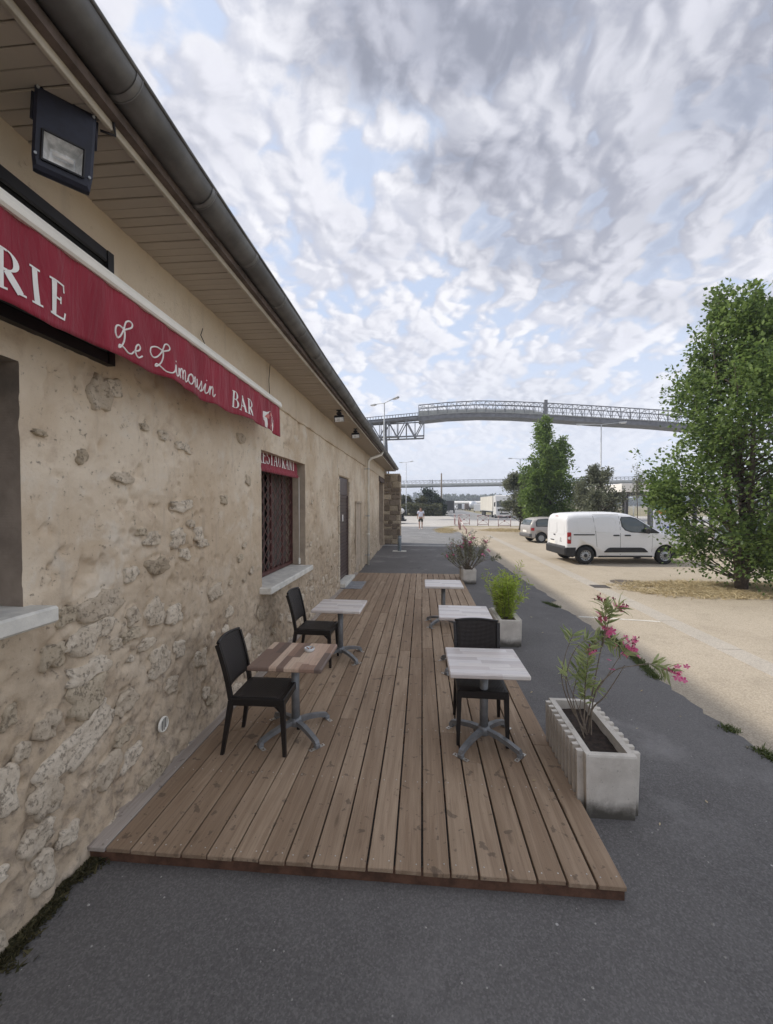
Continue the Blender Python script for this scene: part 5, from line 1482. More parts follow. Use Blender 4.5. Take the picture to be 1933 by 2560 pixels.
def tree(name, label, loc, prof, h0, h1, m, shoots, per, leaf, trunk_r, seed, stems=1, spread=0.5, group=None, shoot_len=0.7, up=0.75, cat='tree', lean=(0, 0), twigs=160, clump=.17):
    """prof: (height 0..1, radius) outline of the crown; the crown is built of leafy shoots"""
    r_ = np.random.default_rng(seed)
    t = thing(name, label, cat, loc, 0, group)
    ph, pr_ = zip(*prof)
    lob = r_.uniform(0, 6.28, 6)
    def rad(u, a):
        w_ = 1 + 0.06 * np.sin(3 * a + lob[0] + u * 5) + 0.06 * np.sin(5 * a + lob[1] - u * 9) + 0.05 * np.sin(2 * a + lob[2] + u * 14)
        return np.interp(u, ph, pr_) * w_
    # limbs gather the shoots, so that the crown has clumps with gaps between
    nl = max(10, shoots // 18)
    lu = r_.uniform(0.03, 0.93, nl); la = r_.uniform(0, 6.28, nl) ; lr = rad(lu, la) * np.sqrt(r_.uniform(0.08, 0.86, nl))
    k = r_.integers(0, nl, shoots)
    q = np.interp(lu[k], ph, pr_)
    cen = np.stack([lr[k] * np.cos(la[k]), lr[k] * np.sin(la[k]), h0 + (h1 - h0) * lu[k]], 1)
    cen += r_.normal(0, 1, (shoots, 3)) * np.stack([q * clump, q * clump, np.full(shoots, (h1 - h0) * .042)], 1)
    # pull what strays back inside the outline
    u = np.clip((cen[:, 2] - h0) / (h1 - h0), 0, 1); a = np.arctan2(cen[:, 1], cen[:, 0]); R_ = np.hypot(cen[:, 0], cen[:, 1]); mx = rad(u, a)
    f = np.minimum(1, mx / (R_ + 1e-6)); cen[:, 0] *= f; cen[:, 1] *= f
    cen[:, 2] = np.clip(cen[:, 2], h0, h1)
    out = np.stack([np.cos(a), np.sin(a), np.zeros(shoots)], 1) * (0.25 + 0.75 * np.minimum(1, R_ / (mx + .01)))[:, None]
    d = unit(out * (1 - up) + np.array([0, 0, up]) + r_.normal(0, 0.25, (shoots, 3)))
    SL = shoot_len * r_.uniform(0.5, 1.25, shoots) * np.where(r_.random(shoots) < .12, 1.5, 1)
    cen[:, 0] += lean[0] * u; cen[:, 1] += lean[1] * u
    s = r_.random((shoots, per)) ** 0.8
    base = cen[:, None, :] + d[:, None, :] * (s * SL[:, None] - SL[:, None] * 0.45)[..., None]
    jit = r_.normal(0, 1, (shoots, per, 3)) * (0.24 * SL[:, None] * (1.15 - s))[..., None]
    P_ = (base + jit).reshape(-1, 3)
    ld = unit(np.repeat(d, per, 0) * 0.35 + unit(jit.reshape(-1, 3)) * 0.9 + r_.normal(0, .3, (shoots * per, 3)) + np.array([0, 0, -0.12]))
    nn_ = unit(r_.normal(0, .55, (shoots * per, 3)) + np.array([0, 0, 1.0]))
    L = leaf * r_.uniform(.6, 1.25, shoots * per)
    P_[:, 2] = np.maximum(P_[:, 2], 0.06)
    vs, fs = leaf_cloud(P_, ld, nn_, L, L * .72)
    np_mesh('crown', vs, fs, m, t)
    mb = MB(); rr = random.Random(seed)
    H = h0 + (h1 - h0) * 0.86
    for sidx in range(stems):
        aa = 6.28 * sidx / stems + seed; off = (0.07 * math.cos(aa), 0.07 * math.sin(aa)) if stems > 1 else (0, 0)
        pts = []; rs = []
        for kq in range(9):
            tt = kq / 8; sp_ = spread * tt ** 1.3 if stems > 1 else 0
            pts.append((off[0] * (1 + 2 * tt) + math.cos(aa) * sp_ + lean[0] * tt * .8 + .05 * math.sin(tt * 7 + sidx), off[1] * (1 + 2 * tt) + math.sin(aa) * sp_ + lean[1] * tt * .8 + .05 * math.cos(tt * 6 + sidx), -0.05 + H * tt))
            rs.append(trunk_r * (1.25 if kq == 0 else 1) * (1 - tt) ** .8 / (1.0 if stems == 1 else 1.35) + .006)
        mb.tube(pts, rs, 9)
    for i in r_.choice(shoots, min(twigs, shoots), replace=False):
        z_ = max(0.25, cen[i, 2] - (0.35 + 0.5 * math.hypot(cen[i, 0], cen[i, 1])))
        tt = z_ / H
        p0 = Vector((lean[0] * tt * .8, lean[1] * tt * .8, z_)); p1 = Vector(cen[i])
        mid = p0.lerp(p1, .55) + Vector((0, 0, -.06))
        mid2 = mid.lerp(p1, .5) + Vector((0, 0, -.04)); mb.tube([p0, mid, mid2, p1, p1 + Vector(d[i]) * SL[i] * .5], [trunk_r * .24, trunk_r * .13, trunk_r * .09, trunk_r * .05, .002], 5, caps=False)
    mb.build('trunk', M['bark'], t, recalc=False)
    return t
tb = G(1853, 1478)
tree('broadleaf_tree', 'big leafy tree by the dry grass in front of the white van', (tb.x, tb.y, 0),
     [(0, .6), (.04, 1.2), (.10, 1.55), (.25, 1.82), (.42, 1.85), (.58, 1.62), (.72, 1.28), (.85, .85), (.94, .40), (1, .05)], 0.50, 7.4, M['leaf'], 1150, 39, 0.100, 0.11, 5, stems=3, spread=0.35, shoot_len=0.72, lean=(-.22, 0), twigs=150)
t2 = G(1372, 1338); 
def at_d(px, d): 
    p = G(px, 1300); r_ = ray(px, 1300); s = d / Fv.dot(r_); return C0 + r_ * s
q = at_d(1372, 28)
tree('broadleaf_tree', 'tall narrow green tree behind the silver hatchback', (q.x, q.y, 0),
     [(0, 1.0), (.10, 1.7), (.3, 1.95), (.5, 1.75), (.68, 1.35), (.82, .9), (.93, .48), (1, .08)], 0.6, 7.8, M['leaf_b'], 850, 36, 0.17, 0.14, 8, shoot_len=0.75, clump=.22)
q = at_d(1300, 33)
tree('olive_tree', 'small greyish tree on a bare trunk in front of the white truck', (q.x, q.y, 0),
     [(0, .5), (.2, 1.35), (.5, 1.6), (.75, 1.2), (.92, .6), (1, .1)], 1.2, 4.35, M['leaf_olive'], 420, 30, 0.15, 0.085, 13, shoot_len=0.7, up=.55)
q = at_d(1492, 24)
tree('olive_tree', 'rounded grey-green bushy tree behind the roof of the white van', (q.x, q.y, 0),
     [(0, .9), (.2, 1.35), (.45, 1.45), (.7, 1.1), (.88, .65), (1, .15)], 0.4, 4.2, M['leaf_olive'], 520, 32, 0.12, 0.08, 17, shoot_len=0.65, up=.6)
q = at_d(1592, 30)
tree('young_tree', 'thin young tree with wispy leaves before the pale shelter roof', (q.x, q.y, 0),
     [(0, .12), (.5, .25), (.8, .35), (1, .1)], 2.2, 5.6, M['leaf_olive'], 40, 14, 0.14, 0.03, 23, shoot_len=0.8, up=.8, twigs=30)
# hedge and evergreens across the yard
for (px, d, r0, h, lab, mm, sd_) in ((1077, 79, 2.3, 4.3, 'dark spiky evergreen rising from the hedge behind the walking man', 'leaf_dark', 31),
                                 (1054, 76, 1.6, 2.9, 'round olive-green bush in front of the dark evergreen', 'leaf_hedge', 32),
                                 (1097, 77, 1.5, 3.3, 'dark green bush at the right end of the hedge beside the timber pole', 'leaf_dark', 33),
                                 (1014, 82, 1.9, 3.4, 'yellow-green bush beside the far lamp post at the pillar', 'leaf_hedge', 34)):
    q = at_d(px, d)
    tree('evergreen_bush', lab, (q.x, q.y, 0), [(0, r0 * .95), (.3, r0), (.6, r0 * .85), (.85, r0 * .5), (1, r0 * .12)], 0.15, h, M[mm], 330, 26, 0.34 if sd_ != 31 else 0.4, 0.12, sd_, shoot_len=0.95 if sd_ != 31 else 1.7, up=.5, cat='bush', twigs=20)
def hedge(label, p0, p1, depth, h, m, n_, leaf, seed, name='hedge', kind=None):
    r_ = np.random.default_rng(seed); u = r_.random(n_); L = Vector(p1) - Vector(p0)
    hh = h * (0.75 + 0.5 * fbm(u * 9 + seed, u * 0 + 3, 3))
    z = hh * (1 - r_.random(n_) ** 2.2)
    P_ = np.stack([p0[0] + L.x * u, p0[1] + L.y * u + r_.normal(0, depth / 2, n_), z], 1)
    vs, fs = leaf_cloud(P_, unit(r_.normal(0, 1, (n_, 3))), unit(r_.normal(0, .6, (n_, 3)) + np.array([0, -.5, .7])), leaf * r_.uniform(.6, 1.3, n_), leaf * r_.uniform(.5, .9, n_))
    o = np_mesh(name, vs, fs, m)
    return o
a, b_ = at_d(985, 75), at_d(1104, 75)
tag(hedge('', (a.x - 2, a.y, 0), (b_.x, b_.y, 0), 1.6, 2.1, M['leaf_hedge'], 6500, 0.30, 41), 'long clipped brownish hedge behind the pale yard across from the pillar', 'hedge')
# far woods: they read as one mass
def wood(label, d, x0, x1, h, seed, n_, leaf):
    a, b_ = at_d(x0, d), at_d(x1, d)
    r_ = np.random.default_rng(seed); u = r_.random(n_)
    cl = np.floor(u * 60); ch = h * (0.45 + 0.9 * vnoise(cl * 7.3 + seed, cl * 0 + 1.7)) * np.sqrt(np.clip(1 - ((u * 60 - cl - .5) / .62) ** 2, 0, 1))
    z = ch * (1 - r_.random(n_) ** 1.7)
    P_ = np.stack([a.x + (b_.x - a.x) * u, a.y + (b_.y - a.y) * u + r_.normal(0, h * .8, n_), z], 1)
    vs, fs = leaf_cloud(P_, unit(r_.normal(0, 1, (n_, 3))), unit(r_.normal(0, .6, (n_, 3)) + np.array([0, -.5, .7])), leaf * r_.uniform(.6, 1.3, n_), leaf * r_.uniform(.6, 1, n_))
    o = np_mesh('far_wood', vs, fs, M['leaf_far']); tag(o, label, 'wood', kind='stuff')
wood('bluish far-off wood on the horizon beyond the road', 380, 1100, 1300, 8.5, 51, 16000, 2.2)
wood('far-off wood on the horizon beyond the shelter', 420, 1300, 2100, 9, 52, 16000, 2.4)
wood('low wooded ridge on the horizon at the far left', 620, 800, 1130, 15, 53, 14000, 4.0)

# ------------------------------------------------------------------ shrubs in the planters
def lance(P_, dirs, L, wd, r_, up=0.5):
    """long narrow leaves with a bend, four triangles each"""
    P_ = np.asarray(P_); n_ = len(P_); dirs = unit(np.asarray(dirs, float))
    nr = unit(r_.normal(0, .7, (n_, 3)) + np.array([0, 0, up])); s = unit(np.cross(dirs, nr)); nn_ = np.cross(s, dirs)
    L = np.asarray(L)[:, None]; wd = np.asarray(wd)[:, None]
    m1 = P_ + dirs * L * .35 + nn_ * L * .03; m2 = P_ + dirs * L * .72 - nn_ * L * .0; tip = P_ + dirs * L - nn_ * L * .14
    vs = np.stack([P_, m1 + s * wd * .5, m1 - s * wd * .5, m2 + s * wd * .38, m2 - s * wd * .38, tip], 1).reshape(-1, 3)
    b_ = np.arange(n_)[:, None] * 6
    fs = np.concatenate([b_ + np.array([[0, 1, 2]]), b_ + np.array([[1, 3, 4]]), b_ + np.array([[1, 4, 2]]), b_ + np.array([[3, 5, 4]])], 1).reshape(-1, 3)
    return vs, fs
class Plant:
    def __init__(self, name, label, loc, seed):
        self.t = thing(name, label, 'shrub', loc); self.loc = Vector(loc); self.r = np.random.default_rng(seed)
        self.stem = MB(); self.L = []; self.fl = MB(); self.bud = MB()
    def branch(self, pts, r0, r1=0.002, n=6):
        c = smooth_curve([Vector(p) - self.loc for p in pts], 5)
        self.stem.tube(c, [r0 + (r1 - r0) * k / (len(c) - 1) for k in range(len(c))], n, caps=False); return c
    def leaves(self, c, t0, t1, n_, L, wd, ang=0.6):
        for k in range(n_):
            u = t0 + (t1 - t0) * (k + self.r.random()) / n_; f = u * (len(c) - 1); i = min(int(f), len(c) - 2)
            p = c[i].lerp(c[i + 1], f - i); ax = (c[i + 1] - c[i]).normalized()
            rv = Vector(self.r.normal(0, 1, 3)); side = (rv - ax * rv.dot(ax)).normalized()
            self.L.append((p, ax * (1 - ang) + side * ang, L * self.r.uniform(.6, 1.2), wd * self.r.uniform(.8, 1.2)))
    def flower(self, c, n_, size, spread):
        self.fl = MB(); self.nf = 0
        for _ in range(n_):
            o = Vector(c) - self.loc + Vector(self.r.normal(0, spread, 3)); ax = Vector(self.r.normal(0, .7, 3) + np.array([.2, -.4, .5])).normalized()
            u = ax.orthogonal().normalized(); v = ax.cross(u); s = size * self.r.uniform(.7, 1.15); ph = self.r.uniform(0, 6)
            for k in range(5):
                a = ph + 2 * math.pi * k / 5; dd = u * math.cos(a) + v * math.sin(a); sd_ = ax.cross(dd)
                cup = self.r.uniform(.1, .5)
                self.fl.add([o, o + dd * s * .6 + sd_ * s * .34 + ax * s * cup * .6, o + dd * s + sd_ * s * .16 + ax * s * cup, o + dd * s * .98 - sd_ * s * .2 + ax * s * cup * .9, o + dd * s * .55 - sd_ * s * .33 + ax * s * cup * .5], [(0, 1, 2, 3, 4)])
            if n_ <= 6: self.fl.build('flower', M['petal'], self.t, recalc=False); self.fl = MB()
        if n_ > 6: self.fl.build('flower_cluster', M['petal'], self.t, recalc=False)
    def buds(self, c, n_, spread, r=0.006):
        self.bud = MB()
        for _ in range(n_):
            o = Vector(c) - self.loc + Vector(self.r.normal(0, spread, 3)); self.bud.lathe([(0, -r), (r * .8, 0), (r * .6, r * 1.5), (0, r * 2.2)], o, Vector(self.r.normal(0, .4, 3) + np.array([0, 0, 1])), 5)
        self.bud.build('bud_cluster', M['bud'], self.t, recalc=False)
    def done(self, lm):
        self.stem.build('stems', M['stem'], self.t, recalc=False)
        P_, d_, L, wd = zip(*self.L)
        vs, fs = lance(np.array(P_), np.array(d_), np.array(L), np.array(wd), self.r)
        np_mesh('foliage', vs, fs, lm, self.t)
# the sparse pink oleander: its branches follow the photograph, each a little nearer or farther
OY = PN[1] + 0.42
pl = Plant('oleander', 'sparse oleander with arching stems and pink flowers in the nearest long planter', (PN[0], OY, PN[2] + 0.35), 61)
def z3(zx, zy, dy=0.0): return D(1300 + zx / 3.34, 1450 + zy / 3.34, OY + dy)
root = Vector((PN[0] - .02, OY - .05, PN[2] + .34))
specs = [  # screen polyline (zoom coordinates), depth drift, radius, leaf range/number
    ([(420, 1050), (350, 830), (375, 640), (445, 450)], -.05, .0055, (.86, 1.0, 16)),
    ([(440, 1060), (385, 860), (410, 700), (470, 570), (560, 500), (660, 478)], .06, .0055, (.78, 1.0, 26)),
    ([(450, 1040), (460, 880), (500, 720), (530, 640)], .12, .0045, (.5, 1.0, 30)),
    ([(540, 1080), (545, 880), (560, 760), (575, 560)], -.02, .006, (.30, 1.0, 90)),
    ([(575, 1090), (640, 760), (680, 560), (710, 400), (715, 280), (690, 170)], .04, .0060, (.62, .97, 44)),
    ([(690, 560), (720, 420), (755, 300), (800, 235), (850, 215)], .05, .004, (.45, .9, 20)),
    ([(600, 1080), (650, 900), (760, 780), (840, 735), (960, 715), (1090, 700), (1180, 730), (1250, 765)], -.12, .0055, (.74, .97, 26)),
    ([(600, 1090), (700, 980), (790, 850), (875, 710)], -.08, .007, None),
    ([(620, 960), (730, 800), (820, 660), (880, 590)], .02, .0035, (.85, 1.0, 8)),
    ([(600, 560), (700, 490), (790, 520), (870, 575)], .08, .004, (.2, .9, 28)),
    ([(850, 560), (920, 510), (985, 485)], .08, .0025, None),
    ([(690, 240), (740, 210), (785, 160)], .04, .0025, None),
    ([(500, 1060), (580, 880), (640, 900)], .1, .004, (.5, 1, 14)),
    ([(480, 1050), (400, 850), (385, 760)], -.1, .004, (.55, 1, 14))]
for k, (sc, dy, r0, lf) in enumerate(specs):
    pts = [z3(x, y_, dy * (i / (len(sc) - 1))) for i, (x, y_) in enumerate(sc)]
    if sc[0][1] > 1000: pts = [root + Vector((.035 * math.cos(k), .06 * math.sin(k * 2.1), -.03))] + pts
    c = pl.branch(pts, r0)
    if lf: pl.leaves(c, lf[0], lf[1], int(lf[2] * 1.25), 0.115, 0.016, 0.60)
for (x, y_, dy, n_, sp) in ((665, 160, .04, 2, .010), (835, 235, .05, 6, .016), (685, 315, .04, 7, .017), (745, 430, .04, 8, .022), (930, 560, .08, 18, .034), (870, 620, .08, 5, .018), (1295, 785, -.12, 11, .028), (600, 565, .0, 3, .02), (740, 670, .02, 1, .004), (780, 755, .0, 1, .006)):
    pl.flower(z3(x, y_, dy), n_, 0.028, sp * 1.05)
for (x, y_, dy, n_, sp) in ((665, 155, .04, 12, .016), (712, 170, .04, 4, .006), (787, 158, .04, 4, .006), (868, 203, .05, 6, .01), (988, 482, .08, 2, .004), (840, 265, .05, 4, .01), (940, 530, .08, 8, .02), (1280, 750, -.12, 5, .012), (600, 560, 0, 8, .02)):
    pl.buds(z3(x, y_, dy), n_, sp)
pl.done(M['leaf_oleander'])
# the bushy oleander at the deck's far corner
FY = PF[1] + 0.3
pf = Plant('oleander', 'bushy twiggy oleander with few dark red flowers in the far small planter', (PF[0], FY, PF[2] + .3), 62)
rr = random.Random(9)
for k in range(70):
    a = rr.uniform(0, 6.28); tilt = rr.uniform(.05, 1.15); L = rr.uniform(.62, 1.0) * (1 - .14 * tilt)
    d_ = Vector((math.cos(a) * math.sin(tilt), math.sin(a) * math.sin(tilt) * .8, math.cos(tilt)))
    p0 = Vector((PF[0] + rr.uniform(-.06, .06), FY + rr.uniform(-.1, .1), PF[2] + .29))
    pts = [p0, p0 + d_ * L * .4 + Vector((0, 0, -.03)), p0 + d_ * L * .75, p0 + d_ * L + Vector((0, 0, .09))]
    c = pf.branch(pts, .006, n=4)
    pf.leaves(c, .5, 1.0, 11, .085, .016, .55)
    for _ in range(2):
        u = rr.randint(len(c) // 2, len(c) - 3); q0 = c[u] + pf.loc; d2 = (d_ + Vector((rr.uniform(-.6, .6), rr.uniform(-.6, .6), rr.uniform(.1, .6)))).normalized()
        c2 = pf.branch([q0, q0 + d2 * .12, q0 + d2 * .24 + Vector((0, 0, .03))], .003, n=4); pf.leaves(c2, .4, 1, 7, .08, .015, .55)
    if rr.random() < .26: pf.flower(pts[-1] + Vector((0, 0, .02)), 3, .03, .02); pf.buds(pts[-1], 5, .02)
c = pf.branch([(PF[0], FY - .05, PF[2] + .3), (PF[0] + .35, FY - .1, PF[2] + .58), (PF[0] + .62, FY - .15, PF[2] + .66), (PF[0] + .82, FY - .15, PF[2] + .74)], .007); pf.leaves(c, .6, 1.0, 46, .11, .022, .7)
pf.done(M['leaf_dull'])
# the bamboo tuft
BY = PM[1] + 0.40
pb = Plant('bamboo', 'bright green feathery bamboo tuft in the middle planter', (PM[0], BY, PM[2] + .3), 63)
for k in range(120):
    a = rr.uniform(0, 6.28); tilt = abs(rr.gauss(.0, .20)); L = rr.uniform(.40, .78)
    if k < 12: L *= 1.25; tilt += .1
    d_ = Vector((math.cos(a) * math.sin(tilt), math.sin(a) * math.sin(tilt), math.cos(tilt)))
    p0 = Vector((PM[0] + rr.uniform(-.08, .08), BY + rr.uniform(-.2, .2), PM[2] + .3))
    c = pb.branch([p0, p0 + d_ * L * .5, p0 + d_ * L + Vector((math.cos(a) * .05, math.sin(a) * .05, -.02))], .0028, .001, n=4)
    pb.leaves(c, .14, 1.0, 40 if k >= 12 else 22, .085, .012, .62)
pb.done(M['leaf_bamboo'])

# dry grass round the big tree, by the barrier and by the small tree
def straw(label, c, rx, ry, n_, seed, h=0.07, z=0.006):
    r_ = np.random.default_rng(seed); pts = []
    while len(pts) < n_:
        x, y_ = r_.normal(0, .48, 2)
        e = 0.75 + 0.5 * float(fbm(np.array([3 * math.atan2(y_, x) + seed]), np.array([1.0]))[0])
        if math.hypot(x, y_) > e or fbm(np.array([x * 4 + seed]), np.array([y_ * 4]))[0] < .36: continue
        pts.append((c[0] + x * rx, c[1] + y_ * ry, z))
    return tag(tufts('dry_grass', pts, 'straw', h, 0.020, lean=1.6, seed=seed), label, 'grass')
straw('pale dry grass and straw around the foot of the big tree', (tb.x - .3, tb.y + .1), 2.9, 1.15, 15000, 71)
q = G(1128, 1332); straw('patch of dry yellow grass at the end of the red barriers', (q.x - .3, q.y + 2.0), 0.9, 3.2, 2200, 72, .14)
q = at_d(1290, 33.5); straw('dry grass ring under the small greyish tree', (q.x - .4, q.y), 2.6, 2.2, 4500, 73, .10)
# low kerb-like soil mound under the big tree, covers in the ground
def cover(label, px, py, sx, sy, name, rz=0.0):
    p = G(px, py); t = thing(name, label, 'drain cover', (p.x, p.y, 0.004), rz)
    mb = MB(); mb.box((0, 0, 0.004), (sx, sy, 0.012)); mb.build('cover_frame', M['grate'], t)
    for k in range(7):
        mb = MB(); mb.box((-sx * .42 + sx * .84 * k / 6, 0, .012), (sx * .07, sy * .8, .006)); mb.build('grate_bar', M['dark_steel'], t)
cover('rusty slotted drain cover set in the pale drain channel', 1500, 1467, .42, .40, 'drain_cover')
p = G(1569, 1457); t = thing('manhole_cover', 'round flat brown manhole cover on the beige ground before the van', 'manhole cover', (p.x, p.y, .005))
mb = MB(); mb.lathe([(.42, 0), (.42, .006), (.37, .008), (.36, .006), (0, .006)], (0, 0, 0), n=28); mb.build('cover_plate', M['grate'], t)
mb = MB(); mb.lathe([(.46, .002), (.46, .005), (.43, .009), (.43, .002)], (0, 0, 0), n=28); mb.build('cover_ring', M['channel'], t)
# ------------------------------------------------------------------ vehicles (own axes: x forward from the rear axle, y left, z up)
TL = [0.0, 0.03, 0.10, 0.28, 0.46, 0.60, 0.72, 0.83, 0.92, 0.97, 1.0]
def body_mesh(stations, hw, arches=(), arch_r=0.37):
    """stations: (x, z_bottom, z_top, width factor)"""
    mb = MB(); n = 2 * len(TL) + 1; vs = []
    for (x, zb, zt, wf) in stations:
        right = []
        for t in TL:
            z = zb + t * (zt - zb); h = hw(x, z) * wf
            if t > 0.93: h -= (0.055 if t < .99 else 0.17) * min(1, (zt - zb) / 1.0)
            if t < 0.02: h -= 0.06
            right.append((x, -h, z - (0.012 if t == 1 else 0)))
        vs += right + [(x, 0, zt + 0.012)] + [(a, -b_, c) for a, b_, c in reversed(right)]
    fs = []
    for i in range(len(stations) - 1):
        for k in range(n - 1): fs.append((i * n + k, i * n + k + 1, (i + 1) * n + k + 1, (i + 1) * n + k))
        fs.append((i * n + n - 1, i * n, (i + 1) * n, (i + 1) * n + n - 1))
    fs += [tuple(range(n)), tuple(reversed(range((len(stations) - 1) * n, len(stations) * n)))]
    mb.add(vs, fs, 0, True)
    mb.s[-1] = mb.s[-2] = False
    return mb
def cut_arches(o, xs, r_, z_, hwid):
    cut = []
    for x in xs:
        for sg in (-1, 1):
            mb = MB(); mb.cyl((x, sg * (hwid - .26), z_), (x, sg * (hwid + .2), z_), r_, 28); mb.s = [False] * len(mb.s)
            c = mb.build('arch_cutter', M['plastic']); c.matrix_world = o.matrix_world; cut.append(c)
    for c in cut:
        md = o.modifiers.new('arch', 'BOOLEAN'); md.operation = 'DIFFERENCE'; md.object = c; md.solver = 'EXACT'
        try: md.material_mode = 'TRANSFER'
        except Exception: pass
    bpy.context.view_layer.update()
    dg = bpy.context.evaluated_depsgraph_get()
    me = bpy.data.meshes.new_from_object(o.evaluated_get(dg), depsgraph=dg)
    o.modifiers.clear(); o.data = me
    for c in cut: bpy.data.objects.remove(c, do_unlink=True)
def side_panel(poly, hw, th=0.006, side=-1, grid=5):
    """panel that follows the body side; poly in (x, z), convex"""
    mb = MB(); bmm = bmesh.new()
    P_ = [(x, z) for x, z in poly]
    vsF = [bmm.verts.new((x, 0, z)) for x, z in P_]
    f = bmm.faces.new(vsF)
    zs_ = sorted(set(z for _, z in P_)); z0, z1 = min(zs_), max(zs_)
    for k in range(1, grid):
        z = z0 + (z1 - z0) * k / grid
        bmesh.ops.bisect_plane(bmm, geom=bmm.verts[:] + bmm.edges[:] + bmm.faces[:], plane_co=(0, 0, z), plane_no=(0, 0, 1))
    vs = [(v.co.x, side * (hw(v.co.x, v.co.z) + th), v.co.z) for v in bmm.verts]
    bmm.verts.index_update()
    fs = [tuple(v.index for v in f_.verts) for f_ in bmm.faces]
    n = len(vs)
    edges = [(e.verts[0].index, e.verts[1].index) for e in bmm.edges if e.is_boundary]
    bmm.free()
    vs2 = [(x, y_ - side * (th + .012), z) for x, y_, z in vs]
    mb.add(vs + vs2, fs + [tuple(i + n for i in reversed(f_)) for f_ in fs] + [(a, b_, b_ + n, a + n) for a, b_ in edges])
    return mb
def rounded(x0, z0, x1, z1, r_, n_=5, rr=None):
    pts = []
    for (cx, cz, a0) in ((x1 - r_, z1 - r_, 0), (x0 + r_, z1 - r_, 90), (x0 + r_, z0 + r_, 180), (x1 - r_, z0 + r_, 270)):
        for k in range(n_ + 1): a = R(a0 + 90 * k / n_); pts.append((cx + r_ * math.cos(a), cz + r_ * math.sin(a)))
    return pts
def wheel(t, x, y_, r_, w_=0.19, spokes=0, side=-1):
    prof = [(r_ * .60, 0), (r_ * .66, -.004), (r_ * .92, 0.004), (r_, .03), (r_, w_ - .03), (r_ * .92, w_), (r_ * .6, w_)]
    mb = MB(); ax = (0, -side, 0)
    mb.lathe(prof, (x, y_, r_), ax, 32); wh = mb.build('wheel', M['tyre'], t)
    mb = MB(); mb.lathe([(r_ * .62, .006), (r_ * .57, .004), (r_ * .54, .035), (r_ * .40, .022), (r_ * .26, .012), (r_ * .2, .0), (0, .0)], (x, y_, r_), ax, 32)
    rim = mb.build('rim', M['rim'], wh)
    mb = MB(); nh = spokes or 12
    for k in range(nh):
        a = 2 * math.pi * k / nh; c = Vector((x + math.cos(a) * r_ * .47, y_ + side * .0 - side * .026, r_ + math.sin(a) * r_ * .47))
        if spokes: mb.bar(Vector((x + math.cos(a) * r_ * .2, y_ - side * .004, r_ + math.sin(a) * r_ * .2)), Vector((x + math.cos(a) * r_ * .54, y_ - side * .012, r_ + math.sin(a) * r_ * .54)), r_ * .085, .012, up=(0, 1, 0))
        else: mb.cyl(c, c + Vector((0, side * .004, 0)), r_ * .055, 8)
    mb.build('spokes' if spokes else 'rim_holes', M['rim'] if spokes else M['tyre'], wh)
    mb = MB(); mb.cyl((x, y_ + side * .002, r_), (x, y_ + side * .006, r_), r_ * (.20 if not spokes else .13), 16); mb.build('hub_cap', M['plastic'] if not spokes else M['rim'], wh)
    mb = MB(); mb.cyl((x, y_ - side * .04, r_), (x, y_ - side * .05, r_), r_ * .6, 20); mb.build('brake_disc', M['plastic'], wh)
    return wh

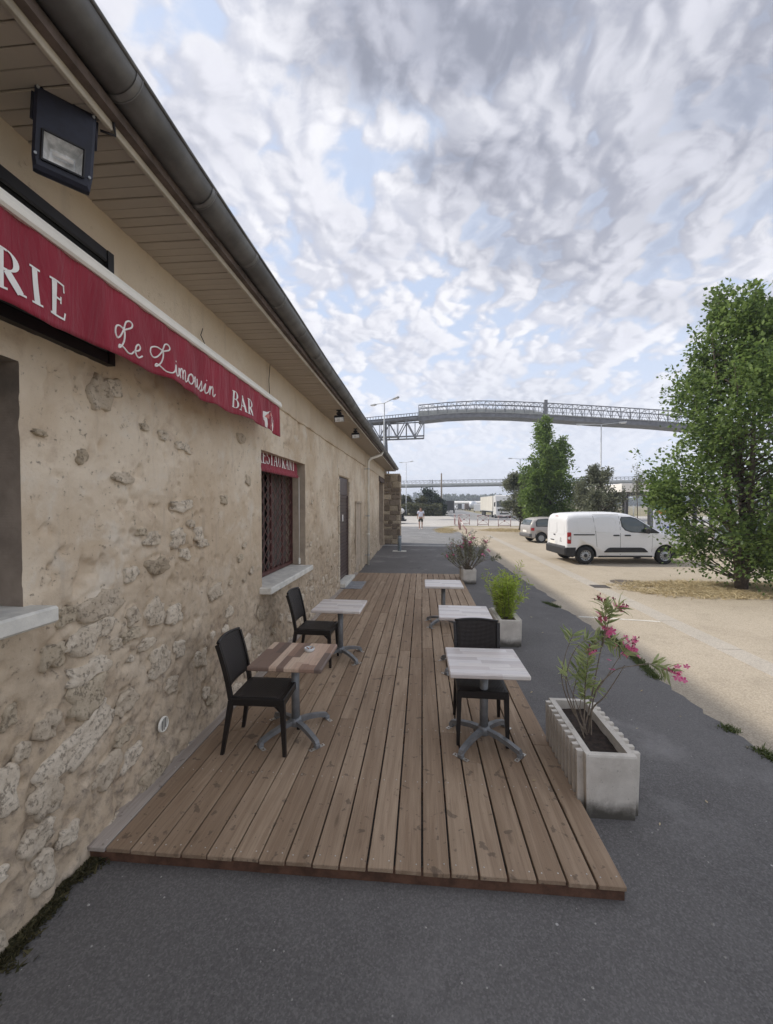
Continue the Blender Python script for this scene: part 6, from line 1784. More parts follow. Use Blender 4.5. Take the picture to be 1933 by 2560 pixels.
def make_van():
    rw, fw = G(1464.7, 1411.5), G(1655, 1408.3)
    yaw = R(4.6)
    wb = 2.82
    t = thing('delivery_van', 'white panel van with black bumper trim parked on the beige ground', 'van', (rw.x, rw.y, 0.004), yaw)
    off = 0.92
    fwd = Vector((math.cos(yaw), math.sin(yaw), 0)); lf = Vector((-fwd.y, fwd.x, 0))
    t.location = Vector((rw.x, rw.y, .004)) + lf * off
    k = wb / 2.785
    def hw(x, z):
        h = 0.915
        if z > 1.10: h -= 0.17 * ((z - 1.10) / 0.75) ** 1.6
        if z < 0.5: h -= 0.03 * (0.5 - z) / .3
        if x < -.5: h -= 0.05 * ((-.5 - x) / .28) ** 2
        if x > wb - .1: h -= 0.20 * ((x - wb + .1) / .95) ** 2
        return h
    st = [(-.675, .44, 1.55, .965), (-.665, .36, 1.66, .985), (-.635, .31, 1.745, 1), (-.58, .29, 1.79, 1), (-.3, .27, 1.83, 1), (.3, .25, 1.85, 1), (.9, .25, 1.855, 1), (1.35, .25, 1.835, 1), (1.62, .25, 1.79, 1), (1.85, .25, 1.70, 1), (2.2, .25, 1.47, 1), (2.55, .25, 1.235, 1), (2.66, .25, 1.185, 1), (2.95, .25, 1.12, 1), (3.25, .25, 1.05, 1), (3.50, .26, .97, 1), (3.68, .29, .86, .98), (3.76, .34, .74, .95)]
    b = body_mesh(st, hw).build('body', M['van_white'], t)
    bpy.context.view_layer.update()
    cut_arches(b, (0, wb), .385, .325, .92)
    def sp(name, poly, m, th=.005, side=-1, grid=5, parent=t): return side_panel(poly, hw, th, side, grid).build(name, m, parent)
    for sd_ in (-1, 1):
        win = [(1.27, 1.60), (1.31, 1.66), (1.62, 1.665), (1.80, 1.615), (2.06, 1.44), (2.08, 1.14), (1.62, 1.165), (1.40, 1.24), (1.30, 1.36)]
        sp('side_window', win, M['car_glass'], .006, sd_)
        fr = [(1.245, 1.60), (1.295, 1.685), (1.63, 1.69), (1.82, 1.635), (2.14, 1.42), (2.60, 1.135), (2.56, 1.105), (2.08, 1.115), (1.60, 1.14), (1.38, 1.21), (1.27, 1.35)]
        sp('window_surround', fr, M['plastic'], .0025, sd_)
        sp('quarter_glass', [(2.115, 1.415), (2.30, 1.29), (2.27, 1.145), (2.12, 1.145)], M['car_glass'], .006, sd_)
        sp('slide_rail', [(-.43, 1.075), (.31, 1.075), (.31, 1.035), (-.43, 1.035)], M['plastic'], .006, sd_, 2)
        sp('side_trim', [(.64, .44), (.78, .575), (.86, .60), (1.95, .60), (2.06, .575), (2.20, .445), (2.18, .435), (.66, .43)], M['plastic'], .022, sd_, 3)
        sp('sill_trim', [(.46, .31), (wb - .46, .31), (wb - .46, .245), (.46, .245)], M['plastic'], .004, sd_, 2)
        for x0 in (.96, 1.36):
            mb = side_panel([(x0, 1.035), (x0 + .03, 1.055), (x0 + .20, 1.055), (x0 + .23, 1.035), (x0 + .20, 1.01), (x0 + .03, 1.01)], hw, .018, sd_, 2); mb.build('door_handle', M['plastic'], t)
        for poly in ([(1.203, 1.70), (1.215, 1.70), (1.235, .33), (1.223, .33)], [(.283, 1.72), (.295, 1.72), (.402, .62), (.390, .62)], [(2.36, 1.09), (2.368, 1.09), (2.34, .45), (2.332, .45)], [(.285, 1.775), (1.21, 1.775), (1.21, 1.768), (.285, 1.768)]):
            sp('panel_gap', poly, M['gap'], .0012, sd_, 6)
        for x0, x1, r_ in ((-.27, .265, .16), (.315, 1.08, .16)):
            o1 = rounded(x0, 1.14, x1, 1.655, r_)
            mb = MB()
            for a, b_ in zip(o1, o1[1:] + o1[:1]):
                mb.bar((a[0], sd_ * (hw(*a) + .001), a[1]), (b_[0], sd_ * (hw(*b_) + .001), b_[1]), .012, .010)
            mb.build('pressed_panel', M['van_white'], t)
        mb = side_panel(rounded(-.655, .74, -.53, 1.14, .02, 3), hw, .02, sd_, 4); tl_ = mb.build('tail_light', M['red_lens'], t)
        sp('clear_lens', [(-.65, .97), (-.56, .99), (-.56, .88), (-.65, .90)], M['white_lens'], .026, sd_, 2, tl_)
        sp('black_lens', [(-.60, 1.0), (-.54, 1.0), (-.54, .86), (-.60, .86)], M['plastic'], .024, sd_, 2, tl_)
        # corner of the bumper
        mb = side_panel([(-.695, .60), (-.36, .60), (-.37, .30), (-.46, .25), (-.68, .30)], hw, .016, sd_, 3); mb.build('bumper_corner', M['plastic'], t)
        sp('front_bumper_corner', [(wb + .41, .55), (wb + .80, .62), (wb + .80, .30), (wb + .40, .26)], M['plastic'], .012, sd_, 3)
        sp('headlight', [(3.36, .90), (3.62, .84), (3.66, .73), (3.42, .77)], M['white_lens'], .012, sd_, 3)
        mb = MB(); mb.box((2.12, sd_ * 1.03, 1.20), (.12, .20, .19), None, .04); mb.bar((2.10, sd_ * .90, 1.13), (2.11, sd_ * .98, 1.16), .05); mb.build('wing_mirror', M['plastic'], t)
    mb = MB(); mb.box((-.695, 0, .45), (.09, 1.78, .29), None, .035); mb.build('rear_bumper', M['plastic'], t)
    mb = MB(); mb.box((-.69, -.02, .62), (.03, 1.50, .04)); mb.build('bumper_step', M['gap'], t)
    def rx(z): return -.677 + (.0 if z < 1.4 else .028 * ((z - 1.4) / .3) ** 2 * 2)
    mb = MB()
    mb.bar((rx(.6), -.05, .62), (rx(1.6), -.05, 1.60), .006, .008); mb.build('door_split', M['gap'], t)
    for y0, y1 in ((-.70, -.10), (0.0, .68)):
        o1 = rounded(y0, 1.06, y1, 1.56, .08); mb = MB()
        for a, b_ in zip(o1, o1[1:] + o1[:1]): mb.bar((rx(a[1]) - .002, a[0], a[1]), (rx(b_[1]) - .002, b_[0], b_[1]), .010, .010)
        mb.build('pressed_panel', M['van_white'], t)
    mb = MB(); mb.box((-.682, .36, .70), (.012, .52, .12), None, .003); pl_ = mb.build('number_plate', M['white_print'], t)
    mb = MB(); mb.box((-.688, .36, .79), (.03, .30, .03), None, .005); mb.build('plate_light', M['plastic'], t)
    mb = MB(); mb.box((-.695, .16, 1.0), (.03, .12, .035), None, .008); mb.build('rear_handle', M['plastic'], t)
    mb = MB()
    for dz in (0, .045):
        for sg in (-1, 1): mb.bar((-.682, -.40, .84 + dz + .03), (-.682, -.40 + sg * .055, .84 + dz), .014, .006)
    mb.build('chevron_badge', M['rim'], t)
    mb = MB(); mb.box((-.6805, -.40, .79), (.004, .16, .022)); mb.build('badge_script', M['gap'], t)
    mb = MB(); mb.box((-.655, 0, 1.70), (.03, .24, .02)); mb.build('brake_light', M['red_lens'], t)
    # windscreen
    mb = MB(); pr_ = [(1.80, 1.725, .58), (2.0, 1.61, .66), (2.3, 1.405, .72), (2.58, 1.222, .76)]
    vs = []
    for x, z, h in pr_: vs += [(x, -h, z + .012), (x, 0, z + .026), (x, h, z + .012)]
    mb.add(vs, [(i * 3 + j, i * 3 + j + 1, i * 3 + 4 + j, i * 3 + 3 + j) for i in range(3) for j in range(2)]); mb.build('windscreen', M['car_glass'], t)
    for x in (0, wb):
        for sg in (-1, 1): wheel(t, x, sg * .905, .318, .20, 0, sg)
    return t
make_van()

def make_hatch(name, label, cat, loc, yaw, paint, group=None, detail=True):
    t = thing(name, label, cat, loc, yaw, group)
    wb = 2.35
    def hw(x, z):
        h = 0.80
        if z > .86: h -= 0.20 * ((z - .86) / .55) ** 1.3
        if x < -.3: h -= 0.10 * ((-.3 - x) / .3) ** 2
        if x > wb - .2: h -= 0.20 * ((x - wb + .2) / .85) ** 2
        return h
    st = [(-.60, .40, .80, .94), (-.57, .28, .98, .98), (-.48, .26, 1.16, 1), (-.36, .25, 1.31, 1), (-.15, .24, 1.385, 1), (.3, .23, 1.42, 1), (.8, .23, 1.415, 1), (1.2, .23, 1.36, 1), (1.55, .23, 1.20, 1), (1.95, .23, .99, 1), (2.4, .23, .86, 1), (2.75, .25, .72, 1), (2.92, .32, .56, .96)]
    b = body_mesh(st, hw).build('body', paint, t)
    bpy.context.view_layer.update()
    cut_arches(b, (0, wb), .335, .28, .80)
    for sd_ in (-1, 1):
        def sp(n_, poly, m, th=.005, grid=4): return side_panel(poly, hw, th, sd_, grid).build(n_, m, t)
        sp('window_surround', [(-.30, .90), (-.30, 1.16), (-.14, 1.30), (.30, 1.335), (1.02, 1.325), (1.40, 1.15), (1.68, .96), (1.60, .90)], M['plastic'] if detail else M['car_glass'], .003)
        sp('rear_side_window', [(-.25, .93), (-.25, 1.14), (-.11, 1.275), (.40, 1.305), (.44, .93)], M['car_glass'], .007)
        sp('door_window', [(.52, .93), (.49, 1.305), (.98, 1.30), (1.30, 1.13), (1.52, .94)], M['car_glass'], .007)
        sp('pillar_trim', [(.455, .88), (.455, 1.34), (.478, 1.34), (.49, .88)], paint, .010)
        sp('tail_light', rounded(-.555, .68, -.40, .84, .02, 2), M['red_lens'], .012)
        sp('rubbing_strip', [(-.1 + .5, .55), (1.9, .55), (1.9, .50), (.4, .50)], M['plastic'], .012, 2)
        sp('panel_gap', [(.46, .88), (.468, .88), (.46, .30), (.452, .30)], M['gap'], .0015)
        sp('bumper_corner', [(-.60, .52), (-.30, .52), (-.33, .30), (-.58, .30)], M['gap'], .010, 3)
        mb = side_panel([(.62, .76), (.78, .76), (.78, .72), (.62, .72)], hw, .016, sd_, 2); mb.build('door_handle', M['plastic'], t)
        sp('headlight', [(2.5, .78), (2.80, .68), (2.80, .56), (2.55, .62)], M['white_lens'], .01)
        mb = MB(); mb.box((1.45, sd_ * .86, .99), (.10, .16, .12), None, .03); mb.build('wing_mirror', M['plastic'], t)
    mb = MB(); mb.box((-.60, 0, .42), (.10, 1.44, .20), None, .04); mb.build('rear_bumper', M['gap'], t)
    mb = MB(); vs = []
    for x, z, h in ((-.565, .985, .60), (-.50, 1.13, .56), (-.40, 1.27, .50)): vs += [(x - .012, -h, z), (x - .018, 0, z), (x - .012, h, z)]
    mb.add(vs, [(i * 3 + j, i * 3 + j + 1, i * 3 + 4 + j, i * 3 + 3 + j) for i in range(2) for j in range(2)]); mb.build('rear_window', M['car_glass'], t)
    mb = MB(); mb.box((-.612, 0, .63), (.012, .50, .11)); mb.build('number_plate', M['white_print'], t)
    mb = MB(); vs = []
    for x, z, h in ((1.24, 1.345, .50), (1.55, 1.205, .56), (1.93, 1.005, .62)): vs += [(x, -h, z + .01), (x, 0, z + .024), (x, h, z + .01)]
    mb.add(vs, [(i * 3 + j, i * 3 + j + 1, i * 3 + 4 + j, i * 3 + 3 + j) for i in range(2) for j in range(2)]); mb.build('windscreen', M['car_glass'], t)
    for x in (0, wb):
        for sg in (-1, 1): wheel(t, x, sg * .795, .275, .16, 10, sg)
    return t
q = G(1341, 1358)
make_hatch('hatchback_car', 'small silver hatchback parked beyond the rear of the white van', 'car', (q.x + .15, q.y + .80, .004), R(9), M['silver'])
q = at_d(1935, 15.5)
make_hatch('hatchback_car', 'blue-grey car half hidden behind the big tree and its low branches', 'car', (q.x - .5, q.y + .8, .004), R(9), simple('blue_grey_paint', (.20, .22, .25), .3, var=.05))

# the articulated lorry across the yard
def make_lorry():
    X0 = 11.1; Yf = 64.0
    t = thing('articulated_lorry', 'white articulated lorry with a cream trailer facing the camera across the yard', 'lorry', (X0 + 1.25, Yf, 0.012))
    mb = MB(); mb.box((0, 9.8, 2.22), (2.5, 13.4, 2.42), None, .03)
    for k in range(24): mb.box((-1.255, 3.4 + k * .555, 2.22), (.02, .04, 2.34))
    tr = mb.build('trailer', M['trailer'], t)
    mb = MB(); mb.box((0, 9.8, 3.45), (2.53, 13.45, .07)); mb.box((0, 9.8, .99), (2.52, 13.4, .10)); mb.build('trailer_rail', M['galv'], tr)
    mb = MB(); mb.box((0, 8, .78), (1.0, 15, .22)); mb.build('chassis', M['plastic'], t)
    mb = MB()
    pf_ = [(-.05, .55), (-.10, 1.25), (0, 1.75), (.22, 2.65), (.45, 3.35), (.9, 3.48), (2.25, 3.40), (2.25, .6)]
    mb.prism([(-1.22, y_, z) for y_, z in pf_], (2.44, 0, 0)); cab = mb.build('cab', M['truck_white'], t)
    mb = MB(); mb.add([(-1.10, -.02 + .012 - .04, 1.72), (1.10, -.06, 1.72), (1.05, .165, 2.55), (-1.05, .165, 2.55)], [(0, 1, 2, 3)]); mb.add([(-1.10, -.03, 1.70), (1.10, -.03, 1.70), (1.05, .19, 2.57), (-1.05, .19, 2.57)], [(0, 1, 2, 3)]); mb.build('windscreen', M['car_glass'], cab)
    for sg in (-1, 1):
        mb = MB(); mb.box((sg * 1.226, .95, 2.05), (.02, .8, .62), None, .005); mb.build('side_window', M['car_glass'], cab)
        mb = MB(); mb.box((sg * 1.42, -.0, 2.1), (.16, .14, .62), None, .04); mb.bar((sg * 1.2, .1, 2.4), (sg * 1.4, 0, 2.38), .04); mb.build('mirror', M['plastic'], cab)
        mb = MB(); mb.box((sg * .92, -.10, .88), (.42, .05, .20), None, .02); mb.build('headlight', M['white_lens'], cab)
        mb = MB(); mb.box((sg * 1.0, 1.9, .62), (.5, 1.0, .5), None, .05); mb.build('fuel_tank', M['truck_white'], t)
    mb = MB(); mb.box((0, -.095, 1.22), (1.9, .04, .34)); mb.box((0, -.08, .62), (1.3, .05, .30)); mb.build('grille', M['plastic'], cab)
    mb = MB(); mb.box((0, -.09, .42), (2.4, .12, .30), None, .04); mb.build('bumper', M['truck_white'], cab)
    for y_ in (.95, 3.9, 12.2, 13.4, 14.6):
        for sg in (-1, 1):
            mb = MB(); mb.lathe([(.28, 0), (.47, .02), (.5, .06), (.5, .26), (.46, .30), (.28, .30)], (sg * 1.22, y_, .5), (-sg, 0, 0), 20); wh = mb.build('wheel', M['tyre'], t)
            mb = MB(); mb.lathe([(.29, .02), (.2, .08), (0, .08)], (sg * 1.22, y_, .5), (-sg, 0, 0), 16); mb.build('rim', M['rim'], wh)
make_lorry()
# rear of a dark lorry chassis showing past the pillar
q = at_d(1003, 46)
t = thing('lorry_chassis', 'dark lorry chassis with a white tank showing just past the stone pillar', 'lorry', (q.x - 2.0, q.y, .012))
mb = MB(); mb.box((0, 0, .80), (4.6, .9, .26)); mb.box((2.1, -.1, .55), (.5, 2.2, .16)); mb.box((2.3, 0, .35), (.55, 2.3, .14)); mb.build('chassis', M['plastic'], t)
mb = MB(); mb.box((.4, 0, 1.35), (3.9, 1.9, .62), None, .22); mb.build('tank', M['truck_white'], t)
mb = MB(); mb.box((2.52, -.7, 1.15), (.12, .3, .5)); mb.build('mudguard', M['black'], t)
for x in (-1.2, 1.55):
    for sg in (-1, 1):
        mb = MB(); mb.lathe([(.25, 0), (.46, .02), (.5, .06), (.5, .26), (.3, .28)], (x, sg * 1.1, .5), (0, -sg, 0), 18); mb.build('wheel', M['tyre'], t)

# distant vehicles along the road: small in the photograph
def far_car(label, px, d, yaw, paint, kind='car', L=4.2, Hh=1.45, dx=0):
    q = at_d(px, d); t = thing({'car': 'parked_car', 'van': 'parked_van', 'lorry': 'parked_lorry'}[kind], label, kind, (q.x + dx, q.y, .012), yaw, 'vehicles parked along the far road')
    mb = MB(); w_ = .85 if kind == 'car' else (.95 if kind == 'van' else 1.2)
    if kind == 'car': pf_ = [(-L / 2, .35), (-L / 2, .85), (-L * .42, .95), (-L * .30, Hh - .04), (-.0, Hh), (L * .16, Hh - .06), (L * .30, .95), (L * .47, .78), (L / 2, .6), (L / 2, .35)]
    elif kind == 'van': pf_ = [(-L / 2, .35), (-L / 2, Hh - .1), (-L * .46, Hh), (L * .18, Hh), (L * .32, 1.2), (L * .48, .95), (L / 2, .4)]
    else: pf_ = [(-L / 2, .9), (-L / 2, Hh), (L * .22, Hh), (L * .22, Hh - .5), (L * .24, Hh - .3), (L * .40, Hh - .3), (L * .5, 1.6), (L * .5, .6), (L * .2, .6), (L * .2, .9)]
    mb.prism([(x, -w_, z) for x, z in pf_], (0, 2 * w_, 0)); mb.build('body', paint, t)
    mb = MB()
    if kind == 'car':
        gp = [(-L * .36, .98), (-L * .27, Hh - .09), (L * .13, Hh - .10), (L * .24, .98)]
        mb.prism([(x, -w_ - .01, z) for x, z in gp], (0, 2 * w_ + .02, 0))
    else: mb.box((L * .36, 0, Hh - .75), (L * .12, 2 * w_ + .02, .5))
    mb.build('window', M['car_glass'], t)
    rr_ = .32 if kind != 'lorry' else .5
    for x in (-L * .3, L * .31):
        for sg in (-1, 1):
            mb = MB(); mb.lathe([(0, 0), (rr_ * .6, 0), (rr_, .02), (rr_, .2), (0, .2)], (x, sg * (w_ + .01), rr_), (0, -sg, 0), 14); mb.build('wheel', M['tyre'], t)
    return t
grey = simple('grey_car_paint', (.26, .27, .28), .35, var=.05); whitep = M['van_white']; beigep = simple('beige_car_paint', (.40, .36, .30), .4, var=.05)
far_car('dark box lorry parked at the left roadside beyond the barriers', 1123.5, 100, R(84), M['dark_car'], 'lorry', 7, 2.9)
far_car('blue car tucked beside the hedge end under the timber pole', 1114.5, 118, R(80), M['blue_car'], 'van', 4.4, 2.0)
far_car('white van parked at the right roadside beside the silver tank trailer', 1194, 112, R(84), whitep, 'van', 5.2, 2.2)
for k, (px, d, lab, pt, kd) in enumerate(((1137, 158, 'white car first in the far roadside row beyond the dark lorry', whitep, 'car'), (1144, 170, 'grey car second in the far roadside row', grey, 'car'), (1151, 150, 'dark van amid the far roadside row', M['dark_car'], 'van'),
        (1157, 165, 'beige car beyond the dark van in the far roadside row', beigep, 'car'), (1163, 148, 'white van in the far roadside row left of the brown car', whitep, 'van'), (1169, 140, 'dark brown car next to the silver tank trailer', simple('brown_car_paint', (.12, .08, .06), .4), 'van'))):
    far_car(lab, px, d, R(70 + 9 * (k % 3)), pt, kd, 4.3, 1.5 if kd == 'car' else 2.2)
q = at_d(1183, 136); t = thing('tank_trailer', 'shiny silver tank trailer parked by the road at the end of the far row', 'tank trailer', (q.x, q.y, .012), R(80))
mb = MB(); mb.lathe([(0, -3.0), (.7, -2.95), (1.15, -2.6), (1.25, -2), (1.25, 2), (1.15, 2.6), (.7, 2.95), (0, 3.0)], (0, 0, 1.85), (1, 0, 0), 20); mb.build('tank', M['tank'], t)
mb = MB(); mb.box((0, 0, .7), (5.4, 1.6, .2)); mb.build('chassis', M['plastic'], t)
for x in (-1.8, -.6, 1.9):
    for sg in (-1, 1):
        mb = MB(); mb.lathe([(0, 0), (.4, 0), (.5, .03), (.5, .25), (0, .25)], (x, sg * 1.2, .5), (0, -sg, 0), 14); mb.build('wheel', M['tyre'], t)
def far_building(name, label, px0, px1, d, h, m, roof=None):
    a, b_ = at_d(px0, d), at_d(px1, d); t = thing(name, label, 'building', ((a.x + b_.x) / 2, a.y, 0)); w_ = (b_ - a).length
    mb = MB(); mb.box((0, 6, h / 2), (w_, 12, h)); mb.build('wall', m, t)
    mb = MB(); mb.prism([(-w_ / 2 - .4, -.4, h), (-w_ / 2 - .4, 6, h + .08 * 12), (-w_ / 2 - .4, 12.4, h)], (w_ + .8, 0, 0)); mb.build('roof', roof or M['shelter'], t)
    n_ = max(2, int(w_ / 5)); wm = MB(); wm.box((0, 0, 0), (1.2, .1, .7)); wmm = wm.mesh('window', M['car_glass'])
    for f_ in range(max(1, int(h // 3))):
        for k in range(n_):
            o = link('window', wmm, t); o.location = (-w_ / 2 + w_ * (k + .5) / n_, -.02, 1.7 + 3 * f_)
far_building('warehouse', 'long low pale warehouse behind the far roadside vehicles', 1118, 1240, 250, 3.0, M['hut'])
far_building('apartment_block', 'pale apartment block on the horizon above the far road', 1112, 1126, 560, 13, M['hut'])

# ------------------------------------------------------------------ street lamps, pole, bollard
def street_lamp(label, px, d, top, arm, az, tilt=.10, base=True):
    q = at_d(px, d); t = thing('street_lamp', label, 'street lamp', (q.x, q.y, .01), 0, 'double-armed street lamps')
    mb = MB(); mb.tube([(0, 0, 0), (0, 0, 1.2), (0, 0, 1.25), (0, 0, top)], [.11, .11, .085, .045], 10); mb.build('pole', M['galv'], t)
    mb = MB(); mb.box((0, 0, .02), (.4, .4, .04)); mb.build('base_plate', M['galv'], t)
    for sg in (-1, 1):
        d_ = Vector((math.cos(az), math.sin(az), 0)) * sg
        e = Vector((0, 0, top)) + d_ * arm + Vector((0, 0, arm * tilt))
        mb = MB(); mb.tube([(0, 0, top - .12), Vector((0, 0, top)) + d_ * .08, e], .032, 8); mb.build('arm', M['galv'], t)
        m_ = Matrix((d_ + Vector((0, 0, tilt * .8)), Vector((-d_.y, d_.x, 0)), Vector((0, 0, 1)))).transposed()
        mb = MB(); mb.box(e + d_ * .30, (.68, .24, .12), m_, .045); lh = mb.build('lamp_head', M['galv'], t)
        mb = MB(); mb.box(e + d_ * .34 + Vector((0, 0, -.065)), (.42, .19, .05), m_, .02); mb.build('diffuser', M['white_lens'], lh)
street_lamp('double-armed street lamp rising behind the gutter at the left end of the conveyor', 961, 34, 10.35, 1.15, R(-46))
street_lamp('slim double-armed street lamp just right of the stone pillar above the hedge', 1015.6, 74, 9.5, 1.0, R(-40))
street_lamp('double-armed street lamp standing behind the rounded bushy tree and the van', 1501, 40, 9.75, 1.55, R(-12), .06)
street_lamp('street lamp whose left arm pokes out beside the tall narrow tree', 1300, 70, 9.7, 1.3, R(-8))
q = at_d(1103.5, 84); t = thing('timber_pole', 'weathered bare timber pole at the right end of the hedge', 'pole', (q.x, q.y, 0))
mb = MB(); mb.tube([(0, 0, 0), (.02, 0, 4), (.0, 0, 8.3)], [.19, .17, .14], 10); mb.build('pole', M['weathered_pole'], t)
mb = MB(); mb.cyl((0, 0, 8.3), (0, 0, 8.4), .145, 10, 0, .05); mb.build('pole_cap', M['galv'], t)
q = at_d(1107, 160); street_lamp('tiny street lamp far down the road beside the timber pole', 1107, 165, 9.3, .1, R(0))
q = G(999, 1379)
t = thing('bollard', 'grey cylindrical bollard on a pale base at the foot of the stone pillar', 'bollard', (q.x, q.y, .016))
mb = MB(); mb.lathe([(0, .70), (.072, .70), (.084, .685), (.084, 0)], (0, 0, 0), n=24); mb.build('post', M['bollard'], t)
mb = MB(); mb.lathe([(.087, .60), (.087, .63), (.085, .632)], (0, 0, 0), n=24); mb.build('collar', M['galv'], t)
mb = MB(); mb.box((0, 0, .008), (.62, .36, .018), None, .006); mb.build('base_slab', M['sill'], t)

# ------------------------------------------------------------------ red barriers
def barrier(label, a, b_, h=1.05, bands=True, brace=True):
    a, b_ = Vector(a), Vector(b_); c = (a + b_) / 2; t = thing('traffic_barrier', label, 'barrier', c, 0, 'red cross-braced barriers')
    a, b_ = a - c, b_ - c
    up = lambda p, z: Vector((p.x, p.y, z))
    mb = MB()
    for p in (a, b_): mb.cyl(up(p, -.01), up(p, h), .028, 8)
    mb.cyl(up(a, h - .03), up(b_, h - .03), .024, 8); mb.cyl(up(a, .14), up(b_, .14), .024, 8); mb.build('frame', M['barrier'], t)
    if brace:
        mb = MB(); mb.bar(up(a, .16), up(b_, h - .06), .03, .02); mb.build('brace', M['barrier'], t)
        mb = MB(); mb.bar(up(b_, .16), up(a, h - .06), .03, .016); mb.build('brace', M['barrier'], t)
        mb = MB(); mb.lathe([(0, 0), (.07, 0), (.07, .03), (0, .03)], up(c - c, h * .5 + .02) + Vector((0, -.02, 0)), (0, 1, 0), 12); mb.build('brace_disc', M['barrier'], t)
    if bands:
        mb = MB()
        for p in (a, b_): mb.cyl(up(p, h * .62), up(p, h * .80), .031, 8)
        mb.cyl(up(a.lerp(b_, .35), h - .03), up(a.lerp(b_, .65), h - .03), .027, 8); mb.build('white_band', M['barrier_white'], t)
def gp(px, d): q = at_d(px, d); return (q.x, q.y, .008)
barrier('red cross-braced barrier first right of the dry grass, in front of the dark lorry', gp(1147, 43), gp(1174, 43))
barrier('red cross-braced barrier between the first one and the white lorry cab', gp(1194.5, 40.6), gp(1221.5, 40.8))
barrier('red cross-braced barrier by the trunk of the small greyish tree', gp(1246, 39.2), gp(1277, 39))
barrier('red and white barrier seen end-on at the left of the cross-braced one', gp(1136.5, 44), gp(1138, 41))
barrier('red and white barrier seen end-on above the dry yellow grass', gp(1146, 38), gp(1149, 34.8))
q0, q1 = Vector(gp(1151, 34.5)), Vector(gp(1166, 30.0)); t = thing('bent_rail', 'low bent red and white rail sloping down into the bushy oleander', 'rail', q0)
mb = MB(); e = q1 - q0; mb.tube([(0, 0, .92), e * .25 + Vector((0, 0, .70)), e * .6 + Vector((0, 0, .42)), e + Vector((0, 0, .30))], .045, 8); mb.cyl((0, 0, 0), (0, 0, .95), .04, 8); mb.cyl(e, e + Vector((0, 0, .32)), .04, 8); mb.build('rail', M['barrier'], t)
mb = MB(); mb.cyl((0, 0, .45), (0, 0, .7), .045, 8); mb.tube([e * .3 + Vector((0, 0, .665)), e * .5 + Vector((0, 0, .50))], .05, 8); mb.build('white_band', M['barrier_white'], t)

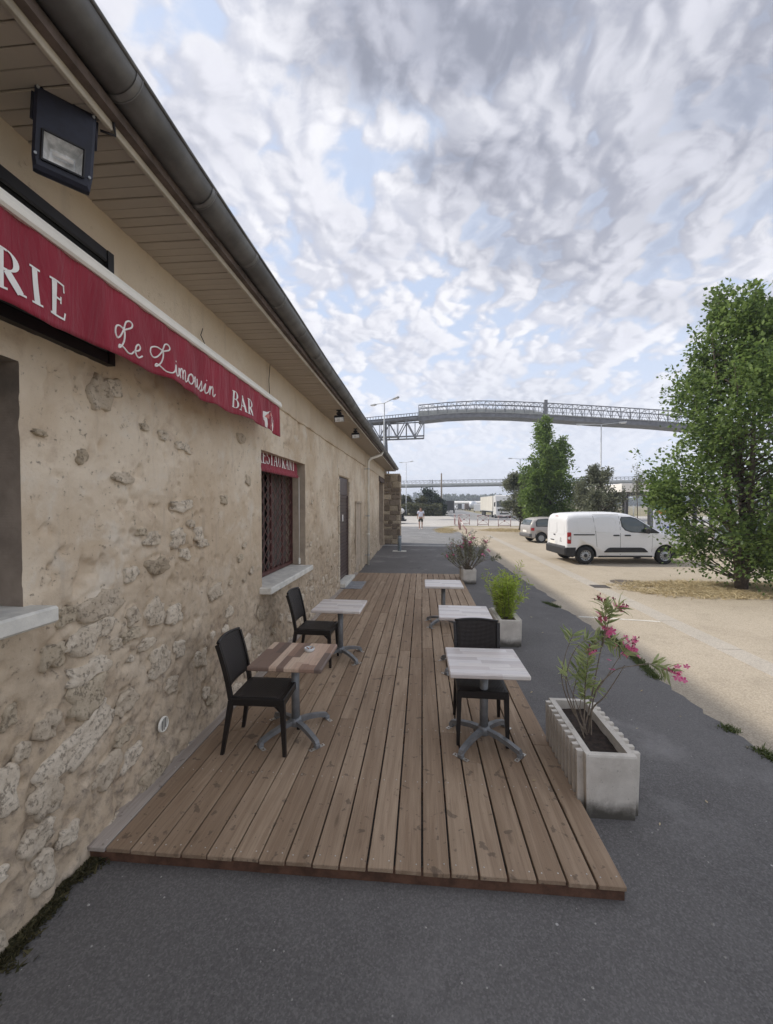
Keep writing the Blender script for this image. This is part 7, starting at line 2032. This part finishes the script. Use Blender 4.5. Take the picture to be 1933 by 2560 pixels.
# ------------------------------------------------------------------ the conveyor bridges
CY = 60.0
def cp(px, py, dy=0.0):
    p = D(px, py, CY); p.y += dy; return p
def conveyor():
    t = thing('conveyor_bridge', 'long grey elevated conveyor gallery with a lattice truss arching across the sky', 'conveyor bridge', (10, CY + 1, 0))
    inv = Matrix.Translation((-10, -CY - 1, 0))
    def add(name, mb, m, recalc=True, parent=t):
        o = mb.build(name, M[m], parent, recalc); o.matrix_parent_inverse = inv; return o
    xs_top = [1047, 1083, 1120, 1160, 1198, 1240, 1282, 1325, 1365, 1410, 1451, 1500, 1560, 1620, 1667, 1715, 1770, 1830, 1900, 1980]
    top = lambda x: float(np.interp(x, [1047, 1120, 1198, 1282, 1365, 1451, 1500, 1667, 1760, 1990], [1013, 1006, 1002, 1004, 1007.5, 1012.5, 1015.5, 1026, 1036, 1062]))
    clad = lambda x: float(np.interp(x, [1047, 1120, 1198, 1282, 1350, 1365, 1500, 1667, 1990], [1027, 1024.5, 1022, 1024, 1026, 1033, 1040, 1049, 1083]))
    edge_ = lambda x: float(np.interp(x, [1047, 1120, 1198, 1282, 1365, 1500, 1667, 1990], [1040, 1033, 1030, 1032, 1036, 1044, 1054, 1088]))
    bel = lambda x: float(np.interp(x, [1047, 1120, 1198, 1282, 1365, 1500, 1640, 1990], [1053, 1045.5, 1042, 1043.5, 1048, 1057.5, 1065, 1097]))
    DP = 2.4
    def slab(f0, f1, xs, d0, d1):
        mb = MB(); vs = []
        for x in xs: vs += [cp(x, f0(x), d0), cp(x, f1(x), d0), cp(x, f1(x), d1), cp(x, f0(x), d1)]
        mb.add(vs, [(i * 4 + k, i * 4 + (k + 1) % 4, i * 4 + 4 + (k + 1) % 4, i * 4 + 4 + k) for i in range(len(xs) - 1) for k in range(4)] + [(0, 1, 2, 3), tuple(reversed(range(len(vs) - 4, len(vs))))]); return mb
    xg = [x for x in xs_top if x <= 1362] + [1362]
    xa = xs_top
    add('gallery_cladding', slab(clad, edge_, xg, .02, DP - .02), 'cladding')
    add('gallery_floor', slab(edge_, bel, xa, -.06, DP + .06), 'truss')
    mb = MB()
    for x in xa[::1]:
        mb.bar(cp(x, edge_(x) - .3, -.08), cp(x, edge_(x) + 3.4, -.08), .10, .08)
    for a, b_ in zip(xa[:-1], xa[1:]): mb.bar(cp(a, edge_(a) + .8, -.10), cp(b_, edge_(b_) + .8, -.10), .16, .10)
    add('edge_trim', mb, 'cladding')
    xr = [x for x in xa if x >= 1365]
    mb = MB()
    for x in np.arange(1368, 1990, 6.5): mb.bar(cp(x, clad(x) + 1, .3), cp(x, edge_(x) + .5, .3), .06)
    add('belt_rollers', mb, 'dark_steel')
    for side_, d in (('front', 0.0), ('back', DP)):
        mb = MB()
        fine = np.arange(1047, 1990, 24.0)
        for a, b_ in zip(fine[:-1], fine[1:]):
            A, B2 = cp(a, top(a), d), cp(b_, top(b_), d)
            mb.bar(A, B2, .11)
            m0 = lambda x: top(x) + (clad(x) - top(x)) * .45
            mb.bar(cp(a, m0(a), d), cp(b_, m0(b_), d), .05)
            mb.bar(cp(a, top(a), d), cp(a, edge_(a), d), .07)
            c = (a + b_) / 2
            mb.bar(cp(a, clad(a) + 2, d), cp(c, top(c), d), .045); mb.bar(cp(c, top(c), d), cp(b_, clad(b_) + 2, d), .045)
        add('truss', mb, 'truss')
    mb = MB()
    for a in np.arange(1047, 1990, 24.0):
        mb.bar(cp(a, top(a), 0), cp(a, top(a), DP), .06); mb.bar(cp(a, top(a), 0), cp(min(a + 24, 1988), top(min(a + 24, 1988)), DP), .04)
    add('top_brace', mb, 'truss')
    # the open belt with the lower truss running off behind the building
    dt = lambda x: float(np.interp(x, [840, 1047], [1056.5, 1037]))
    mb = slab(lambda x: dt(x) + 1.5, lambda x: dt(x) + 7, [840, 900, 960, 1047], 0, DP); add('belt_deck', mb, 'dark_steel')
    mb = MB()
    for x in np.arange(842, 1047, 7.0): mb.bar(cp(x, dt(x) - 5, -.05), cp(x, dt(x) + 6, -.05), .08)
    mb.bar(cp(840, dt(840) - 5, -.05), cp(1047, dt(1047) - 5, -.05), .08); mb.bar(cp(840, dt(840) + 7, -.05), cp(1047, dt(1047) + 7, -.05), .24); add('belt_rail', mb, 'truss')
    lb_ = lambda x: float(np.interp(x, [840, 1060], [1098, 1089.5])); lt_ = lambda x: float(np.interp(x, [840, 1060], [1060, 1047]))
    nodes = list(np.arange(860, 1062, 22.2))
    nodes[-1] = 1060
    for d in (0, DP):
        mb = MB()
        mb.bar(cp(840, lb_(840), d), cp(1060, lb_(1060), d), .20); mb.bar(cp(840, lt_(840), d), cp(1060, lt_(1060), d), .14)
        for i, (a, b_) in enumerate(zip(nodes[:-1], nodes[1:])):
            mb.bar(cp(a, lt_(a), d), cp(a, lb_(a), d), .09)
            if i % 2: mb.bar(cp(a, lt_(a), d), cp(b_, lb_(b_), d), .13)
            else: mb.bar(cp(a, lb_(a), d), cp(b_, lt_(b_), d), .13)
        mb.bar(cp(1060, lt_(1060) , d), cp(1060, lb_(1060), d), .14); add('lower_truss', mb, 'truss')
    mb = MB()
    for x in nodes: mb.bar(cp(x, lb_(x), 0), cp(x, lb_(x), DP), .08)
    add('cross_bracing', mb, 'truss')
    for px, w_, y0 in ((961, .52, 1052), (1362, .42, 1049)):
        a = cp(px, y0, DP / 2)
        mb = MB(); mb.bar((a.x, a.y, 0), (a.x, a.y, a.z), w_, w_, up=(0, 1, 0)); mb.bar((a.x + .9, a.y, 0), (a.x + .2, a.y, a.z - 2.2), .22)
        for z_ in np.arange(1, a.z - 3, 2.4): mb.bar((a.x, a.y, z_), (a.x + .85 * (1 - z_ / a.z), a.y, z_ + .6), .09)
        add('support_column', mb, 'truss')
    p_ = cp(961, 1092, 0); mb = MB(); mb.box((p_.x + .8, p_.y - .3, p_.z - .1), (2.4, 1.2, .12)); 
    for k in range(6): mb.bar((p_.x - .3 + .45 * k, p_.y - .85, p_.z), (p_.x - .3 + .45 * k, p_.y - .85, p_.z + 1), .04)
    add('maintenance_platform', mb, 'truss')
    p_ = cp(1365, 1007, 0); mb = MB(); mb.bar(p_ + Vector((0, 0, .4)), cp(1364, 1048, 0), .40, .3); add('joint_frame', mb, 'truss')
conveyor()
def far_conveyor():
    FY_ = 150.0
    def fp(px, py, dy=0): p = D(px, py, FY_); p.y += dy; return p
    yt = lambda x: 1214.5 - (x - 1000) * .0185
    t = thing('tube_conveyor', 'distant pale tube conveyor with a railing crossing low over the road', 'conveyor bridge', (20, FY_, 0)); inv = Matrix.Translation((-20, -FY_, 0))
    def add(n_, mb, m):
        o = mb.build(n_, M[m], t); o.matrix_parent_inverse = inv
    mb = MB(); mb.tube([fp(x, yt(x)) for x in range(880, 2000, 40)], .64, 14); add('tube', mb, 'tube')
    mb = MB()
    for x in range(880, 1990, 40): mb.bar(fp(x, yt(x) + 4.6), fp(x + 40, yt(x + 40) + 4.6), 1.3, .18)
    add('under_walkway', mb, 'truss')
    mb = MB()
    for x in range(880, 1990, 10):
        mb.bar(fp(x, yt(x) - 3.5, -.5), fp(x, yt(x) - 11.5, -.5), .10); mb.bar(fp(x, yt(x) - 11.5, -.5), fp(x + 10, yt(x + 10) - 11.5, -.5), .16); mb.bar(fp(x, yt(x) - 8, -.5), fp(x + 10, yt(x + 10) - 8, -.5), .08)
        mb.bar(fp(x, yt(x) - 4.5, -.5), fp(x + 10, yt(x + 10) - 11, -.5), .06)
    add('railing', mb, 'truss')
    for px in (1078.5, 1480, 1800):
        a = fp(px, yt(px)); mb = MB()
        for sg in (-.45, .45):
            mb.bar((a.x + sg, a.y + .8, 0), (a.x + sg, a.y + .8, a.z + 2.0), .22)
        for k in range(int(a.z + 2)): mb.bar((a.x - .45, a.y + .8, k), (a.x + .45, a.y + .8, k + 1), .08)
        add('support_tower', mb, 'truss')
far_conveyor()

# ------------------------------------------------------------------ open shelter, wire fence, printed totem on the right
a, b_ = at_d(1546, 33), at_d(2150, 33)
t = thing('open_shelter', 'pale flat-roofed open shelter with dark posts behind the van and the big tree', 'shelter', ((a.x + b_.x) / 2, a.y + 3, 0)); w_ = b_.x - a.x
mb = MB(); mb.box((0, 0, 3.42), (w_, 7, .66), None, .02); mb.build('roof', M['shelter'], t)
mb = MB(); mb.box((0, 0, 2.97), (w_ - .3, 6.7, .20)); mb.build('roof_beam', M['dark_steel'], t)
for k in range(8):
    for yy in (-3, 3):
        mb = MB(); mb.box((-w_ / 2 + .6 + (w_ - 1.2) * k / 7, yy, 1.44), (.20, .20, 2.88)); mb.build('post', M['dark_steel'], t)
a, b_ = at_d(1535, 41), at_d(2100, 41); t = thing('wire_fence', 'thin grey wire mesh fence seen under the shelter roof', 'fence', ((a.x + b_.x) / 2, a.y, 0)); w_ = b_.x - a.x
for k in range(13): mb = MB(); mb.cyl((-w_ / 2 + w_ * k / 12, 0, 0), (-w_ / 2 + w_ * k / 12, 0, 2.0), .035, 6); mb.build('post', M['galv'], t)
mb = MB()
for k in range(9): mb.bar((-w_ / 2, 0, .1 + .22 * k), (w_ / 2, 0, .1 + .22 * k), .008)
for k in range(int(w_ / .25)): mb.bar((-w_ / 2 + .25 * k, .01, .05), (-w_ / 2 + .25 * k, .01, 1.95), .007)
mb.build('mesh_panel', M['galv'], t)
a, b_ = at_d(1620, 23), at_d(1634, 23)
t = thing('steel_portal_post', 'thick dark grey steel post beside the printed totem', 'post', ((a.x + b_.x) / 2, a.y, 0))
mb = MB(); mb.box((0, 0, 1.38), (b_.x - a.x - .06, .26, 2.76), None, .01); mb.build('post', M['grey_steel'], t)
mb = MB(); mb.box((b_.x - a.x - .08, .12, 1.3), (.20, .2, 2.5)); mb.build('side_post', M['dark_steel'], t)
a, b_ = at_d(1635, 22), at_d(1692, 22)
t = thing('printed_totem', 'white printed totem with a teal and orange picture behind the van bonnet', 'sign', ((a.x + b_.x) / 2, a.y, 0)); w_ = b_.x - a.x
mb = MB(); mb.box((0, 0, 1.25), (w_, .14, 2.3), None, .01); mb.build('panel', M['banner'], t)
mb = MB(); mb.box((0, .0, .06), (w_ * .9, .3, .12)); mb.build('foot', M['dark_steel'], t)
def flat(poly, m, y_, name): 
    mb = MB(); mb.prism([(-w_ / 2 + w_ * u, -.0705 - y_, v) for u, v in poly], (0, -.002, 0)); mb.build(name, M[m], t)
flat([(.06, 2.33), (.97, 2.33), (.97, 1.78), (.5, 1.84), (.06, 1.80)], 'teal', 0, 'print')
flat([(.06, 1.79), (.5, 1.83), (.97, 1.77), (.97, 1.64), (.5, 1.62), (.06, 1.66)], 'orange', .0, 'print')
flat([(.30, 1.45), (.46, 1.36), (.62, 1.34), (.55, 1.24), (.40, 1.28)], 'red_print', 0, 'print')
flat([(.44, 1.54), (.52, 1.50), (.60, 1.36), (.47, 1.38)], 'blue_print', .0025, 'print')
flat([(.12, 1.52), (.17, 1.52), (.20, 1.42), (.15, 1.34), (.13, 1.42)], 'dark_steel', 0, 'print')
for k in range(4): flat([(.16 + .17 * k, .98), (.27 + .17 * k, .98), (.27 + .17 * k, .88), (.16 + .17 * k, .88)], 'blue_print', 0, 'print')

# ------------------------------------------------------------------ the walking man
def person():
    q = G(1052, 1324); t = thing('person', 'man in a white short-sleeved shirt and dark shorts walking across the grey pavement', 'person', (q.x, q.y, .012), R(180 + 6))
    S = 1.84 / 1.75
    def skin(name, verts, edges, rad, m, root=0, sub=2):
        me = bpy.data.meshes.new(name); me.from_pydata([tuple(Vector(v) * S) for v in verts], edges, []); me.materials.append(m)
        o = link(name, me, t)
        md = o.modifiers.new('skin', 'SKIN'); md.use_smooth_shade = True
        for i, r_ in enumerate(rad):
            d = me.skin_vertices[0].data[i]; rr_ = r_ if isinstance(r_, tuple) else (r_, r_); d.radius = (rr_[0] * S, rr_[1] * S); d.use_root = (i == root)
        o.modifiers.new('sub', 'SUBSURF').levels = sub
        o.modifiers['sub'].render_levels = sub
        return o
    V = [(0, 0, .95), (0, 0, 1.10), (0, .01, 1.30), (0, .01, 1.45), (0, .02, 1.53), (0, .035, 1.60), (0, .03, 1.69),       # 0-6 trunk, neck, head (front +y)
         (-.10, 0, .90), (-.12, -.10, .50), (-.13, -.26, .10), (-.13, -.14, .035),                                          # left leg back
         (.10, 0, .90), (.12, .14, .50), (.12, .14, .08), (.12, .27, .035),                                                # right leg fore
         (-.19, .01, 1.42), (-.25, -.02, 1.15), (-.24, .08, .92), (-.235, .11, .83), (.19, .01, 1.42), (.25, -.06, 1.15), (.25, -.03, .92), (.245, -.01, .83)]
    E = [(0, 1), (1, 2), (2, 3), (3, 4), (4, 5), (5, 6), (0, 7), (7, 8), (8, 9), (9, 10), (0, 11), (11, 12), (12, 13), (13, 14), (3, 15), (15, 16), (16, 17), (17, 18), (3, 19), (19, 20), (20, 21), (21, 22)]
    rd = [(.15, .11), (.15, .12), (.165, .11), (.12, .09), .055, (.08, .095), (.07, .085), .085, .055, .038, .035, .085, .055, .038, .035, .055, .040, .030, .032, .055, .040, .030, .032]
    skin('body', V, E, rd, M['skin'])
    skin('shirt', [(0, 0, .97), (0, .01, 1.12), (0, .01, 1.30), (0, .01, 1.44), (-.19, .01, 1.43), (-.245, -.015, 1.24), (.19, .01, 1.43), (.245, -.04, 1.24)], [(0, 1), (1, 2), (2, 3), (3, 4), (4, 5), (3, 6), (6, 7)], [(.185, .14), (.19, .15), (.195, .135), (.14, .10), .075, .065, .075, .065], M['shirt'])
    skin('shorts', [(0, 0, .97), (0, 0, .90), (-.10, -.01, .84), (-.125, -.07, .58), (.10, .01, .84), (.125, .10, .58)], [(0, 1), (1, 2), (2, 3), (1, 4), (4, 5)], [(.17, .125), (.17, .125), .105, .09, .105, .09], M['shorts'])
    skin('hair', [(0, -.01, 1.69), (0, .0, 1.735), (0, .04, 1.745)], [(0, 1), (1, 2)], [(.085, .085), (.085, .09), (.07, .06)], M['hair'])
    mb = MB(); mb.lathe([(0, -.02), (.012, -.01), (.016, .008), (0, .02)], Vector((0, .125, 1.635)) * S, (0, 1, 0), 8); mb.build('nose', M['skin'], t)
    for sg in (-1, 1):
        mb = MB(); mb.lathe([(0, -.012), (.025, 0), (0, .012)], Vector((sg * .083, .03, 1.645)) * S, (1, 0, 0), 8); mb.build('ear', M['skin'], t)
        mb = MB(); mb.lathe([(0, 0), (.012, 0), (0, .006)], Vector((sg * .032, .118, 1.665)) * S, (0, 1, 0), 8); mb.build('eye', M['hair'], t)
    for (x, y_) in ((-.13, -.20), (.12, .20)):
        skin('shoe', [(x, y_ - .07, .045), (x, y_ + .05, .045), (x, y_ + .14, .035)], [(0, 1), (1, 2)], [(.045, .045), (.048, .042), (.038, .03)], M['shoe'])
    return t
person()
# ------------------------------------------------------------------ the air: a thin even haze that only tells over hundreds of metres
mb = MB(); mb.box((0, 600, 12), (3600, 3000, 28.4))
hz = mb.build('haze', bpy.data.materials.new('thin_haze'), None)
hm = hz.data.materials[0]; hm.use_nodes = True
hw_ = NT(hm.node_tree)
for x in list(hw_.n): hw_.n.remove(x)
pv = hw_.new('ShaderNodeVolumePrincipled'); pv.inputs['Color'].default_value = (0.80, 0.87, 1.0, 1); pv.inputs['Density'].default_value = 0.0011
pv.inputs['Anisotropy'].default_value = 0.1
ho = hw_.new('ShaderNodeOutputMaterial'); hw_.l.new(pv.outputs[0], ho.inputs['Volume'])
hz['kind'] = 'stuff'; hz['label'] = 'thin pale haze that softens the far trees and conveyors'; hz['category'] = 'haze'
